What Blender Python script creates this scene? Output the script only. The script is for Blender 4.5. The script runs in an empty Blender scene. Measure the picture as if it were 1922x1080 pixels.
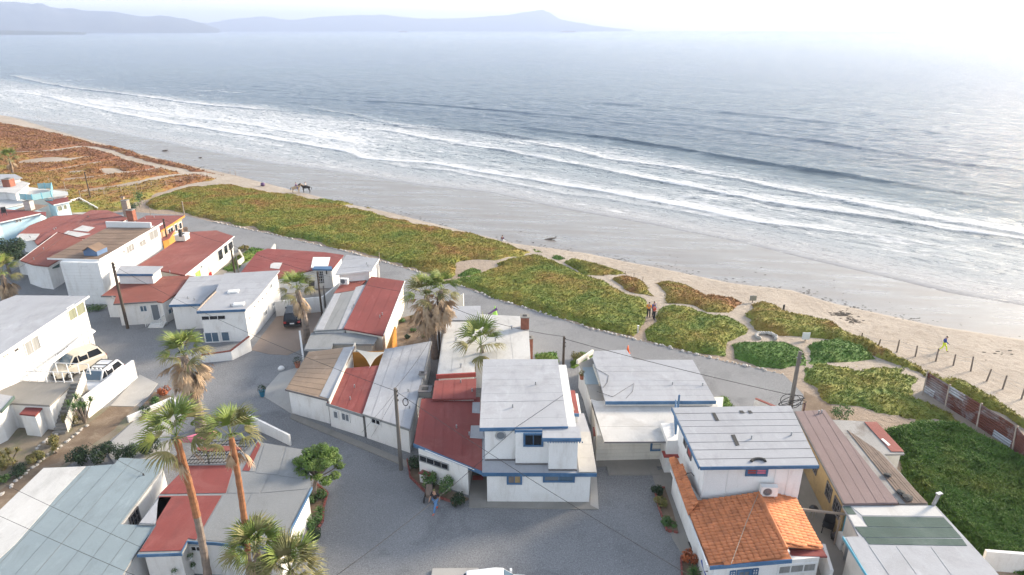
import bpy, math, random
import numpy as np
from mathutils import Vector, Matrix, Euler
R = math.radians
random.seed(7); rng = np.random.default_rng(7)
sc = bpy.context.scene; COL = sc.collection
# ------------------------------------------------------------------ camera, sky, sun
FPX = 1235.0; HZ = 55.0; CH = 28.0
PITCH = math.atan((540 - HZ) / FPX); CP, SP = math.cos(PITCH), math.sin(PITCH)
cd = bpy.data.cameras.new('camera'); cam = bpy.data.objects.new('camera', cd); COL.objects.link(cam)
cam.location = (0, 0, CH); cam.rotation_euler = (R(90) - PITCH, 0, 0)
cd.sensor_width = 36; cd.lens = 36 * FPX / 1922; cd.clip_start = .5; cd.clip_end = 60000
sc.camera = cam
SUN_AZ = 60.0; SUN_EL = 20.0            # degrees to the right of the view, above the horizon
world = bpy.data.worlds.new('World'); sc.world = world; world.use_nodes = True
wn = world.node_tree.nodes; wl = world.node_tree.links
sky = wn.new('ShaderNodeTexSky'); sky.sky_type = 'NISHITA'; sky.sun_disc = False
sky.sun_elevation = R(SUN_EL); sky.sun_rotation = R(SUN_AZ); sky.air_density = 1.0; sky.dust_density = 0.7; sky.ozone_density = 0.3
bg = wn['Background']; bg.inputs[1].default_value = 0.12
hs = wn.new('ShaderNodeHueSaturation'); hs.inputs['Saturation'].default_value = 0.52; wl.new(sky.outputs[0], hs.inputs['Color']); wl.new(hs.outputs[0], bg.inputs[0])
sl = bpy.data.lights.new('sun', 'SUN'); so = bpy.data.objects.new('sun', sl); COL.objects.link(so)
sl.energy = 2.7; sl.angle = R(12.0); sl.color = (1, .84, .64)
sd_ = Vector((math.sin(R(SUN_AZ)) * math.cos(R(SUN_EL)), math.cos(R(SUN_AZ)) * math.cos(R(SUN_EL)), math.sin(R(SUN_EL))))
so.rotation_euler = sd_.to_track_quat('Z', 'Y').to_euler(); so.location = (80, 60, 60)
sc.view_settings.view_transform = 'Standard'; sc.view_settings.look = 'None'
sc.view_settings.exposure = 1.85; sc.view_settings.gamma = 1
HAZE = 1.9e-4; HAZE_G = 0.15
sc.render.engine = 'CYCLES'; cy = sc.cycles
cy.use_denoising = True; cy.max_bounces = 5; cy.diffuse_bounces = 3; cy.glossy_bounces = 2
cy.transparent_max_bounces = 6; cy.volume_bounces = 1; cy.caustics_reflective = False; cy.caustics_refractive = False
cy.use_adaptive_sampling = True; cy.adaptive_threshold = 0.02
# ------------------------------------------------------------------ pixel -> place
def ray(px, py):
    x = (px - 961) / FPX; y = -(py - 540) / FPX
    return np.array((x, CP + y * SP, -SP + y * CP))
def W(px, py, z=0.0):
    d = ray(px, py); t = (z - CH) / d[2]
    return Vector((d[0] * t, d[1] * t, z))
def vh(bx, by, ty, z0=0.0):
    y = W(bx, by, z0).y; k = -(ty - 540) / FPX
    return (k * CP * y - SP * y) / (CP + k * SP) + CH
# ------------------------------------------------------------------ numpy noise and distances
def vnoise(x, y, seed=0):
    xi = np.floor(x).astype(np.int64); yi = np.floor(y).astype(np.int64); fx = x - xi; fy = y - yi
    def h(a, b):
        n = (a * 374761393 + b * 668265263 + seed * 1442695041) & 0xffffffff
        n = ((n ^ (n >> 13)) * 1274126177) & 0xffffffff
        return ((n ^ (n >> 16)) & 0xffff) / 65535.0
    fx = fx * fx * (3 - 2 * fx); fy = fy * fy * (3 - 2 * fy)
    a = h(xi, yi) * (1 - fx) + h(xi + 1, yi) * fx; b = h(xi, yi + 1) * (1 - fx) + h(xi + 1, yi + 1) * fx
    return a * (1 - fy) + b * fy
def fbm(x, y, s=1.0, oct=4, seed=0):
    r = 0; a = .5; t = 0
    for o in range(oct):
        r = r + a * vnoise(x / s * 2 ** o + 17.3 * o, y / s * 2 ** o - 9.1 * o, seed + o); t += a; a *= .5
    return r / t
def pl_dist(P, L):
    """P (n,2), L polyline (m,2): distance, signed (+ on the left of the direction of travel), along"""
    n = len(P); best = np.full(n, 1e18); sgn = np.ones(n); al = np.zeros(n); acc = 0.
    for i in range(len(L) - 1):
        a = L[i]; d = L[i + 1] - a; l2 = (d * d).sum(); ln = math.sqrt(l2)
        v = P - a; t = np.clip((v @ d) / l2, 0, 1)
        w = v - t[:, None] * d; q = (w * w).sum(1); m = q < best
        best[m] = q[m]; sgn[m] = np.sign(d[0] * v[m, 1] - d[1] * v[m, 0]); al[m] = acc + t[m] * ln; acc += ln
    return np.sqrt(best) * np.where(sgn == 0, 1, sgn), al, acc
def inside(P, Q):
    c = np.zeros(len(P), bool); x, y = P[:, 0], P[:, 1]; j = len(Q) - 1
    for i in range(len(Q)):
        xi, yi = Q[i]; xj, yj = Q[j]
        if yi != yj:
            m = ((yi > y) != (yj > y)) & (x < (xj - xi) * (y - yi) / (yj - yi) + xi); c ^= m
        j = i
    return c
def poly_sd(P, Q):
    d, _, _ = pl_dist(P, np.vstack([Q, Q[:1]])); d = np.abs(d)
    return np.where(inside(P, Q), d, -d)
def line(px, z=-2.5): return np.array([W(x, y, z)[:2] for x, y in px])
# shore line, left to right as seen
SEA = -2.5
L1 = line([(165,240),(225,252),(300,265),(425,291),(500,306),(590,317),(690,332),(800,350),(922,362),(1050,391),(1208,419),(1399,457),(1526,489),(1653,518),(1781,550),(1922,574)])
L1x = np.vstack([L1[0] + (L1[0] - L1[3]) / np.linalg.norm(L1[0] - L1[3]) * 2600, L1[0] + (L1[0] - L1[3]) / np.linalg.norm(L1[0] - L1[3]) * 160 + (-3, -14), L1, L1[-1] + (L1[-1] - L1[-4]) / np.linalg.norm(L1[-1] - L1[-4]) * 2600])
def shore_d(P): return -pl_dist(P, L1x)[0]          # + inland
def Hn(P):
    d = shore_d(P); z = np.clip(SEA + d * .072, -4.0, 0)
    return z + np.where(z > -1.2, 1, 0) * 0
def H(x, y): return float(Hn(np.array([[x, y]]))[0])
def G(px, py):
    z = 0.
    for _ in range(10):
        p = W(px, py, z); z = .5 * z + .5 * H(p.x, p.y)
    p = W(px, py, z); return Vector((p.x, p.y, H(p.x, p.y)))
def gline(px): return np.array([G(x, y)[:2] for x, y in px])
# ------------------------------------------------------------------ materials
M = {}
def nd(nt, t, **kw):
    n = nt.nodes.new(t)
    for k, v in kw.items():
        if k.startswith('i'): n.inputs[int(k[1:])].default_value = v
        else: setattr(n, k, v)
    return n
def base_mat(name):
    m = bpy.data.materials.new(name); m.use_nodes = True; nt = m.node_tree
    M[name] = m; return m, nt, nt.nodes['Principled BSDF']
def ramp(nt, fac, stops):
    r = nd(nt, 'ShaderNodeValToRGB'); e = r.color_ramp.elements
    for i, (p, c) in enumerate(stops):
        el = e[i] if i < 2 else e.new(p)
        el.position = p; el.color = (*c, 1) if len(c) == 3 else c
    nt.links.new(fac, r.inputs[0]); return r.outputs[0]
def mix(nt, f, a, b, mode='MIX'):
    n = nd(nt, 'ShaderNodeMix', data_type='RGBA', blend_type=mode)
    for sck, v in ((n.inputs[0], f), (n.inputs[6], a), (n.inputs[7], b)):
        if hasattr(v, 'links'): nt.links.new(v, sck)
        elif isinstance(v, (int, float)): sck.default_value = v
        else: sck.default_value = (*v, 1) if len(v) == 3 else v
    return n.outputs[2]
def math_(nt, op, a, b=0., c=None, clamp=False):
    n = nd(nt, 'ShaderNodeMath', operation=op, use_clamp=clamp)
    for i, v in enumerate((a, b) if c is None else (a, b, c)):
        if hasattr(v, 'links'): nt.links.new(v, n.inputs[i])
        else: n.inputs[i].default_value = v
    return n.outputs[0]
def coords(nt, scale=(1, 1, 1), rot=(0, 0, 0), obj=True):
    t = nd(nt, 'ShaderNodeTexCoord') if obj else nd(nt, 'ShaderNodeNewGeometry')
    mp = nd(nt, 'ShaderNodeMapping'); mp.inputs[3].default_value = scale; mp.inputs[2].default_value = rot
    nt.links.new(t.outputs[3 if obj else 0], mp.inputs[0]); return mp.outputs[0]
def noise(nt, co, scale, detail=4, rough=.55, dist=0.):
    n = nd(nt, 'ShaderNodeTexNoise'); n.inputs['Scale'].default_value = scale; n.inputs['Detail'].default_value = detail
    n.inputs['Roughness'].default_value = rough; n.inputs['Distortion'].default_value = dist
    nt.links.new(co, n.inputs['Vector']); return n.outputs[0]
def attr(nt, name): return nd(nt, 'ShaderNodeAttribute', attribute_name=name).outputs['Fac']
def bump(nt, bs, h, strength=.4, dist=.05):
    b = nd(nt, 'ShaderNodeBump'); b.inputs['Strength'].default_value = strength; b.inputs['Distance'].default_value = dist
    nt.links.new(h, b.inputs['Height']); nt.links.new(b.outputs[0], bs.inputs['Normal'])
def gen(name, col, var=.18, sc1=.35, sc2=6, rough=.8, bmp=.02, dirt=None, dirt_amt=.5, dsc=.5, stretch=(1, 1, 1), metal=0., spec=.3):
    """painted/earthy surface: blotches, fine grain, optional dirt patches (world position)"""
    m, nt, bs = base_mat(name); co = coords(nt, stretch, obj=False)
    n1 = noise(nt, co, sc1, 5); n2 = noise(nt, co, sc2, 3, .7)
    lo = tuple(max(0, c * (1 - var * 1.6)) for c in col); hi = tuple(min(1, c * (1 + var * 1.3)) for c in col)
    c = ramp(nt, n1, [(.28, lo), (.72, hi)])
    c = mix(nt, math_(nt, 'MULTIPLY', n2, .5), c, tuple(k * .55 for k in col), 'MIX')
    c = mix(nt, .35, c, col)
    if dirt:
        n3 = noise(nt, coords(nt, (1, 1, 1), obj=False), dsc, 7, .68, .6)
        f = ramp(nt, n3, [(.5, (0, 0, 0)), (.68, (1, 1, 1))]); f = math_(nt, 'MULTIPLY', f, dirt_amt)
        c = mix(nt, f, c, dirt)
    if name.startswith('stucco') or name.startswith('siding'):
        n5 = noise(nt, coords(nt, (1, 1, .22), obj=False), 1.6, 7, .7, .3)
        c = mix(nt, ramp(nt, n5, [(.52, (0, 0, 0)), (.72, (.42, .42, .42))]), c, (.40, .36, .31))
    if name.startswith('roof') or name.startswith('concrete'):
        n5 = noise(nt, coords(nt, (1, .35, 1), (0, 0, R(20)), obj=False), 1.1, 8, .7, .4); n6 = noise(nt, coords(nt, (1, 1, 1), obj=False), .09, 3, .5)
        c = mix(nt, ramp(nt, n5, [(.54, (0, 0, 0)), (.70, (.55, .55, .55))]), c, tuple(k * .55 + .02 for k in col))
        c = mix(nt, ramp(nt, n5, [(.30, (.4, .4, .4)), (.42, (0, 0, 0))]), c, tuple(min(.8, k * 1.25 + .05) for k in col))
        c = mix(nt, ramp(nt, n6, [(.42, (0, 0, 0)), (.62, (.35, .35, .35))]), c, tuple(k * .72 for k in col))
    nt.links.new(c, bs.inputs['Base Color'])
    bs.inputs['Roughness'].default_value = rough; bs.inputs['Metallic'].default_value = metal
    bs.inputs['Specular IOR Level'].default_value = spec
    if bmp: bump(nt, bs, n2, .6, bmp)
    return m
def plain(name, col, rough=.6, metal=0., spec=.5):
    m, nt, bs = base_mat(name); bs.inputs['Base Color'].default_value = (*col, 1)
    bs.inputs['Roughness'].default_value = rough; bs.inputs['Metallic'].default_value = metal; bs.inputs['Specular IOR Level'].default_value = spec
    return m
gen('stucco_white', (.80, .79, .77), .06, .5, 9, .9, .01, (.48, .44, .38), .30, .35)
gen('stucco_cream', (.74, .70, .62), .08, .5, 9, .9, .01, (.4, .36, .3), .3, .4)
gen('siding_white', (.78, .78, .77), .05, .5, 9, .85, .005)
gen('wall_blue_pale', (.50, .70, .80), .08, .5, 9, .9, .01)
gen('wall_ochre', (.42, .30, .15), .2, .6, 5, .9, .02, (.16, .12, .08), .6, .7)
gen('wall_orange', (.56, .25, .05), .1, .8, 9, .85, .01, (.4, .18, .05), .4)
gen('wall_peach', (.5, .32, .2), .12, .8, 9, .85, .01)
gen('roof_red', (.235, .062, .055), .22, .3, 8, .85, .02, (.29, .12, .105), .6, .28)
gen('roof_red_faded', (.26, .085, .07), .2, .25, 8, .85, .02, (.34, .17, .14), .55, .3)
gen('roof_rust', (.24, .08, .06), .22, .25, 6, .85, .02, (.25, .1, .08), .5, .35)
gen('roof_light_grey', (.385, .395, .42), .10, .3, 8, .85, .015, (.23, .23, .235), .5, .3)
gen('roof_grey', (.25, .26, .265), .13, .3, 7, .85, .02, (.22, .23, .24), .5, .3)
gen('roof_white', (.56, .555, .54), .09, .3, 8, .85, .015, (.30, .28, .26), .55, .35)
gen('roof_sky_grey', (.245, .30, .325), .09, .3, 8, .85, .015, (.17, .2, .215), .5, .3)
gen('roof_brown', (.235, .165, .12), .3, .4, 8, .9, .03, (.16, .11, .08), .7, .6, (1, 1, 1))
gen('roof_mauve', (.235, .175, .17), .12, .3, 8, .9, .02, (.25, .18, .17), .5, .35)
gen('roof_green', (.075, .115, .10), .2, .3, 8, .9, .02, (.2, .23, .22), .3, .4)
gen('roof_ruin', (.32, .31, .295), .25, .5, 6, .9, .03, (.14, .11, .09), .8, .45)
gen('wood_ruin', (.20, .15, .12), .3, .5, 10, .9, .03, (.09, .07, .06), .7, .5)
gen('clay_tile', (.60, .225, .10), .3, 1.6, 7, .85, .01, (.27, .11, .06), .6, 1.8)
gen('trim_blue', (.065, .145, .265), .18, .9, 9, .6, 0, (.2, .3, .42), .35, .9)
gen('glass_teal', (.28, .46, .50), .1, .9, 9, .4, 0)
gen('dormer_blue', (.12, .19, .32), .2, .9, 9, .7, 0)
gen('trim_cyan', (.13, .42, .55), .1, .9, 9, .6, 0)
gen('trim_dark', (.16, .15, .15), .2, .9, 9, .8, 0)
gen('trim_white', (.75, .75, .74), .06, .9, 9, .7, 0)
gen('tar', (.05, .05, .05), .2, .9, 9, .8, .01)
gen('concrete', (.28, .265, .24), .14, .5, 8, .9, .01, (.25, .23, .21), .5, .5)
gen('concrete_pale', (.43, .415, .39), .1, .5, 8, .9, .01, (.35, .33, .3), .5, .5)
gen('driveway_tan', (.28, .22, .18), .12, .4, 12, .9, .01, (.3, .24, .2), .4, .5)
gen('soil', (.20, .145, .10), .3, .7, 9, .95, .04, (.32, .26, .19), .6, .7)
gen('dry_yard', (.24, .20, .15), .3, .7, 9, .95, .04, (.10, .14, .05), .6, .6)
gen('brick', (.30, .12, .08), .25, 3, 12, .9, .01)
gen('pole_wood', (.085, .065, .05), .3, 2, 14, .9, .01, stretch=(1, 1, .3))
gen('pole_grey', (.16, .145, .13), .3, 2, 14, .9, .01, stretch=(1, 1, .3))
gen('driftwood', (.38, .31, .25), .25, 2, 14, .9, .01)
gen('stone', (.50, .47, .43), .25, 1.5, 9, .9, .02)
gen('rust_metal', (.15, .055, .038), .3, .9, 6, .85, .01, (.30, .30, .31), .8, .42)
gen('galvanised', (.42, .43, .45), .15, .9, 6, .5, .01, (.17, .06, .04), .8, .5, metal=.4)
gen('palm_trunk_grey', (.25, .20, .165), .3, 2, 12, .95, .03, stretch=(1, 1, 2.5))
gen('palm_trunk_orange', (.33, .15, .075), .35, 2, 12, .95, .03, (.2, .1, .06), .6, 2, stretch=(1, 1, 2.5))
gen('palm_dead', (.44, .32, .21), .35, 1.2, 6, .9, 0)
gen('palm_green', (.16, .22, .045), .45, 1.1, 5, .6, 0, (.34, .32, .08), .75, 1.0)
gen('roof_tan', (.32, .235, .17), .2, .6, 8, .9, .02, (.2, .15, .11), .5, .6)
gen('palm_dry_green', (.22, .21, .08), .45, 1.1, 5, .7, 0, (.33, .25, .12), .7, 1.2)
gen('leaf_tree', (.10, .17, .03), .45, 1.1, 5, .6, 0, (.18, .24, .045), .6, 1.4)
gen('leaf_dark', (.03, .055, .022), .4, 1.1, 5, .6, 0)
gen('leaf_green', (.09, .17, .05), .45, 1.3, 5, .7, 0, (.14, .15, .04), .5, 1.6)
gen('leaf_yellow', (.17, .16, .05), .45, 1.3, 5, .7, 0, (.3, .18, .07), .5, 1.6)
gen('leaf_orange', (.36, .10, .035), .45, 1.3, 5, .7, 0)
gen('bark', (.22, .18, .15), .3, 2, 12, .95, .02)
gen('kelp', (.06, .05, .04), .3, 2, 9, .9, .02)
gen('cloth_cream', (.72, .66, .55), .05, .6, 9, .9, 0)
plain('glass_dark', (.012, .015, .02), .08, 0, .6)
plain('glass_blue', (.09, .14, .19), .1, 0, .6)
plain('glass_grey', (.16, .18, .2), .15, 0, .6)
gen('curtain_green', (.24, .25, .17), .3, 1, 12, .6, 0, stretch=(6, 6, .3))
gen('curtain_grey', (.28, .28, .27), .3, 1, 12, .6, 0, stretch=(6, 6, .3))
plain('black_plastic', (.015, .015, .017), .5)
plain('cable_black', (.018, .018, .018), .7)
plain('metal_grey', (.4, .41, .42), .4, .6)
plain('ac_white', (.72, .72, .70), .5)
plain('car_black', (.012, .013, .016), .12, .3)
plain('car_white', (.72, .73, .74), .25)
plain('car_beige', (.55, .51, .43), .45)
plain('tyre', (.02, .02, .02), .8)
plain('red_light', (.35, .01, .01), .2)
plain('lens', (.75, .75, .72), .15)
plain('skin', (.42, .24, .16), .6)
plain('hair_black', (.015, .012, .01), .6)
for n_, c_ in dict(orange=(.75, .27, .03), red=(.6, .05, .04), blue=(.03, .07, .28), white=(.7, .7, .7), black=(.02, .02, .025), jeans=(.10, .22, .42), yellow=(.65, .75, .06), pink=(.62, .17, .24), green=(.3, .6, .1), purple=(.12, .07, .16)).items(): plain('cloth_' + n_, c_, .85)
plain('cone_orange', (.85, .14, .02), .5)
plain('pot_blue', (.02, .16, .25), .35); plain('pot_clay', (.4, .15, .09), .8)
plain('door_red', (.3, .05, .04), .6)
# ------------------------------------------------------------------ mesh builder, tags
ORG = {}
class MB:
    def __init__(s): s.v = []; s.f = []
    def add(s, vs, fs):
        k = len(s.v); s.v += [tuple(v) for v in vs]; s.f += [tuple(i + k for i in f) for f in fs]; return s
    def prism(s, top, bot):
        n = len(top); k = len(s.v); s.v += [tuple(v) for v in top] + [tuple(v) for v in bot]
        s.f.append(tuple(range(k, k + n))); s.f.append(tuple(reversed(range(k + n, k + 2 * n))))
        for i in range(n): j = (i + 1) % n; s.f.append((k + j, k + i, k + n + i, k + n + j))
        return s
    def box(s, c, sx, sy, sz, rz=0., axes=None):
        """centre c, full sizes; axes: (ex,ey,ez) vectors"""
        if axes is None: ex, ey, ez = Vector((math.cos(rz), math.sin(rz), 0)), Vector((-math.sin(rz), math.cos(rz), 0)), Vector((0, 0, 1))
        else: ex, ey, ez = axes
        c = Vector(c); t = []
        for dz in (.5, -.5): t.append([c + ex * sx * a + ey * sy * b + ez * sz * dz for a, b in ((-.5, -.5), (.5, -.5), (.5, .5), (-.5, .5))])
        return s.prism(t[0], t[1])
    def tube(s, pts, rad, n=8, cap=True):
        pts = [Vector(p) for p in pts]; k = len(s.v)
        if not hasattr(rad, '__len__'): rad = [rad] * len(pts)
        up = None
        for i, p in enumerate(pts):
            d = (pts[min(i + 1, len(pts) - 1)] - pts[max(i - 1, 0)]).normalized()
            a = d.cross(Vector((0, 0, 1)) if abs(d.z) < .95 else Vector((0, 1, 0))).normalized(); b = d.cross(a)
            if up is not None and a.dot(up) < 0: a = -a; b = -b
            up = a
            for j in range(n):
                th = 2 * math.pi * j / n; s.v.append(tuple(p + (a * math.cos(th) + b * math.sin(th)) * rad[i]))
        for i in range(len(pts) - 1):
            for j in range(n):
                q = (j + 1) % n; s.f.append((k + i * n + j, k + i * n + q, k + (i + 1) * n + q, k + (i + 1) * n + j))
        if cap: s.f.append(tuple(range(k, k + n))); s.f.append(tuple(range(k + (len(pts) - 1) * n, k + len(pts) * n)))
        return s
    def lathe(s, c, prof, n=16, ax='z'):
        k = len(s.v); c = Vector(c)
        for r, h in prof:
            for j in range(n):
                th = 2 * math.pi * j / n; s.v.append(tuple(c + Vector((r * math.cos(th), r * math.sin(th), h))))
        for i in range(len(prof) - 1):
            for j in range(n):
                q = (j + 1) % n; s.f.append((k + i * n + j, k + i * n + q, k + (i + 1) * n + q, k + (i + 1) * n + j))
        s.f.append(tuple(reversed(range(k, k + n)))); s.f.append(tuple(range(k + (len(prof) - 1) * n, k + len(prof) * n)))
        return s
    def blob(s, c, r, seed=0, sq=(1, 1, 1)):
        k = len(s.v); rr = random.Random(seed); c = Vector(c)
        a = (1 + 5 ** .5) / 2
        vs = [(-1, a, 0), (1, a, 0), (-1, -a, 0), (1, -a, 0), (0, -1, a), (0, 1, a), (0, -1, -a), (0, 1, -a), (a, 0, -1), (a, 0, 1), (-a, 0, -1), (-a, 0, 1)]
        fs = [(0, 11, 5), (0, 5, 1), (0, 1, 7), (0, 7, 10), (0, 10, 11), (1, 5, 9), (5, 11, 4), (11, 10, 2), (10, 7, 6), (7, 1, 8), (3, 9, 4), (3, 4, 2), (3, 2, 6), (3, 6, 8), (3, 8, 9), (4, 9, 5), (2, 4, 11), (6, 2, 10), (8, 6, 7), (9, 8, 1)]
        for v in vs:
            q = Vector(v).normalized() * r * rr.uniform(.75, 1.2); s.v.append(tuple(c + Vector((q.x * sq[0], q.y * sq[1], q.z * sq[2]))))
        s.f += [tuple(i + k for i in f) for f in fs]; return s
    def build(s, name, mat, parent=None, label=None, kind=None, smooth=False):
        o_ = ORG.get(parent.name, Vector((0, 0, 0))) if parent else Vector((0, 0, 0))
        me = bpy.data.meshes.new(name); me.from_pydata([tuple(Vector(v) - o_) for v in s.v], [], s.f); me.update()
        import bmesh
        bm = bmesh.new(); bm.from_mesh(me); bmesh.ops.recalc_face_normals(bm, faces=bm.faces); bm.to_mesh(me); bm.free()
        if smooth: me.shade_smooth()
        o = bpy.data.objects.new(name, me); COL.objects.link(o); me.materials.append(M[mat] if isinstance(mat, str) else mat)
        if parent: o.parent = parent; ORG[o.name] = o_
        if label: o['label'] = label
        if kind: o['kind'] = kind
        return o
def np_mesh(name, V, F, mat, attrs={}, kind=None, smooth=True, parent=None):
    me = bpy.data.meshes.new(name); V = np.asarray(V, np.float32); F = np.asarray(F, np.int32); k = F.shape[1]
    me.vertices.add(len(V)); me.vertices.foreach_set('co', V.ravel()); me.loops.add(F.size); me.loops.foreach_set('vertex_index', F.ravel())
    me.polygons.add(len(F)); me.polygons.foreach_set('loop_start', np.arange(0, F.size, k, dtype=np.int32))
    me.polygons.foreach_set('use_smooth', np.full(len(F), smooth)); me.update(calc_edges=True)
    for n, a in attrs.items():
        at = me.attributes.new(n, 'FLOAT', 'POINT'); at.data.foreach_set('value', np.asarray(a, np.float32))
    o = bpy.data.objects.new(name, me); COL.objects.link(o); me.materials.append(M[mat])
    if kind: o['kind'] = kind
    if parent: o.parent = parent
    return o
def tag(o, label, cat, group=None):
    o['label'] = label; o['category'] = cat
    if group: o['group'] = group
    return o
def thing(name, label, cat, loc, group=None):
    o = bpy.data.objects.new(name, None); COL.objects.link(o); o.location = loc; o.empty_display_size = .3
    ORG[o.name] = Vector(loc); return tag(o, label, cat, group)
def grid_idx(nx, ny):
    i = np.arange(nx * ny).reshape(ny, nx); return np.stack([i[:-1, :-1], i[:-1, 1:], i[1:, 1:], i[1:, :-1]], -1).reshape(-1, 4)
def graded(lo, hi, a, b, st, g):
    """coordinates from lo to hi, step st between a and b, growing by g outside"""
    m = list(np.arange(a, b, st)); x, s = b, st
    while x < hi: m.append(x); s *= g; x += s
    m.append(hi); x, s = a, st; l = []
    while True:
        s *= g; x -= s
        if x <= lo: break
        l.append(x)
    return np.array([lo] + l[::-1] + m)
# ------------------------------------------------------------------ ground (beach, dunes, village floor)
DL = gline([(0,213),(110,247),(230,280),(320,303),(410,322),(520,350),(620,376),(700,392),(800,416),(880,437),(960,456),(1112,478),(1200,497),(1300,517),(1361,530),(1487,545),(1557,567),(1657,591),(1768,615),(1922,639)])
DLx = np.vstack([DL[0] + (DL[0] - DL[2]) * 12, DL, DL[-1] + (DL[-1] - DL[-3]) * 12])
def ground_mat():
    m, nt, bs = base_mat('sand'); co = coords(nt, obj=False)
    wet = attr(nt, 'wet'); vil = attr(nt, 'inland')
    n1 = noise(nt, co, .12, 6, .6); n2 = noise(nt, co, 1.3, 6, .7); n3 = noise(nt, co, 9, 3, .7)
    dry = ramp(nt, n1, [(.3, (.30, .25, .20)), (.7, (.40, .345, .285))])
    dry = mix(nt, ramp(nt, n2, [(.48, (0, 0, 0)), (.75, (.75, .75, .75))]), dry, (.20, .16, .12))
    dirt = ramp(nt, n2, [(.3, (.25, .185, .13)), (.7, (.34, .265, .20))])
    dry = mix(nt, vil, dry, dirt)
    wd = math_(nt, 'ADD', wet, math_(nt, 'MULTIPLY', math_(nt, 'SUBTRACT', n2, .5), .25))
    wf = ramp(nt, wd, [(.40, (0, 0, 0)), (.56, (1, 1, 1))])
    cs = coords(nt, (.16, 1, 1), (0, 0, R(38)), obj=False); ns = noise(nt, cs, .55, 6, .6)
    wc = ramp(nt, ns, [(.3, (.115, .098, .085)), (.7, (.16, .136, .118))])
    c = mix(nt, wf, dry, wc)
    nt.links.new(c, bs.inputs['Base Color'])
    rr = ramp(nt, ns, [(.35, (.24, .24, .24)), (.65, (.4, .4, .4))])
    rg = mix(nt, wf, (.95, .95, .95), rr); nt.links.new(rg, bs.inputs['Roughness'])
    bs.inputs['Specular IOR Level'].default_value = .45
    hh = math_(nt, 'MULTIPLY', n2, math_(nt, 'SUBTRACT', 1.05, wf)); hh = math_(nt, 'ADD', hh, math_(nt, 'MULTIPLY', n3, math_(nt, 'SUBTRACT', .12, math_(nt, 'MULTIPLY', wf, .11))))
    bump(nt, bs, hh, .8, .22)
ground_mat()
xs = graded(-7500, 7500, -70, 80, .8, 1.035); ys = graded(-250, 11000, 24, 130, .8, 1.03)
X, Y = np.meshgrid(xs, ys); P = np.stack([X.ravel(), Y.ravel()], 1)
sdv = shore_d(P); Z = Hn(P)
beachy = np.clip((34 - sdv) / 12, 0, 1)
Z = Z + (fbm(P[:, 0], P[:, 1], 6, 3, 3) - .5) * .35 * np.clip((Z + 2.0) / 1.0, 0, 1) * np.clip((-Z) / .3, 0, 1)
dwet = -pl_dist(P, DLx)[0]
wet = 1 / (1 + np.exp(np.clip(dwet, -20, 20) / .8))
np_mesh('ground', np.stack([P[:, 0], P[:, 1], Z], 1), grid_idx(len(xs), len(ys)), 'sand', {'wet': wet, 'inland': np.clip((sdv - 34) / 8, 0, 1)}, 'structure')
# ------------------------------------------------------------------ sea
ES = np.array([.795, -.607]); ET = np.array([.607, .795]); S0 = L1[7]
LINES = {
 'L1': (L1x, .34, .62, 2.6, .12),
 'L2': (line([(0,170),(75,180),(150,197),(275,225),(450,252),(560,270),(645,285),(675,297),(750,305),(808,308),(922,327),(1040,346),(1158,365),(1240,381),(1431,419),(1590,438),(1922,486)]), 1.0, 1.0, 3.5, .30),
 'L3': (line([(695,242),(775,255),(850,270),(942,283),(1037,302),(1140,322),(1240,340),(1350,364),(1463,384),(1653,413),(1806,435),(2100,478)]), .9, 1.0, 4.5, .38),
 'L4': (line([(960,262),(1056,279),(1140,299),(1247,314),(1399,343),(1590,381),(1781,419),(1922,441),(2200,490)]), .8, .95, 5.5, .40),
 'L6': (line([(12,140),(75,155),(145,167),(220,175),(300,187),(400,200),(500,207),(565,210)]), 1.2, 1.15, 10, .45),
 'L7': (line([(130,190),(260,207),(360,222),(470,236),(600,258),(700,276)]), .7, .8, 6, .2),
 'L8': (line([(100,152),(160,151),(200,149)]), .8, 1.0, 3, .1),
 'L9': (line([(345,172),(400,171),(455,175)]), .8, .95, 3, .1),
 'L10': (line([(560,200),(640,212),(700,225),(760,240),(830,246)]), .6, .75, 5, .2),
 'L11': (line([(690,300),(760,315),(850,322),(960,345),(1060,365),(1130,372),(1300,400),(1420,425)]), .5, .8, 4, .15)}
SWELL = [(line([(880,226),(967,238),(1060,249),(1145,260),(1220,272),(1310,286),(1400,302),(1500,318),(1590,330),(1717,352),(1922,375),(2300,430)]), 0.5, 1.5),
         (line([(620,225),(760,238),(900,247),(1000,262),(1056,276),(1150,296)]), .35, 1.3), (line([(1200,222),(1500,262),(1800,306),(2100,345)]), .35, 2), (line([(500,180),(800,196),(1100,222),(1400,262)]), .3, 2), (line([(900,180),(1300,205),(1922,268)]), .3, 2.4)]
ss = graded(-11500, 11500, -330, 130, 1.5, 1.04); ts = graded(-14, 12500, -6, 130, .55, 1.02)
SS, TT = np.meshgrid(ss, ts); q = S0 + SS.ravel()[:, None] * ES + TT.ravel()[:, None] * ET
d1 = -shore_d(q); foam = np.zeros(len(q)); hz = np.zeros(len(q)); cov = np.zeros(len(q))
wob = (fbm(SS.ravel(), TT.ravel(), 16, 3, 5) - .5) * 3.0
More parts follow.
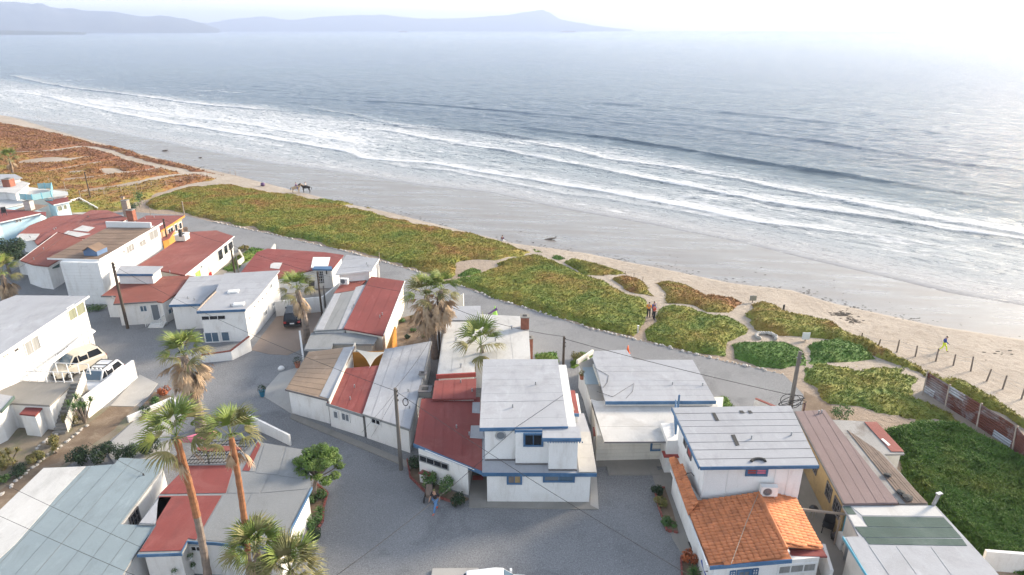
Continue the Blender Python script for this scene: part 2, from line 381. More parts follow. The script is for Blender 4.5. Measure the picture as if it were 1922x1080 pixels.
for nme, (L, amp, st, trail, hgt) in LINES.items():
    d, al, tot = pl_dist(q, L); d = d + wob * (.25 if nme == 'L1' else .6)
    endf = np.clip(np.minimum(al, tot - al) / (tot * .08), 0, 1) if nme != 'L1' else 1.
    brk = .15 + 1.45 * fbm(al, al * 0 + len(nme) * 7.7, 9, 4, 11 + int(nme[1:]))
    front = np.exp(-np.clip(-d, 0, 50) ** 2 / .25) * np.exp(-np.clip(d, 0, 200) / (.55 * st)) * amp * endf * brk
    tr = np.where(d > 0, np.exp(-d / trail), 0) * .62 * min(amp, 1) * endf
    foam = np.maximum(foam, front * 1.15); cov = cov + tr * .9
    hz += hgt * np.exp(-np.clip(-d, 0, 9) ** 2 / .5) * np.exp(-np.clip(d, 0, 60) / 2.2) * endf
for L, hgt, wd in SWELL:
    d, al, tot = pl_dist(q, L); d = d + wob * .8
    endf = np.clip(np.minimum(al, tot - al) / (tot * .3), 0, 1)
    hz += hgt * np.exp(-np.clip(-d, 0, 30) ** 2 / (wd * .45) ** 2) * np.exp(-np.clip(d, 0, 60) ** 2 / (wd * 1.6) ** 2) * endf * (.7 + .6 * vnoise(al / 14, al * 0, 3))
# surf belt: residual foam between the outer and the inner breakers
Tn = TT.ravel(); Sn = SS.ravel()
surf = np.clip((d1 - 1.0) / 3, 0, 1) * np.clip((74 + Sn * -.02 - np.clip(Sn + 20, 0, 200) * .22 - d1) / 12, 0, 1)
leftb = np.clip((-Sn - 10) / 60, 0, 1)
cov = np.clip(cov + surf * (.30 + .34 * leftb * np.exp(-((d1 - 42) / 26) ** 2)), 0, .95)
cov *= np.clip((d1 - .0) / .6, 0, 1)
chop = (fbm(Sn, Tn * 2.2, 7, 4, 21) - .5) * .5 + (fbm(Sn * .7, Tn * 3, 2.6, 3, 22) - .5) * .22
hz = hz + chop * np.clip((d1 - 2) / 25, .08, 1) * np.clip(1.3 - Tn / 400, .0, 1)
hz *= np.clip(d1 / 1.5, 0, 1)
V = np.stack([Sn, Tn, hz + np.clip(d1, -1, 0) * .1], 1)
def sea_mat():
    m, nt, bs = base_mat('sea_water')
    co = coords(nt, (1, 1, 1)); cs = coords(nt, (.35, 1.0, 1)); cw = coords(nt, (.45, 1, 1), (0, 0, R(9)))
    foam = attr(nt, 'foam'); cov = attr(nt, 'cover'); dp = attr(nt, 'depth')
    f1 = noise(nt, cs, .8, 8, .72, 1.2); f2 = noise(nt, coords(nt, (.22, 1, 1)), .12, 5, .6, .3); f3 = noise(nt, co, 2.4, 4, .7)
    lace = math_(nt, 'ABSOLUTE', math_(nt, 'SUBTRACT', f1, .5))       # thin veins
    lace = math_(nt, 'SUBTRACT', 1.0, math_(nt, 'MULTIPLY', lace, 7.0), clamp=True)
    a = math_(nt, 'ADD', cov, math_(nt, 'MULTIPLY', math_(nt, 'SUBTRACT', f2, .5), 1.3))
    a = math_(nt, 'ADD', a, math_(nt, 'MULTIPLY', math_(nt, 'SUBTRACT', f1, .5), 2.6))
    a = math_(nt, 'MULTIPLY', a, math_(nt, 'GREATER_THAN', cov, .02))
    m1 = ramp(nt, a, [(.38, (0, 0, 0)), (.52, (.42, .42, .42)), (.72, (.88, .88, .88))])
    lc = math_(nt, 'MULTIPLY', lace, math_(nt, 'MULTIPLY', cov, 1.1), clamp=True)
    b = math_(nt, 'ADD', foam, math_(nt, 'MULTIPLY', math_(nt, 'SUBTRACT', f3, .5), .9))
    m2 = ramp(nt, math_(nt, 'MULTIPLY', b, math_(nt, 'GREATER_THAN', foam, .06)), [(.28, (0, 0, 0)), (.62, (1, 1, 1))])
    mm = math_(nt, 'MAXIMUM', math_(nt, 'MAXIMUM', m1, lc), m2)
    wcol = ramp(nt, dp, [(0, (.19, .17, .155)), (.07, (.13, .14, .14)), (.35, (.07, .105, .12)), (1, (.03, .065, .115))])
    col = mix(nt, mm, wcol, (.62, .63, .64)); nt.links.new(col, bs.inputs['Base Color'])
    rg = mix(nt, mm, (.14, .14, .14), (.8, .8, .8)); nt.links.new(rg, bs.inputs['Roughness'])
    bs.inputs['IOR'].default_value = 1.33; bs.inputs['Specular IOR Level'].default_value = .5
    w1 = noise(nt, cw, .16, 3, .6, .2); w2 = noise(nt, cw, .6, 7, .7, .5)
    w0 = noise(nt, coords(nt, (.5, 1, 1), (0, 0, R(-6))), .035, 3, .5)
    h = math_(nt, 'ADD', math_(nt, 'MULTIPLY', w1, 2.0), math_(nt, 'MULTIPLY', w2, 1.3)); h = math_(nt, 'ADD', h, math_(nt, 'MULTIPLY', w0, 2.2))
    h = math_(nt, 'MULTIPLY', h, math_(nt, 'ADD', math_(nt, 'MULTIPLY', dp, .94), .06)); h = math_(nt, 'ADD', h, math_(nt, 'MULTIPLY', mm, .05))
    bump(nt, bs, h, 1.0, 1.0)
sea_mat()
sea = np_mesh('sea', V, grid_idx(len(ss), len(ts)), 'sea_water', {'foam': foam, 'cover': cov, 'depth': np.clip((d1 - 3) / 95, 0, 1)}, 'structure')
sea.location = (S0[0], S0[1], SEA + .02); sea.rotation_euler = (0, 0, math.atan2(ES[1], ES[0]))
# ------------------------------------------------------------------ far hills
gen('hill', (.075, .085, .06), .4, .004, .03, .95, 0, (.13, .11, .08), .6, .003)
def hills(name, prof, dist, depth, seed):
    prof = np.array(prof, float); pxs = np.arange(prof[0, 0], prof[-1, 0] + 1, 4.0); tops = np.interp(pxs, prof[:, 0], prof[:, 1])
    nv = 22; V = []
    for i, (px, ty) in enumerate(zip(pxs, tops)):
        d = ray(px, HZ); d = d / math.hypot(d[0], d[1]); az = (d[0], d[1])
        u = ray(px, ty); el = u[2] / math.hypot(u[0], u[1]); hgt = max(CH + el * (dist + depth * .5), 1) - SEA
        for j in range(nv):
            f = j / (nv - 1); r = dist + depth * f
            k = math.sin(math.pi * f) ** .8
            n = float(fbm(np.array([px * .9 + j * 3.]), np.array([j * 6.]), 26, 4, seed)[0])
            hh = hgt * k * (.80 + .35 * n if abs(f - .5) > .06 else 1)
            V.append((az[0] * r, az[1] * r, SEA - 1.2 + hh))
    return np_mesh(name, V, grid_idx(nv, len(pxs)), 'hill', {}, 'structure', True)
hills('hills', [(-500, 0), (-250, -8), (-100, 2), (0, 4), (40, 4), (81, 9), (137, 19), (219, 22), (269, 31), (306, 31), (350, 36), (380, 43), (400, 51), (412, 55)], 7200, 2400, 1)
hills('hills', [(300, 44), (350, 42), (394, 44), (437, 36), (500, 31), (544, 39), (600, 32), (675, 28), (737, 30), (800, 36), (875, 34), (956, 28), (1000, 21), (1016, 18), (1030, 24), (1050, 36), (1100, 46), (1156, 53), (1190, 56)], 11200, 1200, 2)
hills('headland', [(-400, 50), (-100, 56), (0, 57), (60, 58), (110, 59), (160, 61)], 4900, 500, 3)
# ------------------------------------------------------------------ vegetation on the dunes
VEG = {  # name: (pixels, height, sparse, warm)
 'a': ([(-60,222),(0,231),(42,239),(100,250),(150,262),(175,270),(212,276),(250,284),(275,295),(325,305),(382,320),(420,330),(397,340),(360,346),(300,364),(265,380),(245,390),(210,398),(150,400),(60,410),(-80,420)], .35, .15, 1.0),
 'b': ([(262,386),(300,369),(360,353),(400,350),(437,349),(475,356),(505,364),(560,366),(585,377),(625,382),(675,392),(737,410),(800,424),(825,430),(875,437),(868,436),(925,452),(961,459),(995,473),(977,481),(930,490),(914,488),(865,493),(860,506),(849,521),(838,529),(785,509),(712,488),(660,473),(600,459),(500,436),(400,414),(350,403),(300,396)], .4, .2, .6),
 'b2': ([(590,372),(640,378),(700,392),(640,396),(585,386)], .2, .6, .3),
 'c': ([(849,528),(878,523),(907,512),(938,503),(933,495),(998,481),(1026,485),(1060,501),(1099,521),(1138,532),(1177,553),(1212,562),(1213,576),(1212,592),(1204,607),(1191,634),(1112,616),(1021,587),(930,560),(878,540)], .45, 0, .45),
 'c2': ([(861,519),(870,508),(886,504),(907,510),(886,517)], .3, 0, 0),
 'd': ([(1055,493),(1076,486),(1125,499),(1177,515),(1133,519),(1099,517)], .4, 0, .5),
 'd2': ([(1031,478),(1050,480),(1062,486),(1050,490),(1036,485)], .3, .1, .2),
 'd3': ([(1000,468),(1020,473),(1035,476),(1012,477)], .2, .3, .1),
 'e': ([(1147,525),(1175,520),(1206,527),(1228,558),(1190,553),(1164,542)], .4, .1, .8),
 'f': ([(1227,532),(1247,529),(1268,532),(1300,542),(1324,556),(1376,561),(1392,570),(1368,589),(1324,587),(1298,574),(1250,570),(1247,553)], .45, 0, .8),
 'g': ([(1250,576),(1290,578),(1335,592),(1372,598),(1402,615),(1398,628),(1361,643),(1366,671),(1305,662),(1212,640),(1214,623),(1229,607),(1240,580)], .45, 0, .35),
 'h': ([(1376,648),(1405,644),(1472,646),(1505,659),(1513,685),(1472,694),(1428,690),(1380,674)], .45, 0, -.2),
 'i': ([(1391,593),(1409,572),(1428,568),(1472,589),(1509,596),(1565,611),(1590,630),(1639,648),(1694,678),(1746,700),(1798,722),(1880,756),(1930,790),(1990,830),(1990,870),(1922,812),(1880,784),(1798,746),(1746,714),(1705,691),(1657,680),(1620,661),(1557,637),(1509,635),(1454,630),(1417,618)], .7, .1, .5),
 'j': ([(1513,648),(1565,641),(1620,657),(1664,680),(1600,680),(1524,683)], .55, .1, -.1),
 'k': ([(1504,697),(1512,688),(1560,682),(1650,682),(1700,690),(1722,712),(1728,745),(1769,765),(1829,800),(1845,812),(1828,806),(1760,790),(1694,783),(1583,772),(1545,772),(1525,755),(1510,737)], .24, .34, .24),
 'l': ([(1665,812),(1731,793),(1805,806),(1880,842),(1990,900),(1990,1110),(1880,1060),(1820,1040),(1765,985),(1700,900),(1690,860)], .6, 0, -.5),
 'm': ([(1001,663),(1046,661),(1050,685),(1006,690)], .35, 0, -.3),
 'n': ([(1342,744),(1368,744),(1378,766),(1345,768)], .4, 0, -.3),
 'o': ([(1068,682),(1090,664),(1112,668),(1085,690),(1072,700)], .6, 0, 0),
 'p': ([(412,508),(470,466),(500,468),(470,486),(440,512)], .3, 0, -.4),
 'q': ([(1190,655),(1190,640),(1195,640)], 0, 0, 0)}
VEG.pop('q')
PATHS = [([(-40,290),(20,287),(87,285),(150,276),(175,277),(212,287),(240,297),(275,307),(320,316),(350,324),(375,324),(420,336)], 1.3), ([(110,302),(162,295),(215,294)], .9), ([(92,322),(150,311),(215,301)], .9),
 ([(125,337),(162,334),(215,327),(270,320),(305,315)], 1.0), ([(168,358),(225,350),(275,339),(325,330),(375,324)], 1.2), ([(72,302),(90,300),(112,301)], 3.2), ([(205,318),(215,325)], 1.6), ([(138,323),(152,322)], 1.),
 ([(80,372),(110,358)], 1.5), ([(870,500),(905,505)], 0.1)]
vegp = {k: (gline(v[0]), v[1], v[2], v[3]) for k, v in VEG.items()}; pathp = [(gline(p), w) for p, w in PATHS]
def veg_field(P, keys):
    n = len(P); sd = np.full(n, -9.); hgt = np.zeros(n); sp = np.zeros(n); wm = np.zeros(n)
    for k in keys:
        q, h_, s_, w_ = vegp[k]; lo = q.min(0) - 2; hi = q.max(0) + 2
        m = np.where((P[:, 0] > lo[0]) & (P[:, 0] < hi[0]) & (P[:, 1] > lo[1]) & (P[:, 1] < hi[1]))[0]
        if not len(m): continue
        d = poly_sd(P[m], q); b = d > sd[m]; mm = m[b]
        sd[mm] = d[b]; hgt[mm] = h_; sp[mm] = s_; wm[mm] = w_
    for L, w in pathp:
        lo = L.min(0) - 5; hi = L.max(0) + 5
        m = np.where((P[:, 0] > lo[0]) & (P[:, 0] < hi[0]) & (P[:, 1] > lo[1]) & (P[:, 1] < hi[1]))[0]
        if len(m):
            d = np.abs(pl_dist(P[m], L)[0]) - w; sd[m] = np.minimum(sd[m], d)
    sd = sd + (fbm(P[:, 0], P[:, 1], 2.2, 3, 31) - .5) * 1.0
    sd = sd - sp * np.clip(fbm(P[:, 0], P[:, 1], 3.0, 4, 33) - .42, 0, 1) * 14
    Hh = np.clip(sd * .55, -.6, 1) * hgt / .45; Hh = np.minimum(Hh, hgt * (.75 + .6 * fbm(P[:, 0], P[:, 1], 5, 3, 35)))
    Hh = Hh + (fbm(P[:, 0], P[:, 1], 1.1, 3, 37) - .5) * .32 * np.clip(sd, 0, 1)
    return sd, Hh, wm
def veg_mat():
    m, nt, bs = base_mat('ice_plant'); co = coords(nt, obj=False)
    wm = attr(nt, 'warm'); n1 = noise(nt, co, .16, 6, .62, .5); n2 = noise(nt, co, 1.1, 5, .7); n3 = noise(nt, co, 7, 3, .75)
    t = math_(nt, 'ADD', wm, math_(nt, 'MULTIPLY', math_(nt, 'SUBTRACT', n1, .5), 1.5)); t = math_(nt, 'ADD', t, math_(nt, 'MULTIPLY', math_(nt, 'SUBTRACT', n2, .5), .28))
    c = ramp(nt, t, [(.0, (.10, .20, .032)), (.22, (.16, .225, .038)), (.40, (.265, .27, .048)), (.60, (.33, .245, .055)), (.80, (.34, .165, .055)), (1, (.25, .105, .05))])
    c = mix(nt, ramp(nt, n3, [(.35, (.75, .75, .75)), (.62, (0, 0, 0))]), c, mix(nt, .25, c, (.02, .025, .012)))
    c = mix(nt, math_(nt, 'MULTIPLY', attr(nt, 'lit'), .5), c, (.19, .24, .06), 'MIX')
    nt.links.new(c, bs.inputs['Base Color']); bs.inputs['Roughness'].default_value = .75; bs.inputs['Specular IOR Level'].default_value = .25
    bump(nt, bs, math_(nt, 'ADD', n3, math_(nt, 'MULTIPLY', n2, .6)), 1, .16)
veg_mat()
def warm_of(P, wm):
    d = shore_d(P); far = np.clip((-P[:, 0] - 45) / 45, 0, 1)
    return np.clip(np.where(wm > .2, .27 + (62 - d) / 58 * .85 * wm + .1 * far, .04 + wm * .2) + .12 * far, 0, 1)
def veg_sheet(keys, x0, x1, y0, y1, st):
    xs = np.arange(x0, x1, st); ys = np.arange(y0, y1, st); X, Y = np.meshgrid(xs, ys); P = np.stack([X.ravel(), Y.ravel()], 1)
    P = P + (rng.random(P.shape) - .5) * st * .5
    sd, Hh, wm = veg_field(P, keys); Z = Hn(P) + Hh
    F = grid_idx(len(xs), len(ys)); F = F[(sd[F] > -1.2).any(1)]
    u, inv = np.unique(F, return_inverse=True); F = inv.reshape(-1, 4)
    Vv = np.stack([P[:, 0], P[:, 1], Z], 1)[u]
    return np_mesh('ice_plant', Vv, F, 'ice_plant', {'warm': warm_of(P[u], wm[u]), 'lit': np.zeros(len(u))}, 'stuff', True)
veg_sheet([k for k in VEG if k != 'a'], -75, 60, 20, 152, .42)
veg_sheet(['a'], -290, -20, 75, 275, .9)
def tufts(keys, x0, x1, y0, y1, n, size, seed, col=None):
    r = np.random.default_rng(seed)
    P = np.stack([r.uniform(x0, x1, n), r.uniform(y0, y1, n)], 1); sd, Hh, wm = veg_field(P, keys)
    m = sd > .02; P = P[m]; z = (Hn(P) + Hh[m]); k = len(P); wm = wm[m]
    nb = 3; th = r.uniform(0, 6.283, (k, nb)); sz = size * r.uniform(.6, 1.4, (k, nb)); tl = r.uniform(.55, .97, (k, nb))
    dx = np.cos(th); dy = np.sin(th); c = np.stack([P[:, 0], P[:, 1], z - .02], 1)[:, None, :] + r.normal(0, size * .35, (k, nb, 3)) * (1, 1, 0)
    side = np.stack([-dy, dx, dx * 0], -1) * (sz * .30)[..., None]
    tip = c + np.stack([dx * tl, dy * tl, np.sqrt(1 - tl * tl * .9)], -1) * sz[..., None]
    Vv = np.stack([c - side, c + side, tip], 2).reshape(-1, 3); F = np.arange(len(Vv)).reshape(-1, 3)
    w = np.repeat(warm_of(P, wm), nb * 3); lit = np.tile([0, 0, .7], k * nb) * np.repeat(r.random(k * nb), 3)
    np_mesh('ice_plant_leaves', Vv, F, 'ice_plant', {'warm': w, 'lit': lit}, 'stuff', False)
tufts([k for k in VEG if k not in 'a'], -20, 45, 24, 80, 150000, .16, 3)
tufts(['l'], 22, 45, 24, 42, 60000, .22, 5)
tufts([k for k in VEG if k != 'a'], -80, -20, 55, 155, 150000, .2, 4)
tufts([k for k in VEG if k != 'a'], -20, 20, 78, 125, 60000, .18, 8)
tufts(['a'], -260, -25, 80, 260, 160000, .32, 6)
# ------------------------------------------------------------------ gravel streets, yards and slabs
def gravel_mat():
    m, nt, bs = base_mat('gravel'); co = coords(nt, obj=False)
    n1 = noise(nt, co, .13, 6, .6, .4); n2 = noise(nt, co, 11, 3, .8); n3 = noise(nt, co, .30, 6, .62, 1.0); n4 = noise(nt, co, 14, 2, .8)
    c = ramp(nt, n1, [(.3, (.175, .178, .183)), (.7, (.24, .243, .247))])
    c = mix(nt, ramp(nt, n3, [(.53, (0, 0, 0)), (.68, (.75, .75, .75))]), c, (.135, .138, .145))
    c = mix(nt, ramp(nt, n3, [(.28, (.35, .35, .35)), (.42, (0, 0, 0))]), c, (.26, .26, .255))
    c = mix(nt, ramp(nt, n2, [(.42, (.5, .5, .5)), (.53, (0, 0, 0))]), c, (.085, .087, .095))
    c = mix(nt, ramp(nt, n4, [(.56, (0, 0, 0)), (.68, (.6, .6, .6))]), c, (.38, .385, .39))
    nt.links.new(c, bs.inputs['Base Color']); bs.inputs['Roughness'].default_value = .95
    bump(nt, bs, n2, .4, .03)
gravel_mat()
def tri_poly(pts):
    from mathutils.geometry import tessellate_polygon
    return [tuple(t) for t in tessellate_polygon([[Vector(p) for p in pts]])]
def patch(name, px, mat, z, th=0.0, kind='structure'):
    pts = [W(x, y, z) for x, y in px]; mb = MB()
    if th: 
        mb.prism(pts, [p - Vector((0, 0, th)) for p in pts]); mb.f = mb.f[2:] + [tuple(reversed(t)) for t in tri_poly(pts)]
    else: mb.add(pts, tri_poly(pts))
    return mb.build(name, mat, kind=kind)
ROAD_EDGE = [(250,398),(300,402),(345,404),(400,417),(500,438),(600,461),(660,475),(712,490),(785,511),(839,531),(878,542),(930,562),(1021,589),(1112,618),(1190,637),(1242,649),(1300,664),(1361,679),(1428,693),(1472,704),(1490,722),(1508,741),(1508,760)]
patch('gravel_street', [(-420, 415)] + ROAD_EDGE + [(1495, 800), (1560, 1300), (1560, 1500), (-1200, 1500), (-1600, 700)], 'gravel', .012)
for nm_, px, mt, z, th in [
 ('driveway', [(471,657),(528,583),(606,583),(590,620),(571,645),(561,658),(540,667),(505,665)], 'driveway_tan', .03, .03),
 ('concrete_apron', [(496,745),(500,728),(525,700),(557,690),(600,700),(600,760),(551,779)], 'concrete_pale', .04, .04),
 ('pavement', [(548,776),(772,868),(772,880),(545,785)], 'concrete', .08, .08),
 ('pavement', [(880,935),(1122,935),(1124,956),(880,952)], 'concrete', .07, .07),
 ('pavement', [(880,880),(917,880),(917,936),(880,936)], 'concrete', .075, .07),
 ('pavement', [(1108,860),(1118,862),(1124,956),(1108,948)], 'concrete_pale', .078, .07),
 ('concrete_slab', [(1138,875),(1232,874),(1238,891),(1143,891)], 'concrete', .09, .09),
 ('pavement', [(1090,862),(1275,855),(1275,874),(1110,876)], 'concrete', .065, .06),
 ('pavement', [(1222,885),(1262,878),(1330,1000),(1340,1090),(1300,1100),(1280,1040),(1262,1010)], 'concrete', .05, .05),
 ('planting_bed', [(1229,920),(1248,915),(1262,955),(1274,1000),(1252,996),(1236,950)], 'soil', .09, .09),
 ('planting_bed', [(1278,1045),(1300,1048),(1318,1085),(1322,1120),(1282,1120)], 'soil', .09, .09),
 ('planting_bed', [(590,905),(615,925),(608,950),(606,978),(585,1010),(560,1010),(580,950)], 'soil', .06, .06),
 ('planting_bed', [(764,862),(785,870),(800,900),(882,936),(860,946),(800,925),(770,895)], 'soil', .05, .05),
 ('yard', [(740,600),(800,585),(806,640),(790,650),(722,650)], 'soil', .03, .03),
 ('alley_floor', [(1500,860),(1560,900),(1640,1010),(1640,1120),(1540,1120),(1500,950)], 'concrete', .05, .05),
 ('yard', [(-60,790),(60,800),(120,800),(205,762),(262,763),(250,790),(190,840),(130,872),(60,920),(-80,1010),(-200,1000)], 'dry_yard', .03, .03),
 ('gravel_path', [(160,800),(207,764),(252,764),(215,805),(165,840),(110,878),(80,885),(-20,985),(-60,960),(60,880),(125,835)], 'soil', .045, .02),
 ('concrete_slab', [(207,762),(262,703),(296,720),(280,742),(252,763)], 'concrete_pale', .06, .06),
 ('concrete_slab', [(195,842),(252,790),(330,745),(350,770),(322,800),(316,868),(215,870)], 'concrete_pale', .07, .07),
 ('planting_bed', [(258,772),(290,735),(325,745),(330,755),(262,790)], 'soil', .12, .12),
 ('pavement', [(450,470),(456,474),(400,540),(372,540)], 'concrete', .05, .05),
 ('pavement', [(1510,735),(1560,760),(1570,800),(1500,800)], 'soil', .02, .02),
 ('concrete_slab', [(812,1067),(898,1066),(905,1100),(806,1100)], 'concrete_pale', .16, .16),
 ('patio', [(585,535),(628,533),(628,556),(600,560),(583,552)], 'concrete', .3, .3),
 ('patio', [(132,385),(184,398),(170,405),(130,400)], 'concrete_pale', .1, .1)]:
    patch(nm_, px, mt, z, th)
# stones along the seaward edge of the street
mb = MB(); rr = random.Random(3)
ed = [W(x, y, 0) for x, y in ROAD_EDGE[3:20]]
for a, b in zip(ed[:-1], ed[1:]):
    n = int((b - a).length / .33)
    for i in range(n):
        if rr.random() < .12: continue
        p = a.lerp(b, (i + rr.random()) / n); r = rr.choice((.08, .1, .13, .17, .2))
        mb.blob(p + Vector((rr.uniform(-.12, .12), rr.uniform(-.12, .12), r * .3)), r, i, (1, 1, .7))
mb.build('kerb_stones', 'stone', kind='stuff')
mb = MB()     # wrack line and kelp scraps on the sand
for i in range(700):
    k = rr.randrange(len(DL) - 1); a, b = DL[k], DL[k + 1]; t = rr.random(); off = -abs(rr.gauss(0, 1.0)) if rr.random() < .75 else rr.uniform(-9, 2)
    n = np.array([b[1] - a[1], a[0] - b[0]]); n = n / np.linalg.norm(n); p = a + (b - a) * t - n * off * -1
    if math.hypot(*p) > 190: continue
    r = rr.uniform(.03, .11); mb.blob((p[0], p[1], H(*p) + .02), r, i, (1.9, .7, .25))
for cx, cy, n, s in [(1578,590,60,9), (1598,602,30,10), (1034,449,8,3), (1500,1,0,1), (1870,668,8,26)]:
    for i in range(n):
        p = G(cx + rr.gauss(0, s), cy + rr.gauss(0, s * .3)); mb.blob(p + Vector((0, 0, .03)), rr.uniform(.05, .14), i, (1.9, .8, .25))
mb.build('kelp_scraps', 'kelp', kind='stuff')
# ------------------------------------------------------------------ houses
def fitplane(pts):
    A = np.array([[p.x, p.y, 1] for p in pts]); c, *_ = np.linalg.lstsq(A, np.array([p.z for p in pts]), rcond=None); return c
def hitplane(px, py, c):
    d = ray(px, py); t = (c[2] - CH) / (d[2] - c[0] * d[0] - c[1] * d[1]); return Vector((d[0] * t, d[1] * t, CH + d[2] * t))
def pz(c, x, y, dz=0.): return Vector((x, y, c[0] * x + c[1] * y + c[2] + dz))
def area(P): return sum(P[i][0] * P[(i + 1) % len(P)][1] - P[(i + 1) % len(P)][0] * P[i][1] for i in range(len(P))) / 2
def inset(P, d):
    P = [Vector((p[0], p[1])) for p in P]; s = 1 if area(P) > 0 else -1; n = len(P); out = []
    for i in range(n):
        a, b, c = P[i - 1], P[i], P[(i + 1) % n]; e1 = (b - a).normalized(); e2 = (c - b).normalized()
        n1 = Vector((-e1.y, e1.x)) * s; n2 = Vector((-e2.y, e2.x)) * s; k = 1 + n1.dot(n2)
        out.append(b + (n1 + n2) * (d / max(k, .3)))
    return out
def clip(poly, n, lo, hi):
    for sg, lim in ((1, lo), (-1, -hi)):
        out = []
        for i in range(len(poly)):
            a, b = poly[i - 1], poly[i]; da = sg * a.dot(n) - lim; db = sg * b.dot(n) - lim
            if (da >= 0) != (db >= 0): out.append(a.lerp(b, da / (da - db)))
            if db >= 0: out.append(b)
        poly = out
        if len(poly) < 3: return []
    return poly
def slab_mesh(pts, th):
    mb = MB(); mb.prism(pts, [p - Vector((0, 0, th)) for p in pts]); t = tri_poly(pts); n = len(pts)
    mb.f = mb.f[2:] + [tuple(reversed(x)) for x in t] + [tuple(i + n for i in x) for x in t]; return mb
rj = random.Random(11)
def roof(root, px, mat, th=.12, sheets=0, ang=None, base=None, gap=.012, trim=(), tm='trim_blue', name='roof', label=None, z=None, tw=.20, flat=False):
    """px: (x, y[, z]) corners seen in the photograph; returns (world polygon, plane, object)"""
    raw = [W(p[0], p[1], p[2] if len(p) > 2 else z) for p in px]
    c = fitplane(raw) if not flat else np.array([0, 0, raw[0].z]); pts = [hitplane(p[0], p[1], c) for p in px]
    ro = slab_mesh(pts, th).build(name, base or mat, root, label)
    if sheets:
        if ang is None: e = pts[1] - pts[0]
        else: e = pts[(ang + 1) % len(pts)] - pts[ang]
        e = Vector((e.x, e.y, 0)).normalized(); n = Vector((-e.y, e.x, 0)); vals = [p.dot(n) for p in pts]; lo, hi = min(vals), max(vals)
        q = [Vector((p.x, p.y, 0)) for p in pts]; w = (hi - lo) / sheets; cuts = [lo + w * (i + (rj.uniform(-.12, .12) if 0 < i < sheets else 0)) for i in range(sheets + 1)]
        for i in range(sheets):
            cp = clip(q, n, cuts[i] + gap, cuts[i + 1] - gap)
            if len(cp) < 3: continue
            dz = .012 + rj.uniform(0, .014)
            top = [pz(c, p.x, p.y, dz + (.004 if p.dot(n) > (cuts[i] + cuts[i + 1]) / 2 else 0)) for p in cp]
            slab_mesh(top, .01).build('roof_sheet', mat, ro)
    if sheets >= 4:
        for _ in range(2):
            f_ = [rj.random() + .05 for _ in pts[:3]]; q_ = sum((p * g for p, g in zip(pts[:3], f_)), Vector()) / sum(f_); q_ = pz(c, q_.x, q_.y); MB().tube([q_, q_ + Vector((0, 0, .28))], .05, 8).build('vent_pipe', 'metal_grey', root)
    cx = sum(p.x for p in pts) / len(pts); cyy = sum(p.y for p in pts) / len(pts)
    for i in trim:
        a, b = pts[i], pts[(i + 1) % len(pts)]; e = (b - a); n = Vector((-e.y, e.x, 0)).normalized()
        if n.dot(Vector((cx, cyy, 0)) - (a + b) / 2) > 0: n = -n
        mb = MB(); o = n * .03; u = n * .075; up = Vector((0, 0, .045)); dn = Vector((0, 0, tw))
        mb.prism([a + o + up, b + o + up, b + u + up, a + u + up], [a + o - dn, b + o - dn, b + u - dn, a + u - dn]); mb.build('fascia', tm, root)
    return pts, c, ro
WALLS = {}
def body(root, P, top, z0=0., mat='stucco_white', ins=0., gap=.13, name='wall', label=None):
    """P: plan points; top: plane or height"""
    if ins: P = inset(P, ins)
    P = [Vector((p[0], p[1])) for p in P]
    if area(P) < 0: P = P[::-1]
    f = (lambda p: top[0] * p.x + top[1] * p.y + top[2] - gap) if hasattr(top, '__len__') else (lambda p: top)
    mb = MB(); T = [Vector((p.x, p.y, f(p))) for p in P]; Bm = [Vector((p.x, p.y, z0)) for p in P]
    mb.prism(T, Bm); t = tri_poly(T); mb.f = mb.f[2:] + [tuple(reversed(x)) for x in t]
    o = mb.build(name, mat, root, label); WALLS.setdefault(root.name, []).append((P, z0, max(p.z for p in T), o)); return P
def facing(root, px, py):
    d = ray(px, py); best = None
    for P, z0, z1, o in WALLS[root.name]:
        for i in range(len(P)):
            a, b = P[i], P[(i + 1) % len(P)]; e = b - a; n = Vector((e.y, -e.x)).normalized()
            den = n.x * d[0] + n.y * d[1]
            if den >= -1e-6: continue
            t = (n.x * a.x + n.y * a.y) / den
            if t <= 0: continue
            q = Vector((d[0] * t, d[1] * t)); u = (q - a).dot(e) / e.length_squared; z = CH + d[2] * t
            pen = max(0, -u, u - 1) * e.length * 2 + max(0, z0 - z, z - z1 - .15) * 2
            if best is None or (pen, t) < (best[0] + (0 if abs(pen - best[0]) > .02 else 1), best[1]) and (pen < best[0] - .02 or (pen < best[0] + .02 and t < best[1])): best = (pen, t, a, b, n)
    if best[0] > .6: print('WIN off wall', root.name, px, py, round(best[0], 2))
    return best
def onw(a, n, px, py):
    d = ray(px, py); t = (n.x * a.x + n.y * a.y) / (n.x * d[0] + n.y * d[1]); return Vector((d[0] * t, d[1] * t, CH + d[2] * t))
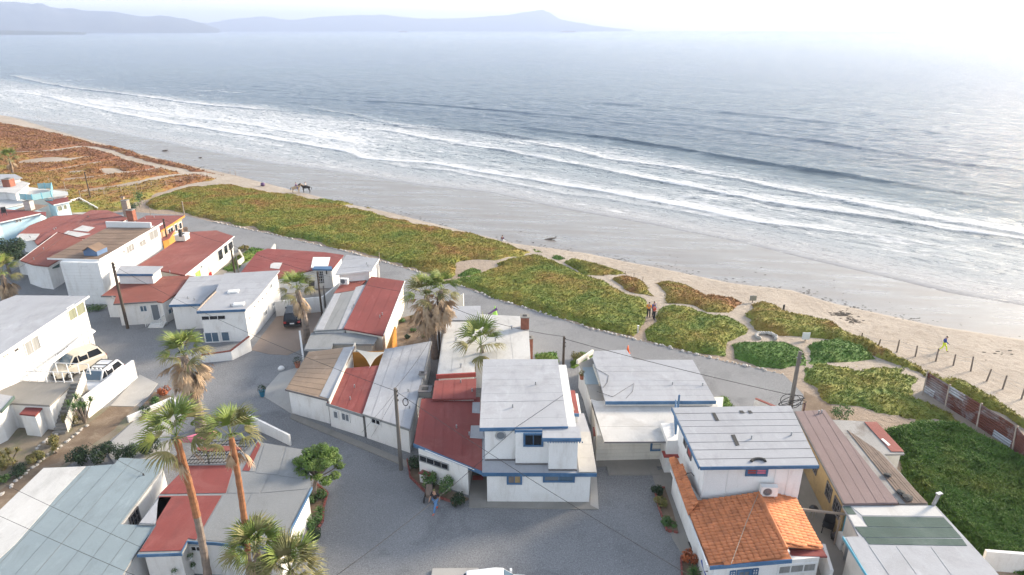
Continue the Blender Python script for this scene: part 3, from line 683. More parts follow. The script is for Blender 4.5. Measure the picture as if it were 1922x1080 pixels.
def window(root, x0, y0, x1, y1, frame='trim_white', pane='glass_dark', nv=2, nh=1, name='window', fw=.09, label=None, pn='pane', minh=0, zr=None):
    xm, ym = (x0 + x1) / 2, (y0 + y1) / 2; _, _, a, b, n = facing(root, xm, ym)
    l = onw(a, n, x0, ym); r = onw(a, n, x1, ym); zt = onw(a, n, xm, y0).z; zb = onw(a, n, xm, y1).z
    if zr: zb, zt = zr
    if zt - zb < minh: zt = zb + minh
    e = Vector((r.x - l.x, r.y - l.y, 0)); w = e.length; e.normalize(); N = Vector((n.x, n.y, 0)); U = Vector((0, 0, 1))
    c = Vector(((l.x + r.x) / 2, (l.y + r.y) / 2, (zb + zt) / 2)); h = zt - zb; ax = (e, N, U); mb = MB()
    fw = min(fw, w * .16, h * .2)
    for s in (-1, 1):
        mb.box(c + e * s * (w / 2 - fw / 2) + N * .02, fw, .10, h, axes=ax); mb.box(c + U * s * (h / 2 - fw / 2) + N * .02, w - 2 * fw - .004, .094, fw, axes=ax)
    bw = min(.05, fw)
    for i in range(1, nv): mb.box(c + e * (-w / 2 + w * i / nv) + N * .015, bw, .07, h - 2 * fw - .004, axes=ax)
    for i in range(1, nh): mb.box(c + U * (-h / 2 + h * i / nh) + N * .013, w - 2 * fw - .004, .06, bw * .7, axes=ax)
    o = mb.build(name, frame, root, label)
    for i in range(nv):
        pm = pane if isinstance(pane, str) else pane[i % len(pane)]
        MB().box(c + e * (-w / 2 + w * (i + .5) / nv) + N * .008, w / nv - bw * .9, .03, h - fw, axes=ax).build(pn, pm, o)
    return o
def wallrun(name, px, h, mat, label, cat='wall', th=.16, z0=0, hs=None, root=None, cap=None, world_=False, group=None, bury=0.0):
    """a free-standing wall along base points (pixels at height z0)"""
    pts = [Vector(p).to_3d() if world_ else W(p[0], p[1], z0) for p in px]
    if world_: 
        for p in pts: p.z = z0
    top = root or thing(name, label, cat, pts[0], group); hs = hs or [h] * len(pts)
    for i in range(len(pts) - 1):
        a, b = pts[i].copy(), pts[i + 1].copy(); a.z -= bury; b.z -= bury; e = (b - a); e.z = 0; e.normalize(); n = Vector((-e.y, e.x, 0)) * th / 2; ext = e * (th * .35)
        t = [a - ext - n, b + ext - n, b + ext + n, a - ext + n]; k = .001 * i
        mb = MB().prism([p + Vector((0, 0, (hs[i] if j in (0, 3) else hs[i + 1]) + bury + k)) for j, p in enumerate(t)], t); mb.build('wall_run' if not root else 'wall', mat, top)
        if cap:
            n2 = n * 1.35; t = [a - ext - n2, b + ext - n2, b + ext + n2, a - ext + n2]
            up = [p + Vector((0, 0, (hs[i] if j in (0, 3) else hs[i + 1]) + bury + .07 + k)) for j, p in enumerate(t)]
            MB().prism(up, [p - Vector((0, 0, .066)) for p in up]).build('coping', cap, top)
    return top
def g2(px, py, z=0.): p = W(px, py, z); return (p.x, p.y)
def chimney(root, px, py, z0, h, w=.6, mat='brick', cap='concrete', d=None):
    p = W(px, py, z0); d = d or w; mb = MB(); n = max(3, int(h / .16))
    for i in range(n): k = 0 if i % 2 else .012; mb.box(p + Vector((0, 0, (i + .5) * h / n)), w - k, d - k, h / n)
    o = mb.build('chimney', mat, root); MB().box(p + Vector((0, 0, h + .04)), w + .1, d + .1, .08).build('chimney_cap', cap, o)
    MB().box(p + Vector((0, 0, h + .095)), w * .5, d * .5, .03).build('flue', 'tar', o)
def aircon(root, px, py, z0, rz=0., label=None, cat=None, w=.85):
    p = W(px, py, z0); a = thing('air_conditioner', label, cat, p); ex = Vector((math.cos(rz), math.sin(rz), 0)); ey = Vector((-math.sin(rz), math.cos(rz), 0)); U = Vector((0, 0, 1))
    MB().box(p + U * .37, w, .35, .62, rz).build('casing', 'ac_white', a)
    mb = MB(); c = p + U * .37 - ey * .19 - ex * w * .12
    for r in (.08, .16, .24):
        mb.tube([c + (ex * math.cos(t) + U * math.sin(t)) * r for t in np.linspace(0, 2 * math.pi, 17)], .012, 4, False)
    mb.build('fan_guard', 'black_plastic', a)
    MB().tube([c + ey * .0 , c + ey * .02], .22, 16).build('fan', 'glass_grey', a)
    for s in (-1, 1): MB().box(p + U * .03 + ex * s * w * .35, .06, .4, .06, rz).build('bracket', 'metal_grey', a)
    return a
PT = lambda pts: [(p.x, p.y) for p in pts]
def overlay(root, px, mat, c, dz=.045, name='roof_patch', th=.02):
    pts = [hitplane(x, y, c) + Vector((0, 0, dz)) for x, y in px]; return slab_mesh(pts, th).build(name, mat, root)
# --- two-storey white house with the round window
A = thing('house', 'white two-storey house with a round window and blue trimmed upper roof, in the centre foreground', 'house', W(1010, 945))
body(A, [(-1.57, 33.95), (4.9, 33.9), (5.0, 43.6), (-1.7, 43.6)], 2.22)
roof(A, [(905,888),(1120,889),(1108,811),(905,811)], 'roof_light_grey', z=2.35, trim=(0,), flat=True)
pA, cA, _ = roof(A, [(1079,811),(1108,811),(1120,887),(1087,887)], 'concrete_pale', z=2.42, flat=True, th=.05, sheets=3, ang=0)
zb = 2.36
for x0, x1, yy in ((-1.72, .22, 35.15), (.22, 2.28, 34.72), (2.28, 4.05, 34.12)):
    body(A, [(x0, yy), (x1, yy), (x1, 43.7), (x0, 43.7)], 4.62, zb, mat='siding_white')
    MB().box(((x0 + x1) / 2, yy - .05, zb + .03), x1 - x0, .1, .06).build('flashing', 'trim_dark', A)
roof(A, [(900,804),(1066,801),(1047,675),(907,675)], 'roof_light_grey', z=4.78, sheets=9, trim=(0,), flat=True, ang=0)
roof(A, [(966,808),(1018,808),(1018,802),(966,802)], 'roof_light_grey', z=4.72, trim=(0,), flat=True)
roof(A, [(1018,823),(1091,823),(1088,801),(1018,801)], 'roof_light_grey', z=4.66, trim=(0,), flat=True, sheets=2, ang=0)
for i, x in enumerate(np.linspace(2.2, 4.3, 14)): MB().box((x, 34.0, 4.48), .07, .04, .1).build('valance_tooth', 'trim_blue', A)
window(A, 982, 813, 1020, 838, 'trim_blue', 'glass_dark', 2, fw=.13); window(A, 951, 889, 980, 909, 'trim_blue', ['bark', 'wall_ochre'], 2, fw=.12); window(A, 1019, 888, 1079, 905, 'trim_blue', ['glass_grey', 'glass_blue'], 2, fw=.13)
_, _, a_, b_, n_ = facing(A, 939, 817); c_ = onw(a_, n_, 939.5, 817)
ring = MB().tube([c_ + Vector((math.cos(t) * .3, -.05, math.sin(t) * .3)) for t in np.linspace(0, 2 * math.pi, 25)], .05, 6, False).build('round_window', 'metal_grey', A)
MB().tube([c_ + Vector((0, -.03, 0)), c_ + Vector((0, -.06, 0))], .29, 24).build('pane', 'glass_grey', ring)
pl, cl, rl = roof(A, [(777,833,2.55),(907,886,2.15),(901,746,2.75),(791,749,2.75)], 'roof_red', trim=(0,), tw=.22, sheets=7, ang=1)
body(A, [(-6.15, 36.35), (-2.8, 34.6), (-2.5, 41.7), (-6.35, 41.5)], cl)
overlay(A, [(887,756),(901,756),(901,777),(886,776)], 'roof_light_grey', cl); overlay(A, [(884,800),(906,800),(908,825),(882,823)], 'roof_light_grey', cl)
window(A, 788, 853, 842, 876, 'metal_grey', 'glass_dark', 4, fw=.06, name='high_window', zr=(1.45, 1.95))
p2, c2, _ = roof(A, [(816,715),(894,711),(893,748),(811,750)], 'roof_red', z=2.98, sheets=4, ang=1); body(A, PT(p2), c2, ins=.15)
wallrun('parapet', [(820,711),(892,707)], .35, 'door_red', '', root=A, z0=2.7, th=.15)
MB().tube([W(798, 845, 2.6), W(830, 858, 2.5), W(890, 882, 2.3)], .03, 6).build('roof_pipe', 'trim_white', A)
p3, c3, _ = roof(A, [(1058,733),(1079,733),(1087,777),(1066,776)], 'roof_red', z=3.1, trim=(2,)); body(A, PT(p3), c3, ins=.08)
overlay(A, [(1066,743),(1070,743),(1079,771),(1075,771)], 'driftwood', c3)
roof(A, [(1063,776),(1096,776),(1108,813),(1066,813)], 'roof_light_grey', z=2.32, flat=True); 
body(A, [g2(1066,790,2.2), g2(1094,779,2.2), g2(1106,811,2.2), g2(1070,811,2.2)], 2.2)
chimney(A, 799, 741, 2.2, .45, .9, 'concrete', 'trim_dark')
# --- white flat roofed house behind it
B = thing('house', 'long low house with a white flat roof and a brick chimney beside the street', 'house', W(900, 700))
pb, cb, _ = roof(B, [(835,604),(902,604),(902,590),(977,594),(992,612),(996,676),(891,676),(891,705),(820,705)], 'roof_white', z=2.7, flat=True, th=.15, sheets=0)
body(B, PT(pb), 2.56, ins=.12)
overlay(B, [(839,577),(902,576),(902,603),(835,603)], 'roof_light_grey', cb, .1, 'roof', .2)
body(B, [g2(840,578,2.6), g2(901,577,2.6), g2(901,602,2.6), g2(836,602,2.6)], 2.58)
chimney(B, 985, 616, 2.7, 1.15, .75); chimney(B, 994, 672, .3, 2.0, .55)
wallrun('gable_wall', [(870,600),(845,597)], .5, 'stucco_cream', '', root=B, hs=[2.9, 1.9], th=.2)
for q_ in [(856,640),(930,640),(960,618),(865,690)]: 
    mb = MB(); p = W(*q_, 2.72); mb.lathe(p, [(.06, 0), (.06, .25), (.1, .27), (.1, .33)], 8); mb.build('roof_vent', 'metal_grey', B)
for x0_,x1_,a_x,b_x in ((836,857,822,846),(857,880,846,869),(880,901,869,890)): overlay(B, [(x0_+.3,606),(x1_-.3,606),(b_x-.3,703),(a_x+.3,703)], 'roof_white', cb, .02, 'roof_sheet', .012)
for x0_,x1_,a_x,b_x in ((903,928,903,932),(928,953,932,963),(953,976,963,992)): overlay(B, [(x0_+.3,593),(x1_-.3,595),(b_x-.3,675),(a_x+.3,675)], 'roof_white', cb, .02, 'roof_sheet', .012)
window(B, 925, 676, 945, 684, 'trim_blue', 'glass_dark', 2) if 0 else None
# --- long white house with brown, red and grey roofs
C = thing('house', 'long white house with brown, red and pale grey roof sections and a sail shaded courtyard', 'house', W(660, 815))
p1, c1, _ = roof(C, [(536,731,2.2),(617,751,2.3),(667,650,2.75),(579,661,2.65)], 'roof_tan', sheets=0, trim=(0,), tw=.1, tm='trim_dark'); overlay(C, [(600,744),(617,749),(666,651),(645,653)], 'roof_light_grey', c1, .03)
body(C, PT(p1), c1, ins=.18)
p2, c2, _ = roof(C, [(613,757,2.05),(682,779,2.05),(716,686,2.35),(649,692,2.35)], 'roof_red', sheets=4, ang=1, trim=(0,), tm='roof_grey'); body(C, PT(p2), c2, ins=.12)
p3, c3, _ = roof(C, [(681,777,2.1),(769,806,2.15),(809,641,2.7),(722,656,2.6)], 'roof_light_grey', sheets=5, ang=1, trim=(0, 1), tm='roof_grey', tw=.12); body(C, PT(p3), c3, ins=.12)
# near tones of brown shingles, course by course
for k in range(9):
    f0, f1 = k / 9, (k + 1) / 9; L = lambda a, b, f: (a[0] + (b[0] - a[0]) * f, a[1] + (b[1] - a[1]) * f)
    q = [L((538,730), (580,662), f0 + .008), L((599,743), (644,654), f0 + .008), L((599,743), (644,654), f1), L((538,730), (580,662), f1)]
    overlay(C, q, 'roof_tan', c1, .012 + .01 * (k % 2), 'shingle_course', .012)
window(C, 626, 771, 636, 786, 'trim_white', 'glass_grey', 1); window(C, 641, 775, 657, 791, 'trim_white', 'glass_grey', 2); window(C, 697, 786, 715, 797, 'trim_white', 'glass_dark', 2)
wallrun('courtyard_wall', [(663,664),(720,661)], 2.0, 'wall_orange', '', root=C, z0=2.4, hs=[.1, .1], bury=2.4)
wallrun('courtyard_wall', [(742,623),(725,656)], 2.0, 'wall_orange', '', root=C, z0=2.2, hs=[.5, -.2], bury=2.2)
wallrun('step_wall', [(667,652),(618,752)], .1, 'stucco_cream', '', root=C, z0=2.4, hs=[.42, .02], bury=.3, th=.1)
sail = thing('shade_sail', 'cream triangular shade sail stretched over the orange walled courtyard', 'shade sail', W(692, 666, 2.6))
cs_ = [W(667, 656, 2.9), W(722, 661, 2.9), W(695, 688, 2.45)]; ce = sum(cs_, Vector()) / 3; mb = MB(); rim = []
for i in range(3):
    a, b = cs_[i], cs_[(i + 1) % 3]
    for t in np.linspace(0, 1, 8)[:-1]: m_ = a.lerp(b, t); rim.append(m_.lerp(ce, .55 * t * (1 - t) * 2))
mb.prism([p + Vector((0, 0, .015)) for p in rim], [p - Vector((0, 0, .015)) for p in rim]); mb.f = mb.f[2:]; n_ = len(rim); t_ = tri_poly(rim)
mb.f += [tuple(reversed(x)) for x in t_] + [tuple(i + n_ for i in x) for x in t_]; mb.build('sail', 'cloth_cream', sail)
for i, e_ in enumerate(((-.5, .2), (.5, .2), (0, -.3))): MB().tube([cs_[i], cs_[i] + Vector((e_[0], e_[1], .05))], .02, 5).build('sail_rope', 'metal_grey', sail)
chimney(C, 794, 712, 2.2, .5, .5, 'concrete_pale', 'trim_dark')
# --- house with side by side grey and red roof
D = thing('house', 'narrow house with side by side grey and red roof strips, next to the black car', 'house', W(640, 640))
pr, cr, _ = roof(D, [(645,617,2.7),(719,630,2.7),(759,528,3.05),(695,519,3.05)], 'roof_red', sheets=4, ang=1, trim=(1,), tm='trim_white', tw=.08); body(D, PT(pr), cr, ins=.15, mat='stucco_cream')
pg, cg, _ = roof(D, [(588,622,2.6),(648,618,2.6),(690,537,2.85),(626,552,2.85)], 'roof_grey', sheets=4, ang=1); body(D, PT(pg), cg, ins=.1)
overlay(D, [(634,620),(647,617),(689,534),(668,540)], 'roof_light_grey', cg, .05); overlay(D, [(592,620),(607,620),(640,552),(628,552)], 'roof_light_grey', cg, .05)
pq, cq, _ = roof(D, [(626,551),(664,545),(694,521),(650,521)], 'roof_red_faded', z=2.9, sheets=0); body(D, PT(pq), cq, ins=.1)
pf, cf, _ = roof(D, [(571,656),(622,655),(625,645),(702,646),(714,626),(584,625)], 'roof_grey', z=2.35, flat=True, th=.14, trim=(0, 2), tm='metal_grey', tw=.14); body(D, PT(pf), 2.2, ins=.3, mat='stucco_cream')
window(D, 604, 649, 616, 652, 'trim_white', 'glass_dark', 2) if 0 else None
D2 = thing('house', 'small raised room with a plain pale grey roof facing the dune path', 'house', W(670, 540))
pu, cu, _ = roof(D2, [(629,515,4.0),(697,508,4.0),(711,486,4.3),(650,479,4.3)], 'roof_light_grey', trim=(0, 1), tm='trim_white', tw=.12, sheets=4, ang=0); body(D2, PT(pu), cu, ins=.3)
for q_ in ((709,489),(711,499)): MB().tube([W(q_[0], q_[1], 4.2), W(q_[0] + 2, q_[1] + 42, .3)], .06, 6).build('porch_post', 'trim_white', D2)
aircon(D, 647, 534, 3.1, -.15, 'air conditioner under the pale grey roofed room beside the red roof strip', 'air conditioner')
E_ = thing('house', 'long low red roofed house with blue trim and a tiled patio facing the street', 'house', W(560, 540))
pe, ce_, _ = roof(E_, [(452,512,2.7),(519,523,2.7),(590,506,2.7),(625,504,2.7),(641,484,2.8),(645,479,2.8),(610,474,2.8),(502,467,2.8),(482,474,2.8)], 'roof_red', sheets=9, ang=0); body(E_, PT(pe), ce_, ins=.25)
overlay(E_, [(508,497),(514,494),(530,494),(524,506),(507,504)], 'roof_white', ce_, .05)
pw, cw_, _ = roof(E_, [(586,505),(624,506),(622,500),(590,500)], 'trim_blue', z=2.95, flat=True, th=.18); body(E_, [g2(588,541,.3), g2(619,541,.3), g2(624,520,.3), g2(592,520,.3)], 2.8)
window(E_, 597, 508, 609, 533, 'trim_white', 'glass_dark', 3, 5, 'glass_door'); window(E_, 612, 507, 614, 515, 'trim_dark', 'tar', 1, name='wall_lantern')
wallrun('patio_wall', [(520,594),(608,585)], 1.7, 'stucco_white', '', root=E_, hs=[1.7, 1.7]); wallrun('patio_wall', [(608,585),(650,540)], 1.2, 'stucco_white', '', root=E_, hs=[1.7, 1.2])
body(E_, [g2(520,590,0), g2(606,584,0), g2(632,556,0), g2(540,560,0)], .62, name='patio_base', mat='concrete')
wallrun('garden_wall', [(500,495),(518,480)], 1.2, 'stucco_cream', 'short cream garden wall at the far corner of the red roofed patio house', hs=[.8, 1.6], z0=.6, bury=.6)
# --- grey roofed white house with the brown capped yard wall
F = thing('house', 'white house with grey flat roof and three high windows above the brown capped yard wall', 'house', W(440, 650))
p1, c1, _ = roof(F, [(317,573),(376,571),(408,540),(420,516),(356,520)], 'roof_light_grey', z=2.75, flat=True, sheets=4, ang=0, trim=(0,)); body(F, PT(p1), 2.6, ins=.2)
p2, c2, _ = roof(F, [(369,585,3.4),(461,581,3.4),(481,562,3.5),(525,508,3.75),(421,514,3.75),(404,548,3.5)], 'roof_light_grey', sheets=6, ang=0, trim=(0,)); body(F, PT(p2), c2, ins=.22)
MB().tube([W(370, 583, 3.4), W(390, 562, 3.6), W(405, 548, 3.6)], .07, 6).build('gutter', 'driftwood', F)
for q_, s_ in (((438,548), 1), ((448,570), 1)):
    p = pz(c2, *W(q_[0], q_[1], 3.6).xy, .08); sk = MB().box(p, 1.0, .75, .16, .2).build('skylight', 'ac_white', F); MB().box(p + Vector((0, 0, .09)), .8, .55, .05, .2).build('dome', 'trim_white', sk)
window(F, 377, 591, 424, 598, 'trim_white', 'glass_dark', 3, fw=.07, name='high_window', zr=(2.35, 2.85))
window(F, 384, 623, 412, 643, 'trim_white', 'glass_blue', 2, name='patio_window'); window(F, 415, 622, 432, 641, 'trim_white', 'glass_blue', 1, name='patio_window')
window(F, 494, 582, 501, 594, 'trim_white', 'glass_grey', 2); window(F, 510, 566, 516, 576, 'trim_white', 'glass_grey', 2); window(F, 505, 532, 511, 544, 'trim_white', 'glass_grey', 2)
for q_ in ((477,576),(484,567),(492,560),(499,552),(468,597)): 
    _, _, a_, b_, n_ = facing(F, *q_); p = onw(a_, n_, *q_); MB().box(p + Vector((.06, 0, 0)), .14, .1, .08).build('wall_spout', 'trim_dark', F)
wallrun('yard_wall', [(382,681),(436,676),(471,659)], 1.3, 'stucco_white', 'low curved white yard wall with a brown coping in front of the grey roofed house', hs=[.75, .9, 1.45], cap='roof_rust')
wallrun('yard_wall', [(471,659),(528,586)], 1.2, 'stucco_white', 'plain white wall running along the tan driveway', hs=[1.3, .9]) if 0 else None
G_ = thing('house', 'white house with rust red roof and small white porch stair behind a dark pole', 'house', W(270, 610))
p1, c1, _ = roof(G_, [(190,556),(218,556),(213,571),(294,566),(304,568),(352,540),(390,523),(352,517),(300,520),(225,530)], 'roof_rust', z=2.5, flat=True, sheets=7, ang=2, trim=(0, 2), tm='trim_dark', tw=.1); body(G_, PT(p1), 2.36, ins=.25)
p2, c2, _ = roof(G_, [(216,515),(287,515),(306,500),(226,499)], 'roof_light_grey', z=3.7, flat=True, trim=(0,)); body(G_, PT(p2), 3.55, 2.4, ins=.25)
window(G_, 262, 573, 277, 586, 'trim_white', 'glass_blue', 2); window(G_, 314, 577, 328, 589, 'trim_white', 'glass_blue', 2)
window(G_, 285, 574, 302, 609, 'trim_white', 'glass_grey', 1, name='door', pn='door_panel', zr=(.3, 2.15)); window(G_, 294, 515, 300, 519, 'trim_white', 'glass_grey', 2)
pp = W(290, 613, 0)
for k in range(3): MB().box(pp + Vector((.3, -.25 * k + .35, .15 - .05 * k)), 1.5, .5, .3 - .1 * k).build('step', 'trim_white', G_)
for sx in (-.5, 1.0):
    for k in range(5): MB().box(pp + Vector((sx, .5 - .28 * k, .65)), .05, .05, .8).build('baluster', 'trim_white', G_)
    MB().box(pp + Vector((sx, -.06, 1.07)), .06, 1.3, .06).build('handrail', 'trim_white', G_)
# --- tall white house with brown shingle roof
Hh_ = thing('house', 'tall white boarded house with a brown shingle roof and a small blue gabled dormer', 'house', W(190, 570))
p1, c1, _ = roof(Hh_, [(89,485,5.0),(185,488,5.0),(304,419,5.3),(282,428,5.3),(202,427,5.3)], 'roof_brown', sheets=0, trim=(0, 1), tm='trim_white', tw=.14)
wp = body(Hh_, [g2(112,490,5.0), g2(184,491,5.0), g2(298,424,5.2), g2(205,424,5.2)], c1, mat='siding_white')
ax0, ax1, ay0, ay1 = (91,484), (186,487), (203,429), (290,427)
for k in range(11):
    f0, f1 = k / 11, (k + 1) / 11; q = [L(ax0, ay0, f0 + .006), L(ax1, ay1, f0 + .006), L(ax1, ay1, f1), L(ax0, ay0, f1)]
    overlay(Hh_, q, 'roof_brown', c1, .012 + .012 * (k % 2), 'shingle_course', .012)
for k in range(14):   # clapboards on the street face
    z = .25 + k * .33; a, b = Vector(g2(112,490,5.0)), Vector(g2(184,491,5.0)); e = (b - a); e3 = Vector((e.x, e.y, 0)).normalized(); n3 = Vector((e3.y, -e3.x, 0)); cc = (a + b) / 2
    MB().box(Vector((cc.x, cc.y, z)) + n3 * .02, e.length - .02, .04, .31, axes=(e3, (n3 + Vector((0, 0, .12))).normalized(), Vector((0, 0, 1)))).build('clapboard', 'siding_white', Hh_)
window(Hh_, 150, 493, 166, 502, 'trim_white', 'glass_grey', 2, zr=(4.0, 4.6)); window(Hh_, 170, 541, 184, 545, 'trim_white', 'glass_dark', 2)
for r_ in ((229,469,234,477,1),(235,458,252,475,3),(260,450,274,464,2),(278,431,297,451,2)): window(Hh_, *r_[:4], 'trim_white', 'curtain_grey', r_[4])
wallrun('parapet', [(202,427),(284,429)], .5, 'trim_white', '', root=Hh_, z0=5.2, hs=[.75, .75], th=.2)
dp = pz(c1, *W(170, 478, 5.2).xy); mb = MB(); ex_ = Vector((1, -.12, 0)).normalized(); ey_ = Vector((.12, 1, 0)).normalized()
fr = [dp + ex_ * a + Vector((0, 0, b)) for a, b in ((-.8, -.1), (.8, -.1), (.8, .5), (0, 1.0), (-.8, .5))]; bk = [p + ey_ * 1.6 for p in fr]
dm = MB().prism(fr, bk).build('dormer', 'dormer_blue', Hh_)
for a, b in ((2, 3), (3, 4)):
    t_ = [fr[a], fr[b], bk[b], bk[a]]; t_ = [p + Vector((0, 0, .03)) - ey_ * (.15 if i < 2 else -0) for i, p in enumerate(t_)]; MB().prism([p + Vector((0, 0, .08)) for p in t_], t_).build('dormer_roof', 'roof_brown', dm)
# annex and carport left of it
An = thing('shed', 'low white annex with faded roof and carport left of the tall brown roofed house', 'shed', W(60, 510))
p1, c1, _ = roof(An, [(24,484),(75,490),(100,484),(60,476)], 'roof_rust', z=2.2, flat=True); body(An, PT(p1), 2.06, ins=.2)
p1, c1, _ = roof(An, [(72,495),(98,503),(112,500),(110,482),(86,483)], 'roof_green', z=2.4, flat=True)
for q_ in ((96,519),(104,514)): MB().tube([W(*q_, 0), W(*q_, 0) + Vector((0, 0, 2.3))], .07, 6).build('post', 'trim_white', An)
# --- red roofed long house with a red and green door
I_ = thing('house', 'long pinkish red roofed house with picture windows facing the street and a boxed chimney', 'house', W(400, 500))
p1, c1, _ = roof(I_, [(255,501,2.6),(304,509,2.6),(347,517,2.6),(439,444,2.9),(406,433,2.9),(356,436,2.9),(290,480,2.7)], 'roof_red_faded', sheets=6, ang=2, trim=(2,), tm='trim_white', tw=.08); body(I_, PT(p1), c1, ins=.3, mat='stucco_cream')
for r_ in ((408,467,418,490),(419,459,427,479),(427,453,437,470)): window(I_, *r_, 'trim_white', 'glass_dark', 1, name='picture_window')
window(I_, 367, 509, 376, 522, 'cloth_green', 'cloth_green', 1, name='green_door', pn='door_panel'); window(I_, 392, 511, 397, 521, 'cloth_red', 'cloth_red', 1, name='red_door', pn='door_panel'); window(I_, 375, 497, 380, 505, 'trim_white', 'glass_grey', 1)
chimney(I_, 343, 450, 2.9, .7, 1.3, 'stucco_cream', 'trim_white'); chimney(I_, 340, 444, 3.5, .8, .35, 'tar', 'tar')
J_ = thing('house', 'orange walled house with a red roof and porch at the far bend of the street', 'house', W(320, 450))
p1, c1, _ = roof(J_, [(255,415),(275,405),(346,405),(301,434),(262,425)], 'roof_red_faded', z=2.8, flat=True, trim=(2,), tm='wall_orange', sheets=4, ang=2); body(J_, PT(p1), 2.66, ins=.35, mat='wall_peach')
for r_ in ((327,420,333,436,1),(335,417,341,431,1),(314,427,325,438,2)): window(J_, *r_[:4], 'trim_white', 'glass_dark', r_[4])
p1, c1, _ = roof(J_, [(300,440),(330,428),(318,447),(303,452)], 'roof_red_faded', z=1.6, flat=True); body(J_, PT(p1), 1.45, ins=.15, mat='wall_orange')
# --- cluster of red roofs
K1 = thing('house', 'broad low house with overlapping dusty red roofs and a brick chimney', 'house', W(180, 470))
p1, c1, _ = roof(K1, [(62,497),(38,489),(108,437),(155,450),(120,482),(90,500)], 'roof_rust', z=3.0, flat=True, trim=(1,), tm='trim_white', tw=.08, sheets=5, ang=1); body(K1, PT(p1), 2.8, ins=.3)
p1, c1, _ = roof(K1, [(65,454),(85,440),(170,395),(203,395),(240,410),(205,428),(175,450),(150,447),(108,436),(70,460)], 'roof_red_faded', z=2.7, flat=True, sheets=8, ang=1); body(K1, PT(p1), 2.55, ins=.3)
overlay(K1, [(137,433),(155,424),(178,428),(165,436)], 'roof_white', c1, .06); overlay(K1, [(120,439),(128,434),(170,440),(146,446)], 'roof_white', c1, .06)
p1, c1, _ = roof(K1, [(33,441),(73,455),(108,437),(165,402),(100,406),(55,424)], 'roof_red_faded', z=2.4, flat=True, sheets=6, ang=2); body(K1, PT(p1), 2.25, ins=.3)
overlay(K1, [(30,446),(38,440),(75,440),(66,452),(50,454)], 'roof_white', c1, .08)
chimney(K1, 249, 415, 2.6, 1.6, .9); chimney(K1, 241, 407, 2.6, 2.4, .8, 'driftwood'); chimney(K1, 236, 398, 2.6, 2.2, .35, 'wall_peach')
# --- pale blue house and white neighbours
Lb = thing('house', 'pale blue house with a red roof, picture windows and a turquoise outside stair', 'house', W(60, 430))
p1, c1, _ = roof(Lb, [(-30,432),(0,418),(76,401),(86,406),(86,398),(62,397),(0,392),(-60,398)], 'roof_red', z=3.3, flat=True, trim=(1,), tm='trim_white', tw=.1); p1w = [g2(-40,428,3.2), g2(0,417,3.2), g2(74,402,3.2), g2(84,398,3.2), g2(40,388,3.2), g2(-60,395,3.2)]
body(Lb, p1w, 3.15, mat='wall_blue_pale'); overlay(Lb, [(28,394),(60,383),(90,386),(62,397)], 'roof_brown', c1, .02)
window(Lb, 29, 413, 34, 418, 'trim_white', 'curtain_grey', 1); window(Lb, 35, 411, 40, 417, 'trim_white', 'curtain_grey', 1)
p2, c2, _ = roof(Lb, [(100,385),(134,378),(126,374),(128,370),(104,366),(80,374)], 'roof_red', z=3.0, flat=True, trim=(0,), tm='trim_white', tw=.12); body(Lb, PT(p2), 2.85, ins=.3, mat='wall_blue_pale')
window(Lb, 107, 386, 117, 397, 'trim_white', 'curtain_green', 1, name='picture_window'); window(Lb, 118, 384, 126, 394, 'trim_white', 'curtain_green', 1, name='picture_window')
chimney(Lb, 57, 394, 3.3, 1.3, .9, 'stone')
st0, st1 = W(92, 375, 3.2), W(112, 402, .2); mb = MB()
for s in (-.45, .45): mb.tube([st0 + Vector((s, 0, 0)), st1 + Vector((s, 0, 0))], .06, 5); mb.tube([st0 + Vector((s, 0, .9)), st1 + Vector((s, 0, .9))], .035, 5)
for k in range(10): mb.box(st0.lerp(st1, (k + .5) / 10), .9, .25, .05)
mb.build('outside_stair', 'trim_cyan', Lb)
Wt = thing('house', 'white terraced house with a glass railed roof deck at the left edge', 'house', W(40, 385))
p1, c1, _ = roof(Wt, [(-60,402),(0,392),(57,380),(40,374),(90,372),(128,366),(127,360),(60,352),(30,350),(-60,352)], 'roof_white', z=3.4, flat=True); body(Wt, PT(p1), 3.26, ins=.3)
p1, c1, _ = roof(Wt, [(-60,364),(10,361),(30,364),(56,344),(30,337),(-60,340)], 'roof_white', z=4.6, flat=True); body(Wt, PT(p1), 4.45, ins=.3)
p1, c1, _ = roof(Wt, [(-60,344),(12,339),(42,334),(28,327),(-60,328)], 'roof_light_grey', z=5.2, flat=True); body(Wt, PT(p1), 5.05, ins=.3)
chimney(Wt, 18, 350, 4.6, 1.2, 1.2)
rail = [W(39, 375, 3.5), W(62, 378, 3.5), W(98, 371, 3.5), W(99, 355, 3.5), W(72, 356, 3.5)]
for a, b in zip(rail[:-1], rail[1:]):
    n_ = max(2, int((b - a).length / 1.6)); e = (b - a).normalized()
    for k in range(n_):
        q0, q1 = a.lerp(b, k / n_), a.lerp(b, (k + 1) / n_); MB().box(q0 + Vector((0, 0, .55)), .08, .08, 1.1).build('rail_post', 'trim_cyan', Wt)
        MB().box((q0 + q1) / 2 + Vector((0, 0, .55)), (q1 - q0).length * .9, .03, .9, math.atan2(e.y, e.x)).build('glass_panel', 'glass_teal', Wt)
wallrun('garden_wall', [(134,382),(150,377),(184,396)], .6, 'stucco_white', 'low white terrace wall behind the pale blue house')
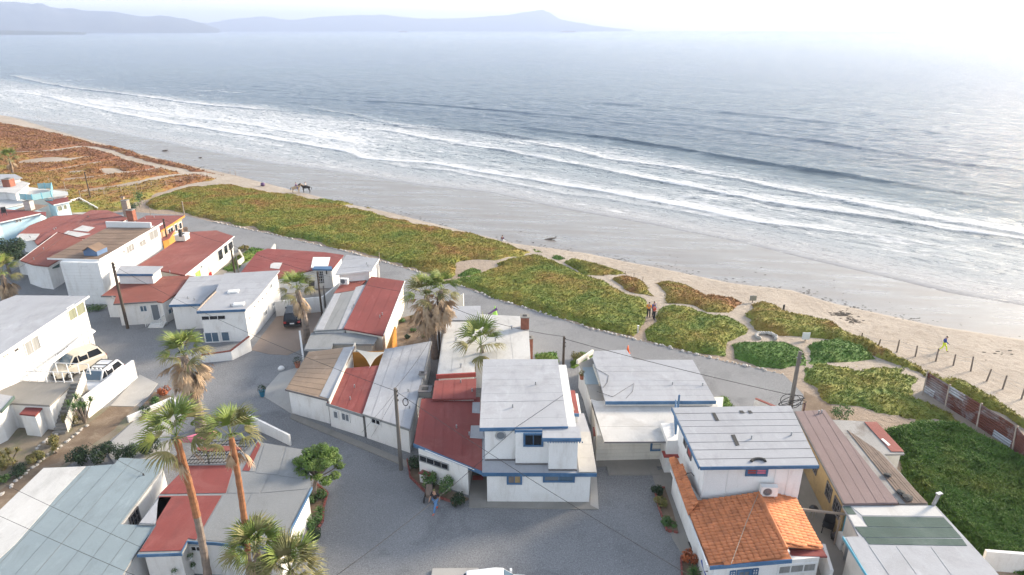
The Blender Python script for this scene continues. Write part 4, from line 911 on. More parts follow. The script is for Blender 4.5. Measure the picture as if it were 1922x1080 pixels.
# --- big white two-storey house on the left with parked cars below
Mh = thing('house', 'large white two-storey house with a grey felt roof and curtained windows, at the left edge', 'house', W(120, 660))
p1, c1, rM = roof(Mh, [(-90,600,5.0),(-90,720,5.0),(0,667,5.0),(166,556,5.0),(30,555,5.0)], 'roof_light_grey', sheets=6, ang=2, trim=(1, 2), tm='trim_white', tw=.12, flat=True)
body(Mh, [g2(-90,604,4.9), g2(-90,712,4.9), g2(-2,663,4.9), g2(157,562,4.9), g2(36,560,4.9)], 4.85)
window(Mh, 126, 573, 143, 602, 'trim_white', 'curtain_green', 1, fw=.05); window(Mh, 141, 565, 159, 593, 'trim_white', 'curtain_green', 1, fw=.05); window(Mh, 44, 634, 76, 665, 'trim_white', 'curtain_grey', 2, fw=.07); window(Mh, 6, 665, 15, 670, 'trim_white', 'wall_ochre', 2)
window(Mh, 107, 666, 136, 690, 'trim_white', 'curtain_grey', 4, 3, 'patio_door', zr=(.3, 2.0)); window(Mh, 27, 655, 34, 659, 'trim_dark', 'tar', 1, name='wall_lamp')
# porch roof along its side
pr_, cp_, _ = roof(Mh, [(74,692),(80,694),(179,621),(173,617)], 'trim_white', z=2.5, flat=True, th=.1)
for q_ in ((173,663),(164,650)): b_ = W(*q_, 0); MB().tube([b_, b_ + Vector((.1, 0, 2.4))], .07, 6).build('porch_post', 'trim_white', Mh)
Mt = thing('terrace', 'raised concrete terrace with a white railing below the large white house', 'terrace', W(80, 760))
p1, c1, _ = roof(Mt, [(-20,770),(22,757),(93,761),(138,719),(42,715),(-20,742)], 'concrete', z=2.2, flat=True, th=.14); body(Mt, PT(p1), 2.05, ins=.06)
window(Mt, 27, 758, 48, 764, 'trim_white', 'glass_dark', 2) if 0 else None
for (a, b) in (((40,716,2.2), (137,719,2.2)), ((48,698,2.2), (170,703,2.2))):
    A0, B0 = W(*a), W(*b)
    for k in range(7): MB().box(A0.lerp(B0, k / 6) + Vector((0, 0, .45)), .06, .06, .9).build('rail_post', 'trim_white', Mt)
    MB().tube([A0 + Vector((0, 0, .92)), B0 + Vector((0, 0, .92))], .035, 6).build('handrail', 'trim_white', Mt); MB().tube([A0 + Vector((0, 0, .1)), B0 + Vector((0, 0, .1))], .025, 6).build('bottom_rail', 'trim_white', Mt)
Ms = thing('staircase', 'outdoor concrete stair with a white slatted side beside the terrace', 'staircase', W(120, 800))
s0, s1 = W(112, 815, 0), W(148, 716, 2.3)
for k in range(13):
    c0 = s0.lerp(s1, (k + .5) / 13); MB().box((c0.x, c0.y, c0.z * .5 + .05), .95, .45, c0.z + .1, math.atan2((s1 - s0).y, (s1 - s0).x) - math.pi / 2).build('step', 'concrete', Ms)
e = (s1 - s0); e2 = Vector((e.x, e.y, 0)).normalized(); nn = Vector((e2.y, -e2.x, 0))
for k in range(26):
    c0 = s0.lerp(s1, (k + .5) / 26) + nn * .6; MB().box(c0 + Vector((0, 0, .55)), .03, (e.length / 26) * .62, 1.0, math.atan2(e2.y, e2.x) - math.pi / 2).build('slat', 'stucco_cream', Ms)
sh = thing('shed', 'small white shed with a red roof below the concrete terrace', 'shed', W(60, 810)); p1, c1, _ = roof(sh, [(36,777),(66,780),(80,765),(48,765)], 'roof_red', z=1.9, flat=True); body(sh, PT(p1), 1.77, ins=.06)
sh = thing('shed', 'white outbuilding with a teal edged roof cut by the left edge of the picture', 'shed', W(10, 830)); p1, c1, _ = roof(sh, [(-60,800),(0,772),(25,744),(0,740),(-60,742)], 'roof_light_grey', z=2.5, flat=True, trim=(1,), tm='roof_green'); body(sh, PT(p1), 2.36, ins=.12)
wallrun('boundary_wall', [(166,785),(256,711)], 1.9, 'stucco_white', 'tall white boundary wall slanting beside the white parked car', hs=[1.85, 1.75], th=.2)
wallrun('yard_wall', [(258,774),(243,790)], .4, 'trim_white', 'low white kerb wall round the small flower bed', hs=[.4, .4]) if 0 else None
bw_ = wallrun('garden_wall', [(243,793),(322,757),(350,775)], .7, 'stucco_white', 'low white wall between the flower bed and the pale slab', hs=[.55, .5, .5], th=.18)
wallrun('garden_wall', [(470,800),(545,836)], .8, 'stucco_white', 'white garden wall behind the palm beside the red roofed house', hs=[1.0, .9], th=.15)
# --- pale blue-grey roofed house, bottom left
N_ = thing('house', 'large house with a pale blue grey roof and white strip filling the bottom left corner', 'house', W(150, 1060))
p1, c1, _ = roof(N_, [(-160,1200),(-160,1020),(0,958),(82,879),(162,876),(215,872),(225,860),(314,864),(297,890),(226,985),(292,987),(252,1043),(170,1180)], 'roof_sky_grey', z=2.4, flat=True, sheets=11, ang=2, base='roof_grey', gap=.018)
overlay(N_, [(-60,985),(0,959),(82,880),(161,877),(107,933),(82,963),(30,1022),(0,1050),(-80,1120)], 'roof_white', c1, .05)
for a, b in (((0,1003),(82,963)),): pass
body(N_, PT(p1), 2.25, ins=.25)
window(N_, 240, 958, 262, 980, 'trim_dark', 'glass_dark', 3, 2, 'grilled_window', zr=(.9, 1.9))
O_ = thing('house', 'house with red and grey roof halves edged in blue, below the orange trunked palms', 'house', W(400, 1060))
p1, c1, _ = roof(O_, [(258,1041),(342,1038),(354,1016),(400,1018),(526,1030),(584,915),(575,845),(492,831),(485,826),(440,870),(350,872),(297,931),(260,985),(291,986)], 'roof_grey', z=2.5, flat=True, trim=(0, 1, 2, 3, 4), tm='trim_blue', tw=.14)
for q_ in ([(262,1036),(341,1034),(353,1011),(368,1014),(416,931),(299,932),(296,945),(293,988)], [(300,928),(424,926),(439,874),(352,875)], [(455,884),(468,885),(490,834),(484,830)]): overlay(O_, q_, 'roof_red', c1, .03)
overlay(O_, [(262,983),(291,984),(322,934),(300,934)], 'roof_light_grey', c1, .03)
for k in range(5):
    q_ = [(L((372,1012), (424,930), 1)), (0, 0)]
for q_ in ([(371,1013),(428,1018),(470,928),(419,930)], [(431,1019),(524,1027),(575,924),(473,927)], [(442,884),(478,886),(494,834),(462,880)], [(480,888),(520,892),(535,838),(497,834)], [(523,893),(572,900),(572,848),(538,839)], [(440,890),(505,893),(486,926),(427,926)], [(508,893),(570,903),(578,918),(490,926)]): overlay(O_, q_, 'roof_grey', c1, .018, 'roof_sheet', .012)
body(O_, PT(p1), 2.36, ins=.22); window(O_, 357, 1022, 380, 1033, 'trim_white', 'glass_dark', 2, zr=(1.6, 2.05)); window(O_, 534, 1003, 540, 1016, 'trim_blue', 'glass_dark', 1, zr=(1.2, 1.9)) if 0 else None
pg_ = thing('pergola', 'dark slatted pergola frame standing behind the red roof under the palms', 'pergola', W(410, 880))
g0, g1, g2_, g3 = W(345,872,2.7), W(440,868,2.7), W(478,826,2.7), W(385,832,2.7)
for t in np.linspace(0, 1, 15): MB().tube([g0.lerp(g1, t), g3.lerp(g2_, t)], .035, 4).build('slat', 'tar', pg_)
for t in np.linspace(0, 1, 7): MB().tube([g0.lerp(g3, t) + Vector((0, 0, .06)), g1.lerp(g2_, t) + Vector((0, 0, .06))], .03, 4).build('rafter', 'tar', pg_)
for q in (g0, g1, g2_, g3): MB().tube([q, Vector((q.x, q.y, 0))], .06, 5).build('post', 'tar', pg_)
kb = thing('kayak', 'pink kayak stored under the pergola between the palms', 'kayak', W(375, 822, 1.2)); q = W(372, 822, 1.6)
MB().tube([q + Vector((x, x * .5, .1 * abs(x))) for x in (-1.1, -.8, -.3, .3, .8, 1.1)], [.02, .18, .28, .28, .18, .02], 10).build('hull', 'cloth_pink', kb, smooth=True); MB().box(q + Vector((0, 0, .27)), .5, .3, .04, .46).build('cockpit', 'tar', kb)
kb = thing('surfboard', 'red surfboard lying across the pergola slats', 'surfboard', W(410, 840, 2.8)); q = W(410, 843, 2.86)
MB().prism([q + Vector((1.5 * math.cos(t), .28 * math.sin(t), .05)) for t in np.linspace(0, 6.28, 17)[:-1]], [q + Vector((1.5 * math.cos(t), .28 * math.sin(t), -.02)) for t in np.linspace(0, 6.28, 17)[:-1]]).build('board', 'roof_red_faded', kb); MB().box(q + Vector((-1.2, 0, -.08)), .2, .03, .16).build('fin', 'tar', kb)
# --- long grey and white roofed house on the right
Ph = thing('house', 'low house with a weathered grey boarded roof above a clean white lower roof', 'house', W(1200, 860))
p1, c1, _ = roof(Ph, [(1136,754),(1344,753),(1300,676),(1190,676),(1176,657),(1114,660),(1112,672),(1122,700)], 'roof_light_grey', z=2.75, flat=True, sheets=11, ang=0, trim=(0,), tw=.22); body(Ph, PT(p1), 2.6, ins=.15)
p2, c2, _ = roof(Ph, [(1134,830),(1345,829),(1347,760),(1110,756),(1109,749)], 'roof_white', z=2.25, flat=True, sheets=3, ang=0, trim=(0,), tm='trim_dark', tw=.04); body(Ph, [g2(1118,866), g2(1345,860), g2(1352,790), g2(1108,790)], 2.1, mat='stucco_cream')
p3, c3, _ = roof(Ph, [(1120,752),(1136,752),(1122,700),(1113,672),(1086,682),(1096,705),(1108,748)], 'concrete', z=2.3, flat=True, th=.1); body(Ph, PT(p3), 2.18, ins=.05); overlay(Ph, [(1098,722),(1124,722),(1115,690),(1094,690)], 'roof_sky_grey', c3, .03)
wallrun('parapet', [(1084,683),(1112,664)], .3, 'stucco_cream', '', root=Ph, z0=2.3, hs=[.35, .35], th=.18); wallrun('parapet', [(1126,723),(1114,690)], .3, 'stucco_cream', '', root=Ph, z0=2.3, hs=[.3, .3], th=.14)
for k in range(6): 
    z = .2 + k * .3; a, b = Vector(g2(1118,866)), Vector(g2(1345,860)); e = b - a; e3 = Vector((e.x, e.y, 0)).normalized(); n3 = Vector((e3.y, -e3.x, 0)); cc = (a + b) / 2
    MB().box(Vector((cc.x, cc.y, z)) + n3 * .015, e.length - .04, .03, .27, axes=(e3, (n3 + Vector((0, 0, .1))).normalized(), Vector((0, 0, 1)))).build('clapboard', 'stucco_cream', Ph)
window(Ph, 1220, 830, 1258, 851, 'trim_blue', 'glass_blue', 1, fw=.14, zr=(.75, 1.65))
mb = MB(); mb.tube([W(1120, 735, 2.8), W(1150, 745, 2.8), W(1190, 720, 2.82), W(1187, 735, 2.8), W(1175, 748, 2.8)], .015, 4); mb.tube([W(1115, 690, 2.8), W(1142, 705, 2.8), W(1140, 718, 2.8), W(1132, 728, 2.8)], .015, 4); mb.build('roof_cable', 'cable_black', Ph)
bx = thing('storage_box', 'small white meter shed with a red top against the cream boarded wall', 'shed', W(1122, 850)); p1, c1, _ = roof(bx, [(1114,818),(1129,817),(1127,800),(1113,802)], 'roof_red', z=1.5, flat=True, th=.08); body(bx, PT(p1), 1.4, ins=.05)
wallrun('boundary_wall', [(1102,700),(1115,752),(1120,800)], 1.9, 'stucco_cream', 'narrow cream boundary wall beside the passage to the sea', hs=[1.7, 1.7, 1.7], th=.12)
# --- two-storey house with clay tile skirt roof
Q_ = thing('house', 'two-storey white house with black patched grey roof above an orange clay tile roof', 'house', W(1400, 1000))
p1, c1, _ = roof(Q_, [(1314,877,4.85),(1537,874,4.85),(1484,762,5.0),(1262,766,5.0)], 'roof_light_grey', sheets=8, ang=0, trim=(0, 3), tw=.16, base='trim_dark', gap=.025)
for q_ in ([(1336,776),(1342,776),(1350,791),(1343,791)], [(1372,818),(1379,817),(1388,837),(1381,838)], [(1387,772),(1394,772),(1398,777),(1390,777)], [(1403,772),(1409,772),(1413,777),(1406,777)]): overlay(Q_, q_, 'tar', c1, .05, 'tar_patch', .01)
mb = MB(); pts = [hitplane(1423 + 13 * math.cos(t), 868 - 5 * math.sin(t), c1) + Vector((0, 0, .06)) for t in np.linspace(0, math.pi, 12)]; mb.tube(pts, .09, 6); mb.build('tar_patch', 'tar', Q_)
U = [(11.1, 31.5), (16.75, 31.4), (17.4, 37.0), (11.0, 37.0)]
body(Q_, U, c1, 2.3, mat='siding_white'); body(Q_, [(11.2, 31.6), (16.7, 31.5), (17.3, 36.9), (11.1, 36.9)], 2.3, mat='siding_white')
window(Q_, 1399, 877, 1441, 895, 'trim_blue', ['door_red', 'cloth_pink'], 2, 4, fw=.12, zr=(3.95, 4.55)); window(Q_, 1284, 812, 1290, 845, 'trim_dark', 'glass_dark', 1, name='side_window', zr=(3.3, 4.5)); window(Q_, 1291, 826, 1300, 865, 'trim_dark', 'door_red', 1, name='side_window', zr=(3.2, 4.5))
for x in (1365, 1453, 1478): 
    _, _, a_, b_, n_ = facing(Q_, x, 900); p = onw(a_, n_, x, 900); MB().box((p.x, p.y - .02, 3.7), .035, .04, 2.1).build('wall_batten', 'trim_white', Q_)
bal = W(1266, 800, 2.6); 
for q_ in ((1268,815),(1270,790)): 
    p = W(*q_, 2.7); MB().tube([p, Vector((p.x, p.y, 4.75))], .07, 5).build('balcony_post', 'trim_blue', Q_)
mb = MB(); a, b = W(1268,815,2.7), W(1266,772,2.7) 
for t in np.linspace(0, 1, 9): mb.box(a.lerp(b, t) + Vector((0, 0, .45)), .05, .05, .9)
mb.tube([a + Vector((0, 0, .9)), b + Vector((0, 0, .9))], .05, 6); mb.tube([a, b], .06, 6); mb.build('balcony_railing', 'trim_blue', Q_)
body(Q_, [(10.3, 36.9), (12.5, 36.9), (12.5, 39.0), (10.3, 39.0)], 2.6)
# ground floor and clay tiles
body(Q_, [g2(1342,1078), g2(1480,1066), (16.2, 27.2), (16.6, 31.6), (11.1, 31.8), (10.75, 34.6), (10.3, 34.6), (10.35, 26.5)][2:] + [(10.35, 26.5), (14.4, 26.9)], 2.15) if 0 else None
body(Q_, [(10.45, 26.35), (14.5, 26.85), (16.2, 27.05), (16.4, 31.5), (11.2, 31.5), (10.6, 34.8), (10.3, 34.8)], 2.12)
def tile_mesh(w, l):
    mb = MB(); n = 5; top = []; bt = []
    for i in range(n + 1):
        t = math.pi * i / n; x = -math.cos(t) * w / 2; z = math.sin(t) * w * .30; top.append((x, z)); 
    k = []
    for yy, dz, s in ((0, .05, 1.0), (l, .0, .84)):
        for x, z in top: mb.v.append((x * s, yy, z * s + dz + .012)); 
        for x, z in top: mb.v.append((x * s, yy, z * s + dz - .012))
    m = n + 1
    for i in range(n): mb.f += [(i, i + 1, 2 * m + i + 1, 2 * m + i), (i, m + i, m + i + 1, i + 1)]
    return mb
def tile_field(root, px, z, aroot, nmax=300, eave=0, tw=.30, tl=.40):
    """eave: index of the eave edge; courses climb away from it"""
    raw = [W(p[0], p[1], p[2]) for p in px]; c = fitplane(raw); pts = [hitplane(p[0], p[1], c) for p in px]
    ro = slab_mesh([p - Vector((0, 0, .03)) for p in pts], .1).build('roof', 'clay_tile', root)
    a, b = pts[eave], pts[(eave + 1) % len(pts)]; ex = (b - a); ex.z = 0; ex.normalize(); cen = sum(pts, Vector()) / len(pts)
    ey = Vector((-ex.y, ex.x, 0)); 
    if ey.dot(cen - a) < 0: ey = -ey
    N = Vector((-c[0], -c[1], 1)).normalized(); ez = N; ex3 = (ex - N * ex.dot(N)).normalized(); ey3 = N.cross(ex3); 
    if ey3.dot(ey) < 0: ey3 = -ey3
    poly = np.array([[p.x, p.y] for p in inset(PT(pts), .05)]); V0 = tile_mesh(tw * 1.06, tl * 1.12); me = bpy.data.meshes.new('tile'); me.from_pydata(V0.v, [], V0.f); me.materials.append(M['clay_tile']); me.shade_smooth()
    pos = []; r = 0
    span = max((Vector(p) - a).length for p in pts)
    for j in range(int(span / tl) + 3):
        for i in range(-40, 60):
            q = a + ex3 * (i + .5) * tw + ey3 * (j + .0) * tl; m_ = q + ey3 * tl * .5
            if inside(np.array([[m_.x, m_.y]]), poly)[0]: pos.append(q)
    pos.sort(key=lambda q: q.length)
    o_ = ORG[root.name]; st = MB(); Mx = Matrix((ex3, ey3, ez)).transposed()
    rq = random.Random(5)
    for k, q in enumerate(pos):
        q = q + ex3 * rq.uniform(-.012, .012) + ey3 * rq.uniform(-.02, .02)
        if k < nmax:
            o = bpy.data.objects.new('tile', me); COL.objects.link(o); o.parent = ro; o.matrix_local = Matrix.Translation(q - o_) @ Mx.to_4x4()
        else: st.add([q + Mx @ Vector(v) for v in V0.v], V0.f)
    if st.v: st.build('clay_tiles', 'clay_tile', ro, kind='stuff', smooth=True)
    return pts, c
tl1, ct1 = tile_field(Q_, [(1333,1063,2.2),(1487,1050,2.75),(1424,925,2.95),(1310,941,2.42),(1292,960,2.25)], 0, None, 300, eave=4, tw=.23, tl=.33)
body(Q_, [(10.5, 26.4), (14.5, 26.9), (14.35, 31.2), (11.2, 31.4)], ct1, 2.121, gap=.18, name='gable')
tile_field(Q_, [(1333,1063,2.35),(1292,962,2.5),(1259,862,2.5),(1270,860,2.75),(1309,941,2.8)], 0, None, 0, eave=0, tw=.24, tl=.3) if 0 else None
tile_field(Q_, [(1292,965,2.45),(1311,941,2.75),(1271,859,2.75),(1256,861,2.45)], 0, None, 0, eave=3, tw=.23, tl=.33)
tile_field(Q_, [(1470,1023,2.78),(1543,1030,2.2),(1485,925,2.35),(1424,925,2.95)], 0, None, 0, eave=1, tw=.23, tl=.33)
MB().tube([W(1424,925,3.0), W(1476,1030,2.85)], .11, 8).build('ridge_tiles', 'clay_tile', Q_)
roof(Q_, [(1472,1030),(1543,1029),(1553,1045),(1486,1043)], 'roof_red', z=2.15, flat=True, th=.1)
MB().tube([hitplane(1424,927,ct1) + Vector((0, 0, .12)), hitplane(1400,985,ct1) + Vector((0, 0, .12)), hitplane(1372,1062,ct1) + Vector((0, 0, .12))], .02, 5).build('roof_cable', 'driftwood', Q_)
a, b = W(1333,1064,2.2), W(1487,1051,2.75); e = (b - a).normalized(); dn = Vector((0, -.03, -.2)); MB().prism([a, b, b + Vector((0, .06, 0)), a + Vector((0, .06, 0))], [a + dn, b + dn, b + Vector((0, .06, 0)) + dn, a + Vector((0, .06, 0)) + dn]).build('fascia', 'trim_blue', Q_)
a, b = W(1331,1060,2.25), W(1262,880,2.25); MB().box((a + b) / 2 - Vector((.08, 0, .1)), (b - a).length, .08, .16, math.atan2((b - a).y, (b - a).x)).build('gutter', 'trim_white', Q_)
window(Q_, 1383, 1064, 1410, 1084, 'trim_blue', 'glass_grey', 2, 1, 'front_window', fw=.15, zr=(.9, 1.8)); window(Q_, 1370, 1064, 1381, 1080, 'trim_blue', 'trim_white', 2, 4, 'side_light', zr=(1.0, 1.8)); window(Q_, 1412, 1062, 1423, 1078, 'trim_blue', 'trim_white', 2, 4, 'side_light', zr=(1.0, 1.8)); window(Q_, 1460, 1056, 1532, 1070, 'trim_white', 'curtain_grey', 3, 1, 'wide_window', zr=(1.2, 1.85))
aircon(Q_, 1441, 930, 2.9, -.05, 'white air conditioner on the ridge of the orange clay tile roof', 'air conditioner', .95)
aircon(Q_, 1256, 872, 0.4, -.05, 'white air conditioner low beside the end of the clay tile skirt', 'air conditioner', .8); 
sh = thing('awning', 'dark red awning board over the low air conditioner', 'awning', W(1262, 870)); MB().box(W(1261, 853, 1.5), 1.2, .7, .06).build('board', 'door_red', sh); MB().box(W(1261, 853, 1.5) + Vector((0, .33, -.2)), 1.2, .05, .4).build('bracket', 'trim_white', sh)
_, _, a_, b_, n_ = facing(Q_, 1300, 894); p = onw(a_, n_, 1303, 894); lm = thing('wall_lamp', 'black gooseneck lamp on the side wall above the clay tile skirt', 'lamp', p)
MB().tube([p, p + Vector((-.2, 0, .25)), p + Vector((-.45, 0, .2)), p + Vector((-.55, 0, 0))], .025, 6).build('arm', 'black_plastic', lm); MB().lathe(p + Vector((-.55, 0, -.12)), [(.22, 0), (.12, .08), (.04, .14)], 12).build('shade', 'black_plastic', lm)
# --- mauve roofed warehouse and its annexes
Rw = thing('warehouse', 'long mauve roofed shed with ochre walls and barred windows facing a narrow yard', 'warehouse', W(1560, 960))
p1, c1, _ = roof(Rw, [(1492,773),(1548,770),(1560,786),(1686,944),(1585,946)], 'roof_mauve', z=2.9, flat=True, sheets=5, ang=4, trim=(4,), tm='trim_dark', tw=.1); body(Rw, PT(p1), 2.76, ins=.2, mat='wall_ochre')
for r_ in ((1519,882,1532,905), (1549,915,1562,937), (1564,935,1580,966)): window(Rw, *r_, 'trim_dark', 'glass_dark', 3, 2, 'barred_window', zr=(1.2, 2.2))
Rx = thing('shed', 'crumbling lean-to with a grey roof, brown boards and a red corner beside the tall grass', 'shed', W(1690, 900))
p1, c1, _ = roof(Rx, [(1557,788),(1645,792),(1698,852),(1660,853),(1742,947),(1688,945)], 'roof_ruin', z=2.75, flat=True); body(Rx, PT(p1), 2.6, ins=.15, mat='stucco_cream')
for k in range(7):
    f0, f1 = k / 7, (k + .94) / 7; A0, A1 = L((1590,808), (1652,850), f0), L((1590,808), (1652,850), f1); B0, B1 = L((1700,946), (1742,946), f0), L((1700,946), (1742,946), f1)
    overlay(Rx, [A0, A1, B1, B0], 'wood_ruin', c1, .04 + .008 * (k % 3), 'roof_board', .03)
overlay(Rx, [(1622,793),(1645,793),(1697,849),(1673,849)], 'roof_red_faded', c1, .05); overlay(Rx, [(1653,826),(1657,825),(1671,837),(1667,839)], 'trim_white', c1, .08)
for (x, y, s) in ((1703,936,.35), (1690,926,.3), (1665,893,.25)): MB().blob(pz(c1, *W(x, y, 2.8).xy, .12), s, int(x), (1, 1, .4)).build('rubble', 'tar', Rx)
MB().box(pz(c1, *W(1622, 889, 2.8).xy, .1), .9, .12, .08, .3).build('white_board', 'trim_white', Rx)
body(Rx, [g2(1663,868), g2(1692,873), g2(1697,855,0), g2(1672,850,0)], 2.0, mat='stucco_cream', name='corner_wall') if 0 else None
S_ = thing('house', 'house with green and white felt roof strips in the bottom right corner', 'house', W(1700, 1060))
p1, c1, _ = roof(S_, [(1581,949),(1756,949),(1860,1062),(1935,1150),(1680,1200),(1632,1085),(1584,1008),(1612,1007)], 'roof_light_grey', z=2.75, flat=True, trim=(5,), tm='trim_cyan', tw=.12)
for q_, m_ in (([(1597,951),(1754,951),(1770,970),(1618,968)], 'roof_white'), ([(1582,951),(1596,951),(1607,966),(1591,966)], 'roof_green'), ([(1618,970),(1771,972),(1789,991),(1628,989)], 'roof_green'), ([(1604,990),(1789,992),(1805,1010),(1620,1009)], 'roof_green'), ([(1622,1010),(1806,1012),(1815,1025),(1631,1022)], 'roof_green'), ([(1592,967),(1608,967),(1628,989),(1604,989)], 'roof_white'),
  ([(1588,1010),(1619,1010),(1700,1130),(1655,1130)], 'roof_light_grey'), ([(1631,1025),(1680,1025),(1755,1130),(1703,1130)], 'roof_light_grey'), ([(1682,1026),(1745,1026),(1820,1130),(1757,1130)], 'roof_light_grey'), ([(1747,1027),(1817,1028),(1905,1130),(1822,1130)], 'roof_light_grey')): overlay(S_, q_, m_, c1, .02, 'roof_sheet', .015)
body(S_, PT(p1), 2.6, ins=.25, mat='stucco_cream')
MB().box(W(1595, 1000, 1.3), .06, 1.4, 2.2).build('blue_door', 'trim_cyan', S_)
p = W(1752, 948, 2.75); vt = MB().tube([p, p + Vector((.12, -.02, .75))], .1, 8).build('roof_vent', 'metal_grey', S_); MB().box(p + Vector((.13, -.02, .8)), .35, .2, .08, .3).build('vent_cap', 'metal_grey', vt)
wallrun('boundary_wall', [(1842,1068),(1990,1080)], 1.2, 'stucco_white', 'white boundary wall between the tall grass and the bottom right house', hs=[1.3, 1.3], th=.2)
wallrun('boundary_wall', [(1538,1062),(1552,1110)], 1.5, 'stucco_white', 'short white wall at the foot of the clay tiled house yard', hs=[1.5, 1.5])
wallrun('garden_wall', [(1416,770),(1500,806)], .9, 'stucco_white', 'white garden wall with a salmon coping behind the two-storey grey roof', hs=[1.0, 1.0], cap='roof_red_faded')
wallrun('garden_wall', [(566,650),(572,694)], 1.4, 'stucco_white', 'white corner wall at the edge of the tan driveway', hs=[1.6, 1.3])
wallrun('garden_wall', [(450,478),(458,492),(447,500)], .7, 'stucco_cream', 'low cream terrace wall beside the picture windows', hs=[.7, .7, .7])
wallrun('boundary_wall', [(806,648),(800,700)], 1.4, 'stucco_white', 'white wall between the pale grey roof and the twin palms', hs=[2.3, 2.3]) if 0 else None
for q_, lb in (((845,1,0), ''),): pass
# ------------------------------------------------------------------ palms, trees, shrubs
def frond_mesh(name, seed, dead=False, nray=19, mat='palm_green'):
    r = random.Random(seed); mb = MB(); pet = .98
    mb.add([(0, -.025, 0), (0, .025, 0), (pet, .014, -.06), (pet, -.014, -.06)], [(0, 1, 2, 3)])
    spread = R(66 if not dead else 26); c = Vector((pet, 0, -.06))
    for i in range(nray):
        a = -spread + 2 * spread * i / (nray - 1) + r.uniform(-.03, .03); ln = (1.05 - .25 * abs(a / spread) ** 2) * r.uniform(.85, 1.1)
        d = Vector((math.cos(a), math.sin(a), 0)); s = Vector((-math.sin(a), math.cos(a), 0)); fold = .05 if i % 2 else -.02; pr = None
        wd = [.012, .042, .03, .004]; dr = [0, -.03, -.14, -.42 * r.uniform(.5, 1.5)]
        if dead: dr = [0, -.05, -.1, -.2]
        k = len(mb.v)
        for j, f in enumerate((.02, .45, .75, 1.0)):
            p = c + d * ln * f + Vector((0, 0, dr[j] + fold * (1 if j in (1, 2) else 0)))
            mb.v += [tuple(p - s * wd[j]), tuple(p + s * wd[j])]
        for j in range(3): mb.f.append((k + 2 * j, k + 2 * j + 1, k + 2 * j + 3, k + 2 * j + 2))
    me = bpy.data.meshes.new(name); me.from_pydata(mb.v, [], mb.f); me.materials.append(M[mat]); return me
FG = [frond_mesh('frond', s, mat=m) for s, m in ((1, 'palm_green'), (2, 'palm_green'), (3, 'palm_dry_green'))]
FD = [frond_mesh('dead_frond', s, True, 11, 'palm_dead') for s in (5, 6)]
def put(me, name, parent, M4):
    o = bpy.data.objects.new(name, me); COL.objects.link(o); o.parent = parent; o.matrix_local = M4; return o
def palm(bx, by, cx, cy, label, dry=.15, z0=0., rad=2.0, n=26, nd=16, r0=.26, r1=.17, orange=0., seed=0, group='fan palms', zc=None, base=None):
    b = base or W(bx, by, z0); r = random.Random(seed)
    zc = zc or vh(bx, by, cy, z0); top = W(cx, cy, zc); # crown centre at that height
    t = thing('palm_tree', label, 'palm tree', b, group); pts = []; rr_ = []
    N = 26
    for i in range(N + 1):
        f = i / N; bend = math.sin(f * math.pi) * .12; p = b.lerp(top, f) + Vector((bend, bend * .5, 0)); pts.append(p)
        rr_.append((r0 * (1 - f) + r1 * f) * (1 + .35 * math.exp(-f * 18)) * (1 + (.07 if i % 2 else -.04)))
    k = int(N * (1 - orange))
    if orange: MB().tube(pts[:k + 1], rr_[:k + 1], 10).build('trunk', 'palm_trunk_grey', t); MB().tube(pts[k:], [q * 1.08 for q in rr_[k:]], 10).build('upper_trunk', 'palm_trunk_orange', t, 'orange brown upper trunk')
    else: MB().tube(pts, rr_, 10).build('trunk', 'palm_trunk_grey', t)
    c = top - b; s = rad / 1.9
    for i in range(n):
        f = (i + .5) / n; az = i * 2.39996 + r.uniform(-.2, .2); el = R(80) - R(88) * f ** 1.2 + r.uniform(-.12, .12); sc_ = s * r.uniform(.85, 1.1)
        m4 = Matrix.Translation(c + Vector((0, 0, .15 * (1 - f)))) @ Euler((r.uniform(-.5, .5), -el, az), 'XYZ').to_matrix().to_4x4() @ Matrix.Scale(sc_, 4)
        m4 = Matrix.Translation(c + Vector((0, 0, .15 * (1 - f)))) @ Matrix.Rotation(az, 4, 'Z') @ Matrix.Rotation(-el, 4, 'Y') @ Matrix.Rotation(r.uniform(-.6, .6), 4, 'X') @ Matrix.Scale(sc_, 4)
        put(FG[2 if f > .7 or r.random() < dry else r.randrange(2)], 'frond', t, m4)
    for i in range(nd):
        f = i / max(nd, 1); az = i * 2.39996 + r.uniform(-.3, .3); el = (-R(18) - R(62) * f ** .6 if nd > 40 else -R(48) - R(36) * (f ** .5)) + r.uniform(-.1, .1)
        m4 = Matrix.Translation(c - Vector((0, 0, .1 + .9 * f * s * (1.5 if nd > 40 else .8 if nd > 20 else .3)))) @ Matrix.Rotation(az, 4, 'Z') @ Matrix.Rotation(-el, 4, 'Y') @ Matrix.Rotation(r.uniform(-1, 1), 4, 'X') @ Matrix.Scale(s * r.uniform(.75, 1.15) * (1.12 if nd > 40 else 1), 4)
        put(FD[i % 2], 'dead_frond', t, m4)
    return t
palm(378, 808, 345, 668, 'tall fan palm with a long shaggy skirt of dead fronds, left of the street', rad=1.9, n=20, nd=84, r0=.36, r1=.24, seed=1)
palm(394, 1105, 331, 822, 'tallest foreground palm with an orange trunk crossing the red roof, left one of the pair', rad=1.95, n=18, nd=6, r0=.2, r1=.145, orange=.5, seed=2)
palm(470, 1110, 434, 822, 'slim palm with orange trunk before the grey roof, right one of the pair', rad=1.6, n=18, nd=6, r0=.165, r1=.125, orange=.72, seed=3)
palm(492, 1128, 480, 1036, 'short bushy fan palm low at the bottom edge, under the orange trunked palm', rad=1.75, n=28, nd=12, r0=.25, r1=.2, seed=4)
palm(552, 1150, 545, 1075, 'drooping half dry palm at the bottom edge beside the planting bed', dry=.8, rad=1.8, n=28, nd=16, r0=.25, r1=.2, seed=5)
